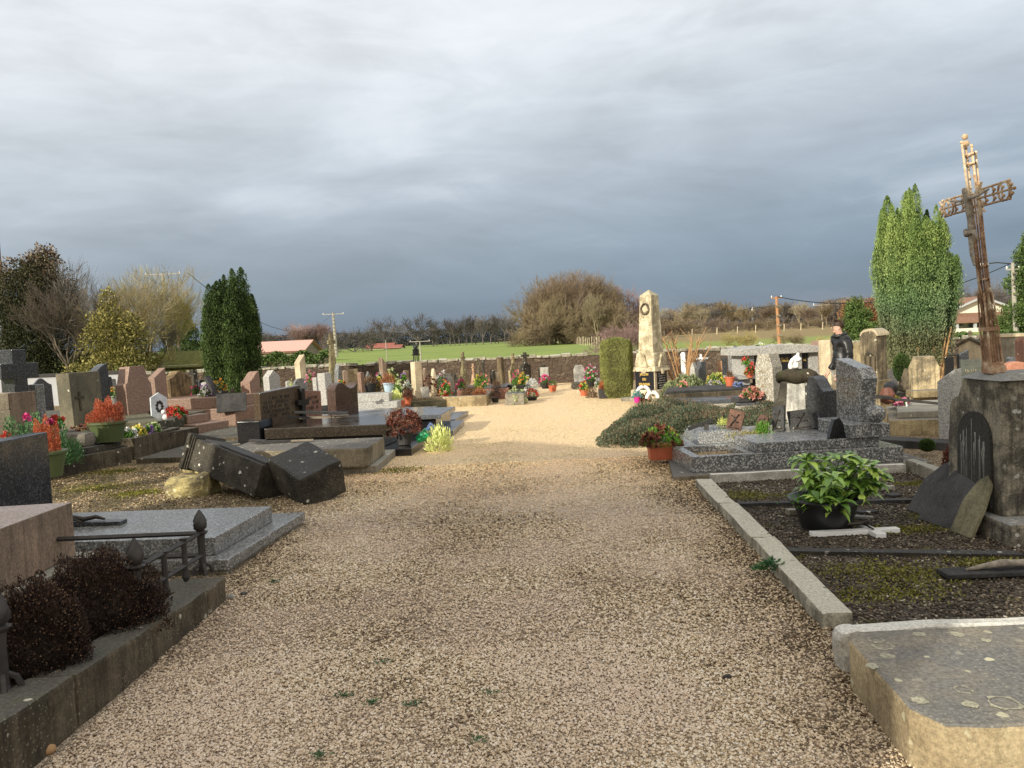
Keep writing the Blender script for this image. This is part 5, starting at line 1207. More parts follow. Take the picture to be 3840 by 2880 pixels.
    b = MB(); b.tube([(.24, .035, .035), (.32, .04, .045), (.4, .035, .05), (.47, .035, .045)], [.008, .016, .017, .02], 7).tube([(.46, .035, .05), (.46, .09, .035), (.45, .15, .028)], [.012, .009, .007], 6).tube([(.46, .035, .05), (.46, -.02, .035), (.47, -.09, .028)], [.012, .009, .007], 6).ball((.5, .035, .05), .02, 8)
    b.build('figure', BRONZE, t, smooth=True); MB().bz(.6, .66, .02, .05, .0185, .024).build('name_plate', BRONZE, t)
    # lying grey figure at the right edge
    p = G(3630, 2170); t = thing('lying_crucifix', 'long dark slate with a grey draped figure lying at the right edge', 'crucifix', (p.x, p.y, .015), 0)
    MB().bz(-.15, .9, -.05, .1, 0, .03).build('slate', SLATE, t, bevel=.006)
    b = MB(); b.tube([(0, .02, .035), (.1, .03, .05), (.22, .02, .07), (.34, .03, .06), (.5, .02, .065), (.7, .02, .06)], [.008, .018, .028, .024, .03, .026], 9); b.build('figure', GREYFIG, t, smooth=True, ramp=.006, rsc=18)
    # weed over the kerb
    p = G(2895, 2135, .05); n = 260; a = RNG.uniform(0, 6.28, n); rr = RNG.random(n)**.7*.11
    t = thing('weed_clump', 'feathery green weed growing over the pale kerb', 'weed', (p.x, p.y, .02))
    leaves('leaves', np.stack([np.cos(a)*rr*1.2, np.sin(a)*rr*.7, .02+.09*(1-rr/.11)*RNG.random(n)+.02], 1), np.stack([np.cos(a), np.sin(a), RNG.uniform(.2, 1, n)], 1), RNG.uniform(.025, .055, n), .012, RNG.random(n), F_WEED, t)
    for i, (sx, sy, nn, lb) in enumerate(((1395, 2650, 60, 'small weed tuft in the path near the bottom left'), (1545, 2655, 40, 'tiny weed right of the first tuft in the path'), (1290, 2620, 50, 'weed tuft left of centre near the path bottom'), (1790, 2790, 40, 'weed tuft at the lower middle of the path'), (1840, 2610, 30, 'tiny weed in the middle of the path'), (1030, 2190, 60, 'weed tuft close to the left kerb corner'), (1210, 2845, 40, 'weed tuft at the very bottom of the path'), (1440, 2495, 26, 'faint weed where the path shows a rusty chip'))):
        p = G(sx, sy, 0); a = RNG.uniform(0, 6.28, nn); rr = RNG.random(nn)*.05
        o = leaves('weed', np.stack([p.x+np.cos(a)*rr, p.y+np.sin(a)*rr*.7, .012+.018*RNG.random(nn)], 1), np.stack([np.cos(a), np.sin(a), RNG.uniform(.2, .8, nn)], 1), RNG.uniform(.012, .03, nn), .006, RNG.random(nn)*.6, F_WEED); tag(o, lb, 'weed')
    for sx, sy, rr, mt, lb in ((866, 2245, .028, WHST, 'single white stone by the left kerb corner'), (915, 2232, .024, SLATE, 'dark pebble beside the white stone'), (1044, 2532, .02, PINKST, 'rust pink stone chip on the path'), (2728, 2546, .022, SLATE, 'grey stone lying on the right part of the path'), (180, 2825, .035, BARKO, 'curled rusty brown leaf by the left kerb')):
        p = G(sx, sy); o = MB().ball((p.x, p.y, rr*.45), rr, 10, (1, .8, .6)).build('single_stone', mt, None, smooth=True, ramp=rr*.12, rsc=40); tag(o, lb, 'stone')
    # granite planter grave ------------------------------------------------
    r = thing('granite_grave', 'bold speckled granite grave with planter trough and stone ball', 'grave', (0, 0, 0))
    A = G(2524, 1807); B = G(2470, 1728)
    MB().foot([(A.x, A.y), (4.7, A.y+.25), (4.7, 10.0), (B.x+.1, 9.95)], -.03, .055).build('plinth', PLIN, r, bevel=.01)
    x0, x1, y0, y1 = 1.97, 4.36, 8.8, 9.68
    M = Matrix.Translation((x0, y0, 0)) @ Matrix.Rotation(rad(3), 4, 'Z')
    def mb(*q): return MB().add(*(lambda g: (g.v, g.f))(MB().bz(*q)), M)
    mb(0, .65, 0, .09, .056, .235).build('trough_wall', GR_BOLD, r, bevel=.006); mb(0, .65, .79, .88, .056, .235).build('trough_wall', GR_BOLD, r, bevel=.006)
    mb(0, .1, .092, .788, .056, .235).build('trough_wall', GR_BOLD, r, bevel=.006); mb(.1, .65, .09, .79, .056, .16).build('soil', GRAVEL, r)
    mb(.652, 2.42, 0, .88, .056, .235).build('body', GR_BOLD, r, bevel=.008)
    mb(.75, 2.18, .07, .82, .237, .345).build('slab', GR_BOLD, r, bevel=.01)
    mb(1.82, 2.28, -.0+.02, .86, .347, .50).build('pedestal', GR_BOLD, r, bevel=.01)
    # headstone with cut top sloping towards the front
    hw = MB(); q = [(.26, .5), (.86, .5), (.86, 1.22), (.30, 1.12), (.2, 1.0), (.24, .8)]
    hw.add([(2.06, y, z) for y, z in q]+[(2.24, y, z) for y, z in q], [tuple(range(5, -1, -1)), tuple(range(6, 12))]+[(i, (i+1) % 6, (i+1) % 6+6, i+6) for i in range(6)], M)
    hw.build('headstone', GR_BOLD, r, bevel=.008)
    g = marks(.42, .1, 1, 21, .04); g2 = marks(.4, .07, 1, 22, .03); R9 = Matrix.Rotation(rad(-90), 4, 'Z')
    MB().add(g.v, g.f, M @ Matrix.Translation((2.056, .56, .92)) @ R9).add(g2.v, g2.f, M @ Matrix.Translation((2.056, .56, .78)) @ R9).build('inscription', GILTD, r)
    c = M @ Vector((2.12, -.0, 0))
    MB().lathe([(.06, .5), (.05, .52)], 12, (c.x, c.y+.02, 0)).build('ball_seat', GR_BOLD, r)
    MB().ball((c.x, c.y+.03, .61), .105, 24).build('stone_ball', GR_BOLD, r, smooth=True)
    p = D(3155, 1640, 9.0); p.z = .347
    o = MB().prof([(-.12, 0), (.1, 0), (.07, .16), (.02, .24), (-.05, .22)], .06, m=Matrix.Translation((p.x-.05, 9.0, .348)) @ Matrix.Rotation(rad(12), 4, 'Z')).build('memorial_plaque', GR_BLACK, None, bevel=.01, ramp=.004); tag(o, 'small black pointed plaque at the foot of the bold granite headstone', 'plaque')
    # grave behind it with plaques ----------------------------------------
    r = thing('granite_grave', 'low grey granite grave with a slanted desk and dark curved headstone', 'grave', (0, 0, 0))
    C_ = G(2436, 1690); 
    MB().foot([(1.93, 10.05), (4.5, 10.2), (4.4, 11.5), (1.95, 11.3)], -.03, .05).build('plinth', PLIN, r, bevel=.01)
    MB().foot([(2.1, 10.12), (3.9, 10.2), (3.85, 11.25), (2.1, 11.2)], .052, .17).build('body', GR_GREY, r, bevel=.008)
    MB().foot([(2.35, 10.2), (3.1, 10.22), (3.1, 11.1), (2.35, 11.1)], .172, .32, [(2.42, 10.3), (3.05, 10.3), (3.05, 11.0), (2.42, 11.0)]).build('desk', GR_GREY, r, bevel=.006)
    MB().foot([(3.12, 10.2), (4.0, 10.25), (4.0, 11.2), (3.12, 11.15)], .172, .26).build('slab', GR_GREY, r, bevel=.008)
    hx, W, H = fit(3026, 3142, 1408, 10.7, .2, -62)
    MB().prof([(-W/2, 0), (W/2, 0), (W/2, H*.8), (W*.34, H*.79), (W*.2, H*.83), (0, H*.95), (-W*.18, H), (-W*.36, H*.985), (-W/2, H*.86)], .22, m=Matrix.Translation((hx, 10.7, 0)) @ Matrix.Rotation(rad(-62), 4, 'Z')).build('headstone', GR_DARK, r, bevel=.012)
    # inscription strokes on the desk
    q = marks(.5, .5, 3, 9, .05); MB().add(q.v, q.f, Matrix.Translation((2.73, 10.42, .325)) @ Matrix.Rotation(rad(-90), 4, 'X')).build('inscription', DKLET, r)
    rr = random.Random(2)
    for lb, sx, sy, w, h, Y, mt, lean, rz_ in (('reddish brown plaque standing on the grey grave, left one', 2750, 1610, .2, .26, 10.35, TERRA and stone('brown plaque', (.2, .11, .08), (.1, .06, .045), lichen=0), 14, -30),
                                   ('small round topped brown plaque in the middle of the grey grave', 2850, 1600, .14, .24, 10.4, stone('brown round plaque', (.16, .09, .07), (.08, .05, .04), lichen=0), 12, -40),
                                   ('tall narrow dark plaque with relief on the grey grave', 2920, 1610, .17, .34, 10.45, GREYFIG, 15, -50),
                                   ('wide mottled dark plaque tilted before the curved headstone', 3010, 1595, .32, .27, 10.5, GREYFIG, 18, -15)):
        p = D(sx, sy, Y); p.z = .262 if sx > 2800 else .32
        t = thing('memorial_plaque', lb, 'plaque', (p.x, Y, p.z), rz_)
        Mx = Matrix.Rotation(rad(-lean), 4, 'X') @ Matrix.Rotation(rad(rr.uniform(-9, 12)), 4, 'Y')
        MB().prof(outline('arch' if 'round' in lb else 'flat', w, h), .035, m=Mx).build('panel', stone('dark plaque '+str(sx), (.09, .09, .09), (.04, .04, .04), lichen=.3) if mt is GREYFIG else mt, t, bevel=.006)
        q = MB().tube([(-w*.22, -.024, h*.15), (-w*.05, -.028, h*.5), (w*.18, -.024, h*.82)], .011, 6).tube([(-w*.05, -.026, h*.45), (w*.25, -.026, h*.4)], .009, 6).tube([(-w*.02, -.026, h*.6), (-w*.3, -.024, h*.7)], .008, 6).box((0, -.02, h*.1), (w*.7, .012, h*.05)); MB().add(q.v, q.f, Mx).build('relief', BRONZE, t, smooth=True)
        MB().box((0, .08, .05), (.03, .16, .02), (rad(-35), 0, 0)).build('stand', IRON, t)
    p = D(2630, 1615, 10.35); t = thing('crucifix_plaque', 'small dark crucifix leaning on the slanted desk of the grey grave', 'crucifix', (p.x, 10.4, .33), -20)
    MB().box((0, 0, .07), (.34, .03, .05), (0, rad(-20), 0)).build('cross', BLACKM, t); MB().box((.03, .02, .06), (.04, .12, .03), (0, rad(-20), 0)).build('arm', BLACKM, t); MB().box((.08, 0, .04), (.05, .05, .08)).build('foot', IRON, t)
    # boards leaning on pedestal
    for lb, bx, by, w, h, mt, ln in (('tallest dark pointed slate leaning on the pedestal', 3.42, 6.62, .46, .56, SLATE, 33), ('middle dark slate with round tip leaning on the pedestal', 3.35, 6.3, .44, .56, SLATE, 32), ('small greenish board wedged behind the leaning slates', 3.37, 5.98, .24, .5, SLATEG, 26)):
        R_ = Matrix.Translation((bx, by, 0)) @ Matrix.Rotation(rad(-84), 4, 'Z') @ Matrix.Rotation(rad(-ln), 4, 'X')
        o = MB().prof(outline('leaf', w, h), .03, m=R_).build('leaning_slate', mt, None, bevel=.005, ramp=.002); tag(o, lb, 'slate')
    # small ball bush and dark flower
    p = D(3477, 1700, 9.3)
near_right()
# ================================================================== iron cross on pedestal
def iron_cross():
    r = thing('cross_pedestal', 'big grimy stone pedestal with arched niche carrying the iron cross', 'pedestal', (0, 0, 0))
    xl = 3.60; yf = 5.84
    MB().foot([(3.5, 5.6), (4.9, 5.65), (4.9, 6.85), (3.56, 6.8)], -.03, .16).build('base', PEDE, r, bevel=.03, sub=3, ramp=.012)
    o = [(0, .16), (.74, .16), (.73, .62), (.70, .93), (.66, 1.0), (.58, 1.03), (.55, 1.09), (.5, 1.17), (.05, 1.17), (.02, 1.09), (0, .95)]
    # profile runs along +y (seen from the path), extruded along x
    n = len(o); vs = [(xl, yf+y, z) for y, z in o]+[(xl+.95, yf+y, z) for y, z in o]
    body = MB().add(vs, [tuple(range(n-1, -1, -1)), tuple(range(n, 2*n))]+[(i, (i+1) % n, (i+1) % n+n, i+n) for i in range(n)]); body.build('body', PEDE, r, bevel=.015, sub=2, ramp=.006)
    MB().foot([(xl-.02, yf-.03), (xl+.97, yf-.03), (xl+.97, yf+.56), (xl-.02, yf+.56)], 1.172, 1.22, [(xl+.1, yf+.06), (xl+.85, yf+.06), (xl+.85, yf+.46), (xl+.1, yf+.46)]).build('cap', PEDE, r, bevel=.012, sub=2, ramp=.006)
    M = Matrix.Translation((xl-.008, yf+.33, .2)) @ Matrix.Rotation(rad(-90), 4, 'Z')
    MB().prof(outline('arch', .44, .72), .03, m=M).build('niche', NICHE, r, bevel=.004)
    q = MB()
    rq = random.Random(31)
    for x, z0, z1, w in [(-.13, .35, .56, .012), (-.085, .16, .58, .007), (-.02, .1, .66, .006), (.03, .34, .56, .016), (.09, .12, .54, .008), (.14, .2, .5, .014), (-.17, .42, .52, .009)]+[(rq.uniform(-.17, .17), rq.uniform(.1, .35), rq.uniform(.42, .56), rq.uniform(.003, .007)) for _ in range(12)]:
        nn_ = 7; lft = []; rgt = []
        for i_ in range(nn_+1):
            ff = i_/nn_; zz_q = z0+(z1-z0)*ff; ww = w*(.15+.85*ff)*rq.uniform(.6, 1.25); xx_q = x+rq.uniform(-.002, .002); lft.append((xx_q-ww, 0, zz_q)); rgt.append((xx_q+ww, 0, zz_q))
        k = MB().add(lft+rgt, [(i_, i_+1, nn_+2+i_, nn_+1+i_) for i_ in range(nn_)]); q.add(k.v, k.f, M @ Matrix.Translation((0, -.0165, 0)))
    q.build('white_streaks', plain('whitish lime streak', (.24, .23, .21), .9, 0, .5, .3, 30), r)
    # the cross -------------------------------------------------------
    base = D(3728, 1505, 6.12); base.z = 1.22; topp = D(3628, 512, 6.12)
    t = thing('iron_cross', 'tall rusty openwork iron cross with crucified figure leaning left', 'cross', tuple(base))
    ax = (topp-base); H = ax.length; ax.normalize()
    q = Matrix((Vector((0, -1, 0)), None or ax.cross(Vector((0, -1, 0))).normalized(), ax)) if False else None
    yv = Vector((0, 1, 0)); yv = (yv-ax*yv.dot(ax)).normalized(); xv = yv.cross(ax).normalized()
    B = Matrix((-yv, xv, ax)).transposed().to_4x4()      # local x = towards camera, y = +x-ish, z = up the shaft
    Rz = Matrix.Rotation(rad(0), 4, 'Z')
    t.rotation_euler = (B @ Rz).to_euler()
    # local x: arm direction, y: thickness, z up ; visible face -y (towards path)
    za = D(3665, 745, 6.12).z-base.z  # arm height
    arm = .44; w = .037; rr = .0092
    def parts(nm, b, mat=RUST, sm=True): return b.build(nm, mat, t, smooth=sm)
    def KK(b, k=.44): b.v = [(x*k, y*k, z) for x, y, z in b.v]
    # lower pier : gothic arcade block
    b = MB(); b.bz(-.15, .15, -.13, .13, 0, .05); b.bz(-.135, .135, -.115, .115, .05, .085); KK(b); parts('foot', b, sm=False)
    b = MB()
    for sx in (-1, 1):
        for sy in (-1, 1): b.tube([(sx*.115, sy*.1, .085), (sx*.105, sy*.09, .36), (sx*.085, sy*.075, .62)], [.019, .017, .014], 7)
    for sy in (-1, 1):
        for k in range(4): b.tube([(-.07+.047*k, sy*.1, .085), (-.064+.043*k, sy*.092, .27)], .008, 5)
        for k in range(3):
            xc = -.047+.045*k; b.tube([(xc-.024, sy*.095, .26), (xc, sy*.095, .31), (xc+.024, sy*.095, .26)], .008, 5)
    for sx in (-1, 1):
        for k in range(3): b.tube([(sx*.113, -.055+.05*k, .085), (sx*.105, -.05+.047*k, .27)], .008, 5)
        for k in range(2): b.tube([(sx*.108, -.05+.05*k, .26), (sx*.108, -.025+.05*k, .31), (sx*.108, .0+.05*k, .26)], .008, 5)
    KK(b); parts('arcade', b, sm=False)
    b = MB(); b.bz(-.128, .128, -.112, .112, .325, .352); b.bz(-.085, .085, -.07, .07, .09, .32); b.lathe([(.06, .352), (.045, .40), (.03, .6)], 8); KK(b); parts('cornice', b, sm=False)
    rs = random.Random(8); b = MB()
    for i in range(46):
        f = rs.random(); a = rs.uniform(0, 6.28); R_ = .095-.045*f
        b.ball((math.cos(a)*R_, math.sin(a)*R_, .37+.52*f), rs.uniform(.008, .017), 6, (1, 1, 1.5))
    KK(b, .55); parts('tracery', b)
    b = MB(); b.tube([(-.06, -.085, .55), (-.035, -.085, .66), (0, -.085, .71), (.035, -.085, .66), (.06, -.085, .55)], .012, 6); KK(b); parts('pointed_hood', b)
    # shaft rods
    rods = [(-w, 0), (w, 0), (0, -w), (0, w)]
    for i, (x, y) in enumerate(rods):
        zt = H-.09-(.05 if i > 1 else 0)+(0.09 if i == 2 else 0)
        b = MB().tube([(x*1.0, y*1.0, .3), (x, y, 1.0), (x*1.0, y*1.3, zt)], [rr*1.25, rr*1.05, rr*.9], 7); b.ball((x, y*1.3, zt+.012), rr*1.5, 8, (1, 1, 1.0)); parts('rod', b)
    parts('core', MB().tube([(0, 0, .3), (0, 0, za+.05)], .008, 6))
    b = MB().ball((0, -.02, H-.0), .023, 10); b.lathe([(.02, H-.07), (.03, H-.045), (.014, H-.03)], 8, (0, -.02, 0)); parts('finial', b)
    for z in (.72, .82, za+.34, za+.27):
        b = MB(); n = 12; ring = [(math.cos(6.283*i/n)*(w+.018), math.sin(6.283*i/n)*(w*.75), z) for i in range(n+1)]; b.tube(ring, .010, 6, False); parts('ring', b)
    b = MB()
    for z in np.arange(za+.16, H-.12, .07): b.tube([(-.03, 0, z), (0, 0, z+.03), (.03, 0, z)], .008, 5)
    for z in np.arange(1.0, za-.25, .11): b.tube([(-w, 0, z), (0, 0, z+.05), (w, 0, z)], .0055, 5)
    parts('scrollwork', b)
    # arms
    for s in (-1, 1):
        w = .062
        for dz, L in ((w, arm-.02), (0, arm+.03), (-w, arm-.03)):
            b = MB().tube([(s*.03, 0, za+dz), (s*L, 0, za+dz)], [rr*1.0, rr*.85], 7); b.ball((s*(L+.008), 0, za+dz), rr*1.5, 8); parts('arm_rod', b)
        b = MB()
        for k in range(4):
            xx = s*(.15+.1*k); b.tube([(xx-.03, 0, za-w), (xx, 0, za-w*.5), (xx-.02, 0, za)], .008, 5); b.tube([(xx-.03, 0, za+w), (xx, 0, za+w*.5), (xx-.02, 0, za)], .008, 5); b.ball((xx, 0, za+w*.5), .014, 6); b.ball((xx, 0, za-w*.5), .014, 6)
        n = 10; b.tube([(s*(arm-.08)+.07*math.cos(6.283*i/n), 0, za+.07*math.sin(6.283*i/n)) for i in range(n+1)], .009, 5, False)
        parts('arm_scroll', b)
    # rays at the crossing
    b = MB()
    for a in (45, 135, 225, 315):
        c_, s_ = math.cos(rad(a)), math.sin(rad(a)); b.prof([(c_*.05-s_*.02, za+s_*.05+c_*.02), (c_*.16, za+s_*.16), (c_*.05+s_*.02, za+s_*.05-c_*.02)], .02)
        b.prof([(c_*.08-s_*.05, za+s_*.08+c_*.05), (c_*.13-s_*.06, za+s_*.13+c_*.06), (c_*.09, za+s_*.09)], .015); b.prof([(c_*.08+s_*.05, za+s_*.08-c_*.05), (c_*.13+s_*.06, za+s_*.13-c_*.06), (c_*.09, za+s_*.09)], .015)
    parts('leaf_rays', b, sm=False)
    # figure: arms raised, body hanging (faces the path = local -y... turned to camera side)
    sv = [(0, .0, -.02), (0, 0, -.13), (.0, -.005, -.22), (0.012, -.02, -.30), (.02, -.03, -.37), (.012, -.012, -.47), (0, -.008, .05), (0.0, -.02, .10), (-.07, 0, .04), (-.16, 0, .05), (-.26, .01, .07), (.07, 0, .04), (.16, 0, .05), (.26, .01, .07), (.0, -.02, .135)]
    se = [(0, 1), (1, 2), (2, 3), (3, 4), (4, 5), (0, 6), (6, 7), (7, 14), (6, 8), (8, 9), (9, 10), (6, 11), (11, 12), (12, 13)]
    sr = [.028, .022, .027, .018, .015, .010, .019, .021, .012, .009, .008, .012, .009, .008, .018]
    o = skin('figure', [(x, y-.05, z+za-.03) for x, y, z in sv], se, sr, GREYFIG, t, root=0)
    b = MB().tube([(-.05, -.065, za-.22), (0, -.09, za-.25), (.055, -.065, za-.24), (.07, -.055, za-.31)], [.018, .024, .02, .008], 7); parts('loincloth', b, GREYFIG)
def skin(name, vs, es, rs, mat, parent=None, root=0, sub=1, smooth=True):
    me = bpy.data.meshes.new(name); me.from_pydata([tuple(v) for v in vs], es, [])
    o = bpy.data.objects.new(name, me); COL.objects.link(o)
    m = o.modifiers.new('s', 'SKIN'); 
    for i, v in enumerate(me.skin_vertices[0].data):
        r_ = rs[i]; v.radius = r_ if isinstance(r_, tuple) else (r_, r_)
        v.use_root = (i == root)
    s_ = o.modifiers.new('u', 'SUBSURF'); s_.levels = sub+1; s_.render_levels = sub+1
    dg = bpy.context.evaluated_depsgraph_get(); dg.update(); me2 = bpy.data.meshes.new_from_object(o.evaluated_get(dg))
    bpy.data.objects.remove(o); bpy.data.meshes.remove(me)
    me2.name = name; me2.materials.clear(); me2.materials.append(mat)
    for p in me2.polygons: p.use_smooth = smooth; p.material_index = 0
    return link(name, me2, parent)
iron_cross()
# ================================================================== LEFT second row and further
def tomb(label, corners, z0, z1, mat, name='tomb', cat='tomb', tiers=(), rim=None):
    """corners: footprint, tiers: (inset, z0, z1, mat)"""
    c = Vector((sum(p[0] for p in corners)/4, sum(p[1] for p in corners)/4, 0)); r = thing(name, label, cat, (c.x, c.y, 0))
    P = [(p[0]-c.x, p[1]-c.y) for p in corners]
    MB().foot(P, z0, z1).build('base', mat, r, bevel=.012)
    for ins, a, b, m in tiers:
        def ins_(p):
            L = math.hypot(*p); k = (L-ins*1.3)/L; return (p[0]*k, p[1]*k)
        MB().foot([ins_(p) for p in P], a, b).build('slab', m, r, bevel=.012)
    return r
# black cross on pillars, far left
def left_mid():
    Y = 10.6; r = thing('cross_monument', 'dark cross on pink granite and limestone pillars at the far left', 'monument', (D(60, 1500, Y).x, Y, 0), 70)
    x0 = 0; zt = D(75, 1310, Y).z; za = D(75, 1390, Y).z
    MB().bz(-.3, .3, -.16, .16, -.02, .35).build('base', PINKST, r, bevel=.012); MB().bz(-.19, .19, -.13, .13, .352, za-.28).build('pillar', PINKST, r, bevel=.012)
    MB().bz(-.42, -.2, -.14, .14, .352, za-.5).build('side_pillar', LIME2, r, bevel=.012); MB().bz(-.4, -.195, -.12, .12, za-.499, za-.28).build('side_pillar', LIME2, r, bevel=.01); MB().bz(.2, .34, -.12, .12, .352, za-.2).build('side_pillar', GR_GREY, r, bevel=.01)
    MB().prof([(-.1, za-.6), (.1, za-.6), (.1, za-.1), (.27, za-.1), (.27, za+.1), (.1, za+.1), (.1, zt), (-.1, zt), (-.1, za+.1), (-.27, za+.1), (-.27, za-.1), (-.1, za-.1)], .24).build('cross', GR_DARK, r, bevel=.008)
    # stones (label, a, b, ytop, Y, rz, T, prof, mat, L, sm, sh, kind, insc, cross)
    g = grave('small dark granite headstone with curved shoulders before the white wall', 120, 203, 1418, 19, 40, .16, 'ogee', GR_DARK, base=True)
    grave('dark charcoal headstone with swooping top behind the limestone stele', 300, 421, 1366, 15.8, 62, .25, 'swoop', GR_DARK, 1.8, GR_DARK, .3)
    g = grave('square limestone headstone with engraved cross and sunlit left edge', 226, 390, 1396, 14.4, 72, .3, 'flat', stone('grey green limestone', (.2, .175, .12), (.12, .11, .08), lichen=.1, streak=.3), 2.0, DKLIME, .3, 'kerb', cross=stone('engraved stone', (.09, .075, .05), (.07, .06, .04), lichen=0))
    g = grave('pink granite headstone with chamfered top and wide tomb', 440, 576, 1373, 16.4, 66, .3, 'cutstep', GR_PINK, 1.9, GR_PINK, .4, 'tier')
    grave('plain pink granite headstone with slanting top behind the chamfered one', 562, 633, 1380, 17.8, 70, .2, 'slope', GR_PINK, 0)
    g = grave('stained limestone headstone with small ogee bump left of the yew', 616, 727, 1390, 18.6, 60, .28, 'ogee', stone('streaked ochre limestone', (.34, .24, .12), (.13, .09, .05), lichen=.2, streak=1.0), 1.6, PINKST, .3)
    grave('dark rounded headstone beside the square limestone one', 404, 428, 1412, 19, 60, .12, 'round', GR_DARK, 0)
    grave('tiny grey rounded headstone peeking behind the dark one', 420, 442, 1420, 20, 50, .12, 'round', GR_GREY, 0)
    grave('dark grey stone post against the yew', 722, 745, 1385, 21, 60, .15, 'flat', DKST, 0)
    grave('pink granite headstone with curved crown right of the yew', 908, 982, 1393, 18.8, 62, .3, 'swoop', GR_PINK, 1.6, GR_PINK, .35, 'tier')
    grave('light grey granite headstone with peaked top right of the yew', 992, 1055, 1388, 21, 60, .22, 'peak', GR_LIGHT, 0)
    grave('tall yellow limestone stele with slanted top', 1111, 1152, 1330, 23.5, 45, .3, 'slope', LIME2, 0)
    grave('small grey arched headstone in front of the yellow stele', 1103, 1158, 1418, 20.3, 40, .12, 'arch', GR_GREY, 0)
    grave('white granite headstone with oval portrait', 1198, 1252, 1398, 18, 45, .3, 'flat', GR_LIGHT, 1.5, GR_LIGHT, .25)
    grave('pale stone block left of the oval portrait headstone', 1180, 1206, 1415, 18.8, 50, .15, 'flat', GR_LIGHT, 0)
    grave('tall crescent arched grey headstone', 1256, 1291, 1364, 19.5, 50, .16, 'leaf', GR_GREY, 0)
    grave('rounded greyish headstone behind the crescent one', 1290, 1311, 1388, 22, 30, .1, 'arch', PINKST, 0)
    g = grave('small pink granite headstone with rounded top among the centre pots', 1346, 1372, 1395, 21, 50, .14, 'round', GR_PINK, 1.2, GR_PINK, .2)
    grave('tilted grey slab headstone beyond the centre pots', 1376, 1394, 1393, 23, 35, .1, 'peak', GR_GREY, 0)
    # low granite grave (white) with pots
    tomb('pale speckled granite tomb lit by the sun, centre left', [(-4.1, 17.75), (-2.45, 17.65), (-2.4, 18.6), (-4.05, 18.7)], -.02, .14, GR_LIGHT, tiers=[(.12, .142, .34, GR_LIGHT), (.3, .342, .52, GR_LIGHT)])
    # pink sarcophagus grave
    tomb('stepped pink granite tomb between the mossy tomb and the brown grave', [(-8.2, 17.4), (-6.05, 17.3), (-5.65, 18.9), (-7.9, 19.1)], -.02, .38, GR_PINK, tiers=[(.2, .382, .62, GR_PINK)])
    p = D(915, 1520, 17.2); o = MB().box((p.x-.3, 17.3, .5), (.62, .05, .42), (rad(-20), 0, rad(15))).build('memorial_plaque', SLATE, None, bevel=.01); tag(o, 'grey slate plaque leaning on the pink granite tomb', 'plaque')
    # mossy dark kerb tomb
    tomb('dark mossy stepped kerb tomb in the left middle', [(-8.3, 14.2), (-6.3, 14.1), (-6.25, 16.6), (-8.1, 16.8)], -.03, .16, MOSSY, tiers=[(.15, .162, .42, MOSSY)])
    tomb('long dark mossy tomb with brown top below the pink headstone', [(-10.2, 14.6), (-8.35, 14.5), (-8.15, 16.4), (-9.9, 16.6)], -.03, .45, MOSSY, tiers=[(.12, .452, .56, DKLIME)])
    tomb('brown kerb planter box with pansies at the left', [(-7.9, 12.45), (-5.92, 12.35), (-5.85, 13.9), (-7.8, 14.0)], -.03, .34, DKLIME, tiers=[(.14, .342, .36, SOIL)])
    tomb('low dark tomb with rounded stone bolsters at the left edge', [(-8.6, 10.7), (-6.32, 10.6), (-5.85, 12.1), (-8.2, 12.3)], -.03, .24, DKLIME, tiers=[(.1, .242, .33, DKST), (.35, .332, .42, DKST)])
    for i, (sx, sy) in enumerate(((208, 1635), (270, 1665))):
        p = D(sx, sy, 11.5-.5*i); o = MB().box((p.x, 11.5-.5*i, .5), (.55, .3, .2)).build('stone_bolster', stone('rough grey bolster', (.2, .18, .15), (.11, .1, .09)), None, bevel=.07, sub=1); tag(o, ['back', 'front'][i]+' rounded grey stone bolster on the low dark tomb', 'bolster')
    tomb('flat grey stone slab sunk in the earth left of the fallen pillar', [(-5.7, 11.9), (-4.1, 11.8), (-4.0, 13.6), (-5.5, 13.8)], -.03, .08, DKLIME)
    tomb('flat cracked slab running behind the limestone grave', [(-6.0, 14.2), (-4.3, 14.0), (-4.2, 15.8), (-5.8, 16.0)], -.03, .1, DKLIME)
    # centre kerb grave -------------------------------------------------
    r = thing('kerb_grave', 'ochre limestone kerb grave with tall pillar in the centre', 'grave', (0, 0, 0))
    a = G(1536, 1513); c = G(1827, 1521)
    MB().foot([(a.x-.3, 19.75), (c.x, 19.55), (c.x+.02, 19.75), (a.x-.3, 19.95)], -.03, .26).build('kerb', LIME, r, bevel=.02)
    MB().foot([(c.x-.17, 19.76), (c.x+.02, 19.76), (c.x+.12, 21.4), (c.x-.07, 21.4)], -.03, .25).build('kerb', LIME, r, bevel=.02)
    MB().foot([(a.x-.5, 19.96), (a.x-.3, 19.96), (a.x-.2, 21.4), (a.x-.4, 21.4)], -.03, .2).build('kerb', LIME, r, bevel=.02)
    MB().foot([(a.x-.3, 19.9), (c.x-.18, 19.78), (c.x-.1, 21.4), (a.x-.2, 21.4)], -.03, .12).build('gravel_bed', GRAVEL, r)
    x, W, H = fit(1541, 1582, 1357, 19.9, .3, 60)
    MB().box((x, 19.98, H/2), (.21, .2, H), (0, 0, rad(40))).build('pillar', LIME2, r, bevel=.015)
    q = D(1560, 1335, 19.98)
    l = thing('grave_lantern', 'black iron lantern on top of the centre limestone pillar', 'lantern', (q.x, 19.98, H), 30)
    for sx in (-1, 1):
        for sy in (-1, 1): MB().tube([(sx*.05, sy*.05, 0), (sx*.045, sy*.045, .16)], .012, 5).build('leg', BLACKM, l)
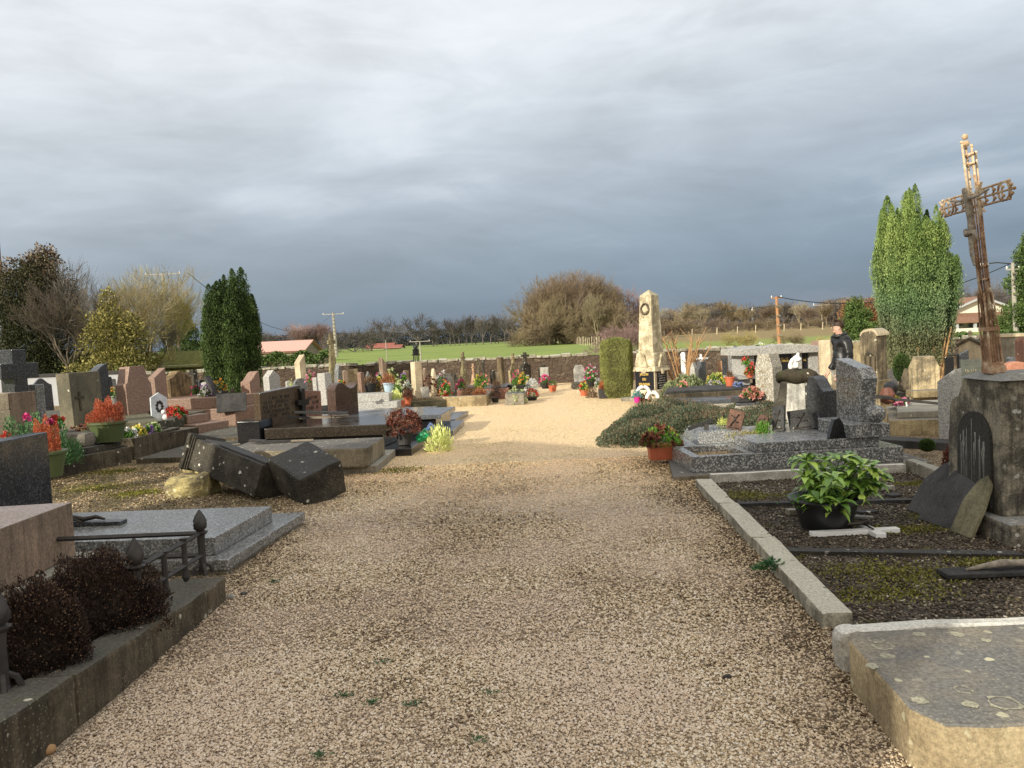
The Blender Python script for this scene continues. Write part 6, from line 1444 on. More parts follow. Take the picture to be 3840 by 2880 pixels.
    MB().bz(-.08, .08, -.08, .08, .16, .19).bz(-.06, .06, -.06, .06, .191, .3).build('lamp_body', BLACKM, l, bevel=.006); MB().lathe([(.1, .3), (.03, .35), (.07, .36), (.06, .4), (.01, .41)], 10).build('lamp_cap', BLACKM, l)
    # stone kerb pieces by the path
    tomb('small grey stone box at the corner of the centre kerb grave', [(-.18, 19.4), (.28, 19.35), (.36, 20.1), (-.1, 20.2)], -.02, .28, CONC, tiers=[(.05, .282, .31, GR_SLATE)])
    tomb('red brown granite tomb behind the withered bushes of the centre', [(-1.5, 21.5), (-.1, 21.4), (0, 22.6), (-1.4, 22.7)], -.02, .3, GR_RED, tiers=[(.05, .302, .36, GR_SLATE)])
    r = thing('low_kerb_grave', 'slanting ochre gravel grave left of the centre pillar', 'grave', (0, 0, 0))
    MB().foot([(-3.3, 18.8), (-1.65, 19.6), (-1.7, 19.75), (-3.35, 18.95)], -.02, .2).build('kerb', MOSSY, r, bevel=.015)
    MB().foot([(-3.3, 18.97), (-1.9, 19.72), (-2.1, 20.9), (-3.4, 20.9)], -.02, .1).build('gravel_bed', GRAVEL, r)
    # old stone crosses and steles near the far wall ------------------------
    def stone_cross(lbl, a, b, yt, yarm, Y, mat=DKLIME, pedw=1.0, pedh=.45, armw=1.0, nm='stone_cross', rz=35):
        p = D((a+b)/2, yt, Y); H = p.z; za = D((a+b)/2, yarm, Y).z; w = (b-a)/3.75/FPX*Y
        r = thing(nm, lbl, 'cross', (p.x+.0, Y, 0), rz)
        MB().bz(-w*.5*pedw, w*.5*pedw, -.12, .12, -.02, pedh).build('pedestal', mat, r, bevel=.015)
        MB().foot([(-w*.32*pedw, -.09), (w*.32*pedw, -.09), (w*.32*pedw, .09), (-w*.32*pedw, .09)], pedh+.002, za-.2, [(-w*.2, -.06), (w*.2, -.06), (w*.2, .06), (-w*.2, .06)]).build('shaft', mat, r, bevel=.01)
        t = w*.17; h = w*.42*armw
        MB().prof([(-t, za-.198), (t, za-.198), (t, za-t), (h, za-t), (h, za+t), (t, za+t), (t, H), (-t, H), (-t, za+t), (-h, za+t), (-h, za-t), (-t, za-t)], .1).build('cross', mat, r, bevel=.008)
        return r
    stone_cross('tall weathered stone cross on a rock like base', 1219, 1262, 1252, 1283, 22.5, stone('yellow grey cross stone', (.34, .29, .15), (.1, .085, .06), lichen=.5), 1.0, .7, .8)
    r = grave('pink grey obelisk stele with pierced scroll, centre left', 1428, 1453, 1340, 23.5, 40, .22, 'slopel', PINKST, 0)
    stone_cross('ochre stone cross with thick waist beside the centre pots', 1723, 1745, 1320, 1343, 23.8, stone('ochre cross stone', (.3, .25, .13), (.12, .1, .06), lichen=.4), 1.2, .6, .9)
    stone_cross('small dark stone cross against the wall, left of centre', 1355, 1366, 1366, 1376, 26.6, DKST, 1.8, .3, 1.2)
    stone_cross('dark narrow cross stele between the ochre cross and the tall post', 1785, 1802, 1344, 1362, 25.2, DKLIME, 1.2, .5, 1.2)
    stone_cross('rusty thin iron cross near the far wall', 1768, 1778, 1364, 1378, 26, RUST, 2, .2, 1.3)
    stone_cross('thin bent grey cross standing right of the dark stele', 1806, 1816, 1350, 1366, 25.6, DKST, 1.4, .2, 1.3)
    grave('tall brown stone post near the far wall', 1871, 1892, 1340, 24.5, 45, .18, 'flat', stone('brown post stone', (.22, .17, .1), (.09, .07, .045)), 0)
    stone_cross('pale column cross with orange lichened tip near the dark wall', 1912, 1932, 1325, 1343, 25, stone('lichened column', (.55, .47, .28), (.2, .16, .09), lichen=.3, lcol=(.6, .35, .05)), 1.3, .62, .7)
    stone_cross('ornate black cross with arms rising above the far wall', 1955, 1980, 1321, 1334, 25.6, DKST, 1.3, .75, 1.5)
    stone_cross('black low monument cross with white plaque on the dark wall', 2027, 2050, 1368, 1378, 26, DKST, 1.3, .6, .9)
    for lb, sx, sy, w, h, Y, mt in (('white plaque on the black low monument', 2041, 1400, .28, .4, 25.85, WHST), ('small white card on the black monument', 1974, 1412, .16, .1, 25.4, WHITE), ('narrow white plate left of the ornate cross', 1941, 1414, .12, .28, 25.2, WHITE)):
        p = D(sx, sy, Y); o = MB().bz(p.x-w/2, p.x+w/2, Y-.02, Y, p.z-h/2, p.z+h/2).build('wall_plaque', mt, None, bevel=.005); tag(o, lb, 'plaque')
        MBs = MB().bz(p.x-w*.3, p.x+w*.3, Y+.0, Y+.12, 0, p.z+h*.3).build('stand', DKST, o)
    for lb, a, b, yt, Y, pf, mt in (('tan shouldered headstone near the wall, left of the pillar', 1519, 1535, 1388, 24.5, 'round', LIME), ('grey granite headstone right behind the limestone pillar', 1590, 1604, 1380, 24.5, 'shoulder', PINKST),
            ('slim cream stele with curved edge right of the pillar', 1622, 1634, 1382, 23.5, 'leaf', LIME2), ('grey double headstone with dark window behind the pink flowers', 1640, 1694, 1403, 25.5, 'flat', GR_GREY),
            ('narrow dark grey stone with notched top near the flowers', 1702, 1712, 1400, 23.5, 'peak', DKST), ('small brown roofed stone behind pale blossoms', 1488, 1512, 1397, 24, 'peak', DKLIME),
            ('dark gabled headstone with cream side near the wall', 1843, 1858, 1388, 25.5, 'cut', DKST), ('cream small stele beside the dark gabled headstone', 1860, 1874, 1395, 25.8, 'flat', LIME2),
            ('mossy stone cabinet headstone near the left part of the wall', 1302, 1346, 1384, 25.5, 'flat', LIME), ('pale low headstone left of the oval portrait one', 1075, 1100, 1428, 22, 'round', GR_LIGHT)):
        grave(lb, a, b, yt, Y, 35, .14, pf, mt, 0)
    grave('white chamfered headstone standing alone before the far wall', 2152, 2194, 1369, 25.2, 0, .25, 'cut', WHST, 1.0, DKLIME, .18)
    # small dark headstones in the far left shade
    grave('dark low headstone right of the cream shed', 745, 770, 1425, 24, 50, .12, 'round', GR_DARK, 0)
    for i, (sx, Y) in enumerate(((845, 19.5), (870, 19.8))):
        grave(['dark framed plaque stone before the yew foot', 'curved mossy stone before the yew foot'][i], sx-16, sx+16, 1462-8*i, Y-.3, 40, .06, ['flat', 'swoop'][i], [GR_DARK, DKLIME][i], 0, base=False, name='small_headstone')
left_mid()
# ================================================================== RIGHT middle and far
def right_mid():
    # hedge block
    p = G(2322, 1494); r = thing('clipped_bush', 'clipped olive green box shaped bush left of the obelisk', 'bush', (p.x, p.y+.3, 0))
    zt = D(2322, 1268, p.y+.3).z; w = (2381-2270)/3.75/FPX*p.y/2; n = 70000
    u = RNG.uniform(-1, 1, (n, 3)); k = RNG.integers(0, 5, n); S = np.where(RNG.random(n) < .5, 1, -1)
    u[k < 2, 0] = S[k < 2]; u[(k >= 2) & (k < 4), 1] = S[(k >= 2) & (k < 4)]; u[k == 4, 2] = 1
    dep = 1-.16*RNG.random(n)[:, None]**1.5; zz = (u[:, 2]+1)/2
    tap = (.88+.24*np.sin(np.clip(zz, 0, 1)*2.7))*np.where(zz < .12, .78+zz*1.8, 1)*np.where(zz > .9, 1-(zz-.9)*2.2, 1)
    C = np.stack([u[:, 0]*w*tap, u[:, 1]*w*.85*tap, zz*zt-.07*zt*np.where(zz > .97, np.maximum(abs(u[:, 0]), abs(u[:, 1]))**3, 0)], 1)*np.concatenate([dep, dep, np.ones((n, 1))], 1)
    C += RNG.normal(0, .012, (n, 3)); rr_ = np.linalg.norm(C[:, :2], axis=1); C[:, :2] *= np.where(rr_ > w*1.13, w*1.13/rr_, 1)[:, None]
    leaves('foliage', C, C*[1, 1, .3]+RNG.normal(0, .35, (n, 3))+[0, 0, .5], RNG.uniform(.016, .036, n), .013, np.clip(.5+RNG.normal(0, .25, n), 0, 1), F_HEDGE, r)
    MB().bz(-w*.7, w*.7, -w*.55, w*.55, .05, zt*.93).build('inner_stems', BARK, r)
    # obelisk
    Y = 19.3; px = D(2440, 1300, Y).x; S = lambda n_: n_/3.75/FPX*Y
    r = thing('obelisk', 'mottled limestone obelisk with wreath medallion and black sign', 'obelisk', (px, Y, 0), 45)
    zap = D(2436, 1086, Y).z; zsh = D(2440, 1108, Y).z; z1 = D(2445, 1322, Y).z; z2 = D(2445, 1372, Y).z; z3 = .26
    a0 = .16; a1 = .215
    sq = lambda a: [(-a, -a), (a, -a), (a, a), (-a, a)]
    MB().foot(sq(a1), z1, zsh, sq(a0)).build('shaft', OBEL, r, bevel=.01, sub=2, ramp=.006)
    b = MB(); b.add([(*q, zsh+.001) for q in sq(a0)]+[(0, 0, zap)], [(0, 1, 4), (1, 2, 4), (2, 3, 4), (3, 0, 4), (3, 2, 1, 0)]); b.build('tip', OBEL, r)
    MB().foot(sq(.29), z2, z1-.001, sq(.25)).build('cornice', OBEL, r, bevel=.03, sub=2, ramp=.02)
    MB().foot(sq(.33), z2-.12, z2-.001, sq(.30)).build('cornice', OBEL, r, bevel=.02, sub=2, ramp=.012)
    for s_ in (0, 90, 180, 270):
        M = Matrix.Rotation(rad(s_), 4, 'Z')
        q = MB().prof([(-.12, z2-.02), (.12, z2-.02), (.0, z1-.03)], .05, y=-.295); q2 = MB().ball((0, -.32, z2-.13), .07, 10, (1, .5, 1)); MB().add(q.v, q.f, M).add(q2.v, q2.f, M).build('ornament', OBEL, r, ramp=.01)
    MB().foot(sq(.285), z3, z2-.121).build('die', LIME2, r, bevel=.012)
    MB().foot(sq(.37), -.02, z3-.001).build('base', OBEL, r, bevel=.02)
    # wreath medallion on the left front face (local -y of rz 45 is +x... use -x face)
    zm = D(2425, 1160, Y).z; f = (zm-z1)/(zsh-z1); am = a1+(a0-a1)*f
    for (dx, dy, ang) in ((-1, 0, -90),):
        M = Matrix.Translation((-am-.012, 0, zm)) @ Matrix.Rotation(rad(ang), 4, 'Z'); n = 18
        q = MB().tube([(math.cos(6.283*i/n)*.105, 0, math.sin(6.283*i/n)*.125) for i in range(n+1)], .028, 6, False); MB().add(q.v, q.f, M).build('wreath', DKLIME, r, ramp=.006)
        q = MB().ball((0, .0, 0), .08, 12, (1, .3, 1)); MB().add(q.v, q.f, M).build('medallion', LIME2, r, smooth=True)
    # black sign panels: -x face (left) with lettering, -y face (right) with lines
    M = Matrix.Translation((-.293, 0, 0)) @ Matrix.Rotation(rad(-90), 4, 'Z'); zc = (z3+z2-.12)/2-.02; hh = .27
    q = MB().bz(-.265, .265, -.012, .0, zc-hh, zc+hh); sg = MB().add(q.v, q.f, M).build('sign_panel', BLACKP, r)
    for i, tx in enumerate(('JARDIN', 'DU', 'SOUVENIR')):
        cu = bpy.data.curves.new('lettering', 'FONT'); cu.body = tx; cu.size = .082; cu.extrude = .003; cu.align_x = 'CENTER'; cu.align_y = 'CENTER'; cu.offset = .002
        to = bpy.data.objects.new('t', cu); COL.objects.link(to); dg = bpy.context.evaluated_depsgraph_get(); dg.update(); me = bpy.data.meshes.new_from_object(to.evaluated_get(dg)); bpy.data.objects.remove(to)
        me.materials.clear(); me.materials.append(GOLD); o = link('lettering', me, r); o.matrix_local = M @ Matrix.Translation((0, -.0155, zc+.17-.12*i)) @ Matrix.Rotation(rad(90), 4, 'X') @ Matrix.Diagonal((.9 if i < 2 else .82, 1, 1, 1))
    q = MB().bz(-.2, .2, -.305, -.29, zc-hh*.9, zc+hh*1.05); q.build('side_panel', BLACKP, r)
    q = marks(.36, .5, 9, 4, .022); MB().add(q.v, q.f, Matrix.Translation((0, -.309, zc-hh*.9))).build('inscription', WHST, r)
    # low kerb strip around bush/obelisk
    a = G(2270, 1485); c = G(2330, 1500)
    o = MB().foot([(G(2332, 1505).x, 19.1), (G(2425, 1515).x, 19.0), (G(2425, 1515).x, 19.4), (G(2332, 1505).x, 19.3)], -.02, .08).build('kerb_stone', CONC, None, bevel=.01); tag(o, 'short pale kerb in front of the clipped bush', 'kerb')
    # sage bush
    def mound(lbl, sx0, sx1, syt, Y, n, mat, nm='bush', dep=.8, lf=.05, zb=0, cat='bush', holes=True):
        a = D(sx0, syt+60, Y); b = D(sx1, syt+60, Y); zt = D((sx0+sx1)/2, syt, Y).z-zb; rx = (b.x-a.x)/2
        t = thing(nm, lbl, cat, ((a.x+b.x)/2, Y, zb)); nb = 9; rs = random.Random(int(sx0)); C = []; Dd = []; T = []
        for i in range(nb*2):
            ang = rs.uniform(0, 6.28); R = rs.random()**.5*.62; cx, cy = math.cos(ang)*R*rx, math.sin(ang)*R*rx*dep; h = zt*(1-.35*R)*rs.uniform(.78, 1.0); br = rx*rs.uniform(.28, .42)
            k = n//(nb*2); d = sph(k); d[:, 2] = np.abs(d[:, 2]); rr = 1-.35*RNG.random(k)**2
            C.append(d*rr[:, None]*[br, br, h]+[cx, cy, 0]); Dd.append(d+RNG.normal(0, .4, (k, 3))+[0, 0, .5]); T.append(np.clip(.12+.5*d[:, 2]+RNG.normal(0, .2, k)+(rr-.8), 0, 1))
        C = np.concatenate(C); T = np.concatenate(T); leaves('foliage', C, np.concatenate(Dd), RNG.uniform(.6, 1.4, len(C))*lf, RNG.uniform(.35, .6, len(C))*lf, T, mat, t); return t
    globals()['mound'] = mound
    mound('pale sage green shrub in front of the obelisk', 2475, 2660, 1388, 17.2, 14000, F_SAGE, lf=.07)
    # juniper mat
    t = thing('juniper_bush', 'wide dark grey green creeping juniper right of the path', 'bush', (0, 0, 0)); C = []; Dd = []; T = []; rs = random.Random(77)
    for i in range(95):
        Yq = rs.uniform(11.7, 14.2); sx = rs.uniform(2330, 2900 if Yq > 11.9 else 2760); q = D(sx, 1500, Yq); R = rs.uniform(.28, .5)
        h = .35+.09*math.sin(q.x*3)+rs.uniform(-.1, .1); edge = min(1, .55+(sx-2330)/200) ; h *= edge; k = 1700
        d = sph(k); d[:, 2] = np.abs(d[:, 2]); rr = 1-.3*RNG.random(k)**2
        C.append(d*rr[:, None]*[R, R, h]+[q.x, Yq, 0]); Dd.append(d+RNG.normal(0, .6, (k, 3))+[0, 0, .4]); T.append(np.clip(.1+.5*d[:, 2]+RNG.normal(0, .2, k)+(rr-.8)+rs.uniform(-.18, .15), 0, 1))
    C = np.concatenate(C); leaves('foliage', C, np.concatenate(Dd), RNG.uniform(.02, .05, len(C)), .014, np.concatenate(T), F_JUN, t)
    # dark long grave before obelisk, granite grave with round stele
    tomb('long dark stone tomb between the obelisk and the juniper', [(D(2432, 1450, 17).x, 15.4), (D(2800, 1450, 16).x, 15.6), (D(2820, 1450, 17).x, 16.8), (D(2455, 1450, 18).x, 16.7)], -.02, .42, DKLIME, tiers=[(.05, .422, .47, SLATE)])
    g = tomb('polished grey slab grave reflecting the sky before the dark tomb', [(D(2480, 1500, 14.6).x, 14.4), (D(2900, 1500, 14.4).x, 14.5), (D(2880, 1500, 15.3).x, 15.2), (D(2500, 1500, 15.3).x, 15.2)], -.02, .28, GR_ROUGH, tiers=[(.04, .282, .36, GR_SLATE)])
    r = grave('pale speckled granite stele with chamfered corners and faded gold lettering', 2836, 2939, 1324, 13.6, -48, .32, 'cut', GR_LIGHT, 0, insc=(4, GILTD, .05))
    r2 = [c for c in r.children if c.name.startswith('headstone')][0]; r2.data.materials[0] = GR_ROUGH
    tomb('rough bright granite slab in front of the chamfered stele', [(D(2745, 1500, 13.4).x, 13.25), (D(2925, 1500, 13.4).x, 13.3), (D(2920, 1500, 14.3).x, 14.2), (D(2760, 1500, 14.3).x, 14.2)], -.02, .34, GR_ROUGH, tiers=[(.03, .342, .38, GR_SLATE)])
    o = MB().box((D(2800, 1460, 13.6).x, 13.6, .42), (.45, .28, .07), (0, 0, rad(12))).build('memorial_plaque', SLATE, None, bevel=.01); tag(o, 'dark open book plaque on the rough granite slab', 'plaque')
    # columbarium ------------------------------------------------------------
    Y = 16.5; xa = D(2772, 1400, Y).x; xb = D(3022, 1400, Y+.7).x
    r = thing('columbarium', 'granite columbarium with low gabled roof and black niche doors', 'columbarium', ((xa+xb)/2, Y, 0), 10); w = (xb-xa)/2
    zs1 = D(2760, 1410, Y).z; zb = .28; zt = D(2860, 1330, Y).z; zr = D(2860, 1305, Y).z; dp = .62
    MB().bz(-w, w, -.05, dp+.05, -.02, .1).build('base', GR_LIGHT, r, bevel=.01)
    MB().bz(-w-.12, w+.2, -.16, dp, zs1-.06, zs1).build('shelf', GR_LIGHT, r, bevel=.01)
    for x in (-w+.02, -w*.3, w*.33, w-.18):
        MB().bz(x, x+.16, .0, dp, .102, zs1-.062).build('post', GR_LIGHT, r, bevel=.008); MB().bz(x+.06, x+.26, .0, dp, zs1+.002, zt).build('post', GR_LIGHT, r, bevel=.008)
    for i, x in enumerate((-w+.28, -w*.3+.27, w*.33+.27)):
        x2 = (-w*.3+.055, w*.33+.055, w-.125)[i]
        for z0, z1_ in ((.11, zs1-.07), (zs1+.01, zt-.01)):
            d_ = MB().bz(x-.0, x2, .06, .1, z0, z1_).build('niche_door', BLACKP, r)
            q = marks((x2-x)*.6, .1, 2, i+3, .04); MB().add(q.v, q.f, Matrix.Translation(((x+x2)/2, .054, z1_-.17))).build('inscription', GOLD, d_)
    q = MB(); n_ = [(-w-.1, zt+.002), (w+.12, zt+.002), (w+.12, zt+.13), (0, zr+.06), (-w-.1, zt+.13)]; q.prof(n_, dp+.3, y=dp/2); q.build('roof', GR_LIGHT, r, bevel=.012)
    # white flower things on the roof
    # black capped monument with white statue ---------------------------------
    Y = 12.4; q = D(2985, 1400, Y); r = thing('statue_monument', 'dark tapering stone monument with white front and mossy black cap', 'monument', (q.x, Y, 0), -35)
    zc = D(2985, 1428, Y).z; zt = D(2985, 1388, Y).z
    MB().foot([(-.36, -.2), (.30, -.2), (.30, .2), (-.36, .2)], -.02, zc, [(-.2, -.15), (.2, -.15), (.2, .15), (-.2, .15)]).build('body', DKST, r, bevel=.02, sub=2, ramp=.006)
    MB().add([(-.12, -.206, .05), (.2, -.206, .05), (.17, -.156, zc-.03), (-.09, -.156, zc-.03), (-.12, -.22, .05), (.2, -.22, .05), (.17, -.17, zc-.03), (-.09, -.17, zc-.03)], [(0, 1, 2, 3), (7, 6, 5, 4), (0, 4, 5, 1), (1, 5, 6, 2), (2, 6, 7, 3), (3, 7, 4, 0)]).build('front_plate', WHST, r, ramp=.0)
    MB().ball((0, 0, zt-.09), .33, 20, (1.0, .8, .38)).rough(.035, 6).build('cap', stone('mossy black cap', (.07, .055, .035), (.025, .02, .015), lichen=.2, moss=.8), r, ramp=.045, rsc=5, smooth=True)
    p = D(2988, 1390, Y); st = thing('white_statue', 'small bright white statue of two embracing figures on the mossy cap', 'statue', (p.x, Y, zt-.0), -20)
    hh = D(2990, 1320, Y).z-zt
    skin('figure', [(-.02, 0, .02), (-.01, 0, hh*.35), (.01, 0, hh*.66), (.02, -.01, hh*.82), (.03, -.02, hh*.97), (.06, -.04, hh*.6), (-.03, -.06, hh*.5), (-.05, -.02, hh*.66), (-.07, -.04, hh*.42)], [(0, 1), (1, 2), (2, 3), (3, 4), (2, 5), (5, 6), (2, 7), (7, 8)], [.062, .045, .042, .02, .032, .022, .018, .022, .018], MARBLE, st)
    skin('second_figure', [(-.08, .0, .01), (-.1, -.01, hh*.25), (-.08, -.02, hh*.5), (-.05, -.03, hh*.66)], [(0, 1), (1, 2), (2, 3)], [.045, .034, .028, .024], MARBLE, st)
    # steles behind the man
    grave('narrow pink granite post behind the man', 3057, 3080, 1277, 20, -35, .2, 'cut', GR_PINK, 0, ow=.34)
    grave('big pale sandy headstone directly in front of the man', 3075, 3140, 1274, 16.2, -55, .2, 'flat', LIME2, 1.5, LIME2, .3, 'kerb')
    grave('thin rusty standing sheet left of the pink post', 3030, 3052, 1305, 18, -40, .1, 'flat', PINKST, 0)
    grave('small low brown stele beside the columbarium', 3006, 3040, 1338, 17.5, -30, .12, 'flat', PINKST, 0)
    g = grave('tall pale stained wall like headstone right of the man', 3190, 3252, 1283, 17.5, -40, .25, 'flat', stone('ochre streaked slab', (.42, .34, .2), (.25, .2, .12), streak=.7, lichen=.1), 1.6, CONC, .3)
    r = grave('neo gothic arched headstone with dark mouldings right of the man', 3230, 3330, 1240, 16.0, -52, .4, 'round', stone('grimy gothic stone', (.42, .34, .21), (.13, .105, .07), top=(.3, .27, .2), lichen=.2, streak=.9), 0)
    W_, H_ = r['W'], r['H']
    MB().prof([(W_*.34*math.cos(rad(a)), H_*.62+W_*.34*math.sin(rad(a))*1.2) for a in range(0, 181, 15)]+[(-W_*.34, H_*.2), (W_*.34, H_*.2)][::1], .05, y=-.21).build('arch_moulding', DKLIME, r, bevel=.01)
    for s_ in (-1, 0, 1): MB().tube([(s_*W_*.3, -.25, H_*.22), (s_*W_*.3, -.25, H_*.66)], .035, 8).build('column', stone('column stone', (.3, .24, .15), (.15, .12, .08)), r)
    MB().prof(arc(0, H_-W_*.275, W_*.55, 0, 180, 12, W_*.30+.04)+arc(0, H_-W_*.275, W_*.48, 180, 0, 12, W_*.25), .46).build('hood_cornice', LIME2, r, ramp=.012, rsc=9)
    MB().bz(-W_*.5-.02, W_*.5+.02, -.28, .25, .0, H_*.33).build('pedestal', LIME, r, bevel=.015)
    stone_cross2 = D(3318, 1260, 19)
    grave('lichen mottled headstone with clipped corners before the tall conifer', 3410, 3528, 1335, 14.2, -12, .28, 'cut', stone('lichen mottled limestone', (.62, .5, .3), (.2, .165, .11), top=(.25, .23, .18), lichen=.3, streak=.8, sc=3), 0, sm=LIME)
    grave('pale rough granite headstone left of the big pedestal', 3519, 3612, 1382, 10.3, -50, .22, 'slope', GR_LIGHT, 0, base=False)
    grave('pale low granite headstone with curved side behind the ball bush', 3325, 3368, 1366, 17, -30, .12, 'swoop', GR_LIGHT, 0)
    grave('greenish grey wide headstone with small cross behind the cross pedestal', 3600, 3690, 1348, 17, -20, .16, 'flat', stone('greenish headstone', (.12, .13, .11), (.08, .085, .075), lichen=0, streak=.2), 0, insc=(2, GILTD, .05))
    grave('dark polished headstone behind the greenish one', 3588, 3636, 1312, 19.5, -20, .15, 'slope', GR_DARK, 0)
    grave('red brown lichened pillar at the right edge by the lamp pole', 3810, 3900, 1262, 16, -10, .4, 'round', stone('red lichened stone', (.22, .1, .065), (.12, .06, .045), lichen=.5, lcol=(.4, .33, .25)), 0)
    grave('salmon granite headstone low behind the pedestal right', 3760, 3860, 1355, 13, -10, .2, 'round', granite('salmon granite', (.4, .15, .09), (.5, .22, .14), (.6, .3, .2), 80, .5), 0)
    grave('blue grey small round headstone right of the iron cross', 3775, 3812, 1338, 18, -10, .15, 'round', GR_SLATE, 0)
    # chapel shaped gravestone
    Y = 21.5; q = D(3638, 1300, Y); r = thing('chapel_gravestone', 'small cream gabled gravestone with a finial by the side wall', 'gravestone', (q.x, Y, 0), -35)
    zt = D(3633, 1255, Y).z; zg = D(3633, 1275, Y).z; ze = D(3633, 1295, Y).z
    MB().prof([(-.26, 0), (.26, 0), (.26, ze), (0, zg), (-.26, ze)], .42).build('body', LIME2, r, bevel=.015); MB().prof([(-.34, ze-.06), (0, zg+.0), (.34, ze-.06), (.34, ze+.03), (0, zg+.08), (-.34, ze+.03)], .5).build('roof', DKLIME, r, bevel=.01)
    MB().lathe([(.06, zg+.08), (.03, zg+.16), (.07, zg+.2), (.02, zg+.26), (.04, zt-.03), (.005, zt+.02)], 8).build('finial', LIME2, r)
    # iron crosses right
    def iron(lbl, sx, yt, ya, Y, mat=IRON):
        p = D(sx, yt, Y); za = D(sx, ya, Y).z; r = thing('metal_cross', lbl, 'cross', (p.x, Y, 0), -20); b = MB().tube([(0, 0, 0), (0, 0, p.z)], .03, 6).build('shaft', mat, r); MB().tube([(-.18, -.035, za), (.18, -.035, za)], .028, 6).build('arm', mat, r); MB().bz(-.14, .14, -.1, .1, 0, .25).build('foot', DKST, r)
    iron('brown iron cross left of the cream gabled gravestone', 3564, 1300, 1330, 19, DKST); iron('pale small iron cross beyond the dark tomb', 3030, 1300, 1335, 20, RUST)
    iron('small white cross near the obelisk bush', 2628, 1328, 1345, 20, WHITE)
    grave('low black granite headstone beside the brown iron cross', 3543, 3580, 1338, 17.5, -20, .15, 'flat', GR_BLACK, 0)
    # small stones right of obelisk
    grave('pale round shouldered small headstone right of the pale sage shrub', 2585, 2622, 1358, 18.5, -40, .15, 'leaf', PINKST and GR_LIGHT, 0)
    grave('blue grey polished headstone right of the pale sage shrub', 2618, 2650, 1355, 18.8, -50, .18, 'flat', GR_SLATE, 0)
    grave('orange sandstone small stele near the columbarium', 2693, 2713, 1352, 21.5, -20, .12, 'round', stone('orange sandstone', (.5, .3, .18), (.35, .2, .12)), 0)
    grave('thin dark stele left of the columbarium', 2713, 2728, 1343, 20, -20, .1, 'flat', GR_DARK, 0)
    grave('grey headstone hidden behind the columbarium roof end', 2733, 2790, 1297, 19, -30, .3, 'peak', GR_GREY, 0, base=False)
    grave('slender white statue stone behind the cut shrub', 2556, 2575, 1320, 22, -20, .12, 'arch', WHITE, 0)
    # cut shrub with orange stems
    p = D(2560, 1400, 19.6); r = thing('pruned_shrub', 'pruned shrub of bare orange brown stems behind the pale sage bush', 'shrub', (p.x, 19.6, 0)); rs = random.Random(6)
    zt = D(2560, 1255, 19.6).z
    for i in range(16):
        a = rs.uniform(0, 6.28); R = rs.uniform(.2, .75); H = zt*rs.uniform(.7, 1.0); b = MB(); m_ = Vector((math.cos(a)*R*.5, math.sin(a)*R*.4, H*.5)); e = Vector((math.cos(a)*R, math.sin(a)*R*.7, H))
        b.tube([(math.cos(a)*.06, math.sin(a)*.06, 0), m_, e], [.03, .02, .01], 5)
        for j in range(5):
            s0 = m_.lerp(e, rs.random()); b.tube([s0, s0+Vector((rs.gauss(0, .14), rs.gauss(0, .1), rs.uniform(.12, .35)))], [.009, .004], 4)
        b.build('stem', BARKO, r)
    # ball bush dark + small one + dark red shrub near pedestal
    Y = 17.5; a = D(3381, 1370, Y); rx = (3413-3352)/2/3.75/FPX*Y
    def ballbush(lbl, sx, sy0, sy1, Y, wpx, mat, n, nm='ball_bush'):
        zt = D(sx, sy0, Y).z; zb = max(0, D(sx, sy1, Y).z); rx = wpx/2/3.75/FPX*Y; t = thing(nm, lbl, 'bush', (D(sx, sy1, Y).x, Y, zb)); d = sph(n); h = (zt-zb)/2; rr = 1-.15*RNG.random(n)**2
        leaves('foliage', d*rr[:, None]*[rx, rx, h]+[0, 0, h], d+RNG.normal(0, .4, (n, 3)), RNG.uniform(.02, .045, n), .016, np.clip(.2+.4*RNG.random(n)+.2*d[:, 2], 0, 1), mat, t)
        MB().ball((0, 0, h), rx*.86, 14, (1, 1, h/rx)).build('core', BARK if mat is not F_YEW else SOIL, t); return t
    ballbush('dark clipped cone shaped bush beside the lichened headstone', 3382, 1325, 1432, 15.5, 60, F_YEW, 9000)
    ballbush('small clipped round green bush on the gravel beside the pedestal', 3477, 1648, 1690, 9.6, 52, F_MIDG, 4500)
    mound('dark red withered shrub left of the cross pedestal', 3530, 3600, 1640, 8.2, 3500, F_DKRED, lf=.04)
    # kerbs and slabs right middle
    tomb('wide ochre kerb tomb with broken cross in the right middle', [(D(3310, 1600, 11.6).x, 11.4), (D(3640, 1600, 11.4).x, 11.2), (D(3640, 1500, 13.4).x, 13.2), (D(3300, 1500, 13.6).x, 13.4)], -.02, .22, LIME, tiers=[(.2, .222, .32, CONC)])
    tomb('long flat grey slab edge before the ochre tomb', [(D(3300, 1640, 10.2).x, 10.5), (D(3620, 1640, 9.8).x, 9.7), (D(3620, 1620, 10.2).x, 9.95), (D(3300, 1620, 10.7).x, 10.8)], -.02, .1, SLATE)
    tomb('low stone ledge below the lichen mottled headstone', [(D(3400, 1480, 14).x, 13.75), (D(3530, 1480, 14).x, 13.7), (D(3530, 1480, 14).x, 14.0), (D(3400, 1480, 14).x, 14.04)], .3, .42, LIME)
    tomb('pale low granite kerb near the ball bush', [(D(3335, 1470, 15).x, 14.9), (D(3410, 1470, 15).x, 14.9), (D(3415, 1450, 16).x, 15.9), (D(3330, 1450, 16).x, 15.9)], -.02, .3, GR_GREY)
    p = D(3350, 1510, 12.3); t = thing('broken_cross', 'toppled thin dark cross lying on the ochre kerb tomb', 'cross', (p.x, 12.2, .33), -8)
    MB().box((.1, 0, .1), (1.0, .05, .04), (0, rad(8), 0)).build('shaft', IRON, t); MB().box((-.2, 0, .16), (.05, .5, .04), (0, 0, .2)).build('arm', IRON, t); MB().tube([(.15, 0, 0), (.14, 0, .1)], .012, 5).build('pin', WHITE, t)
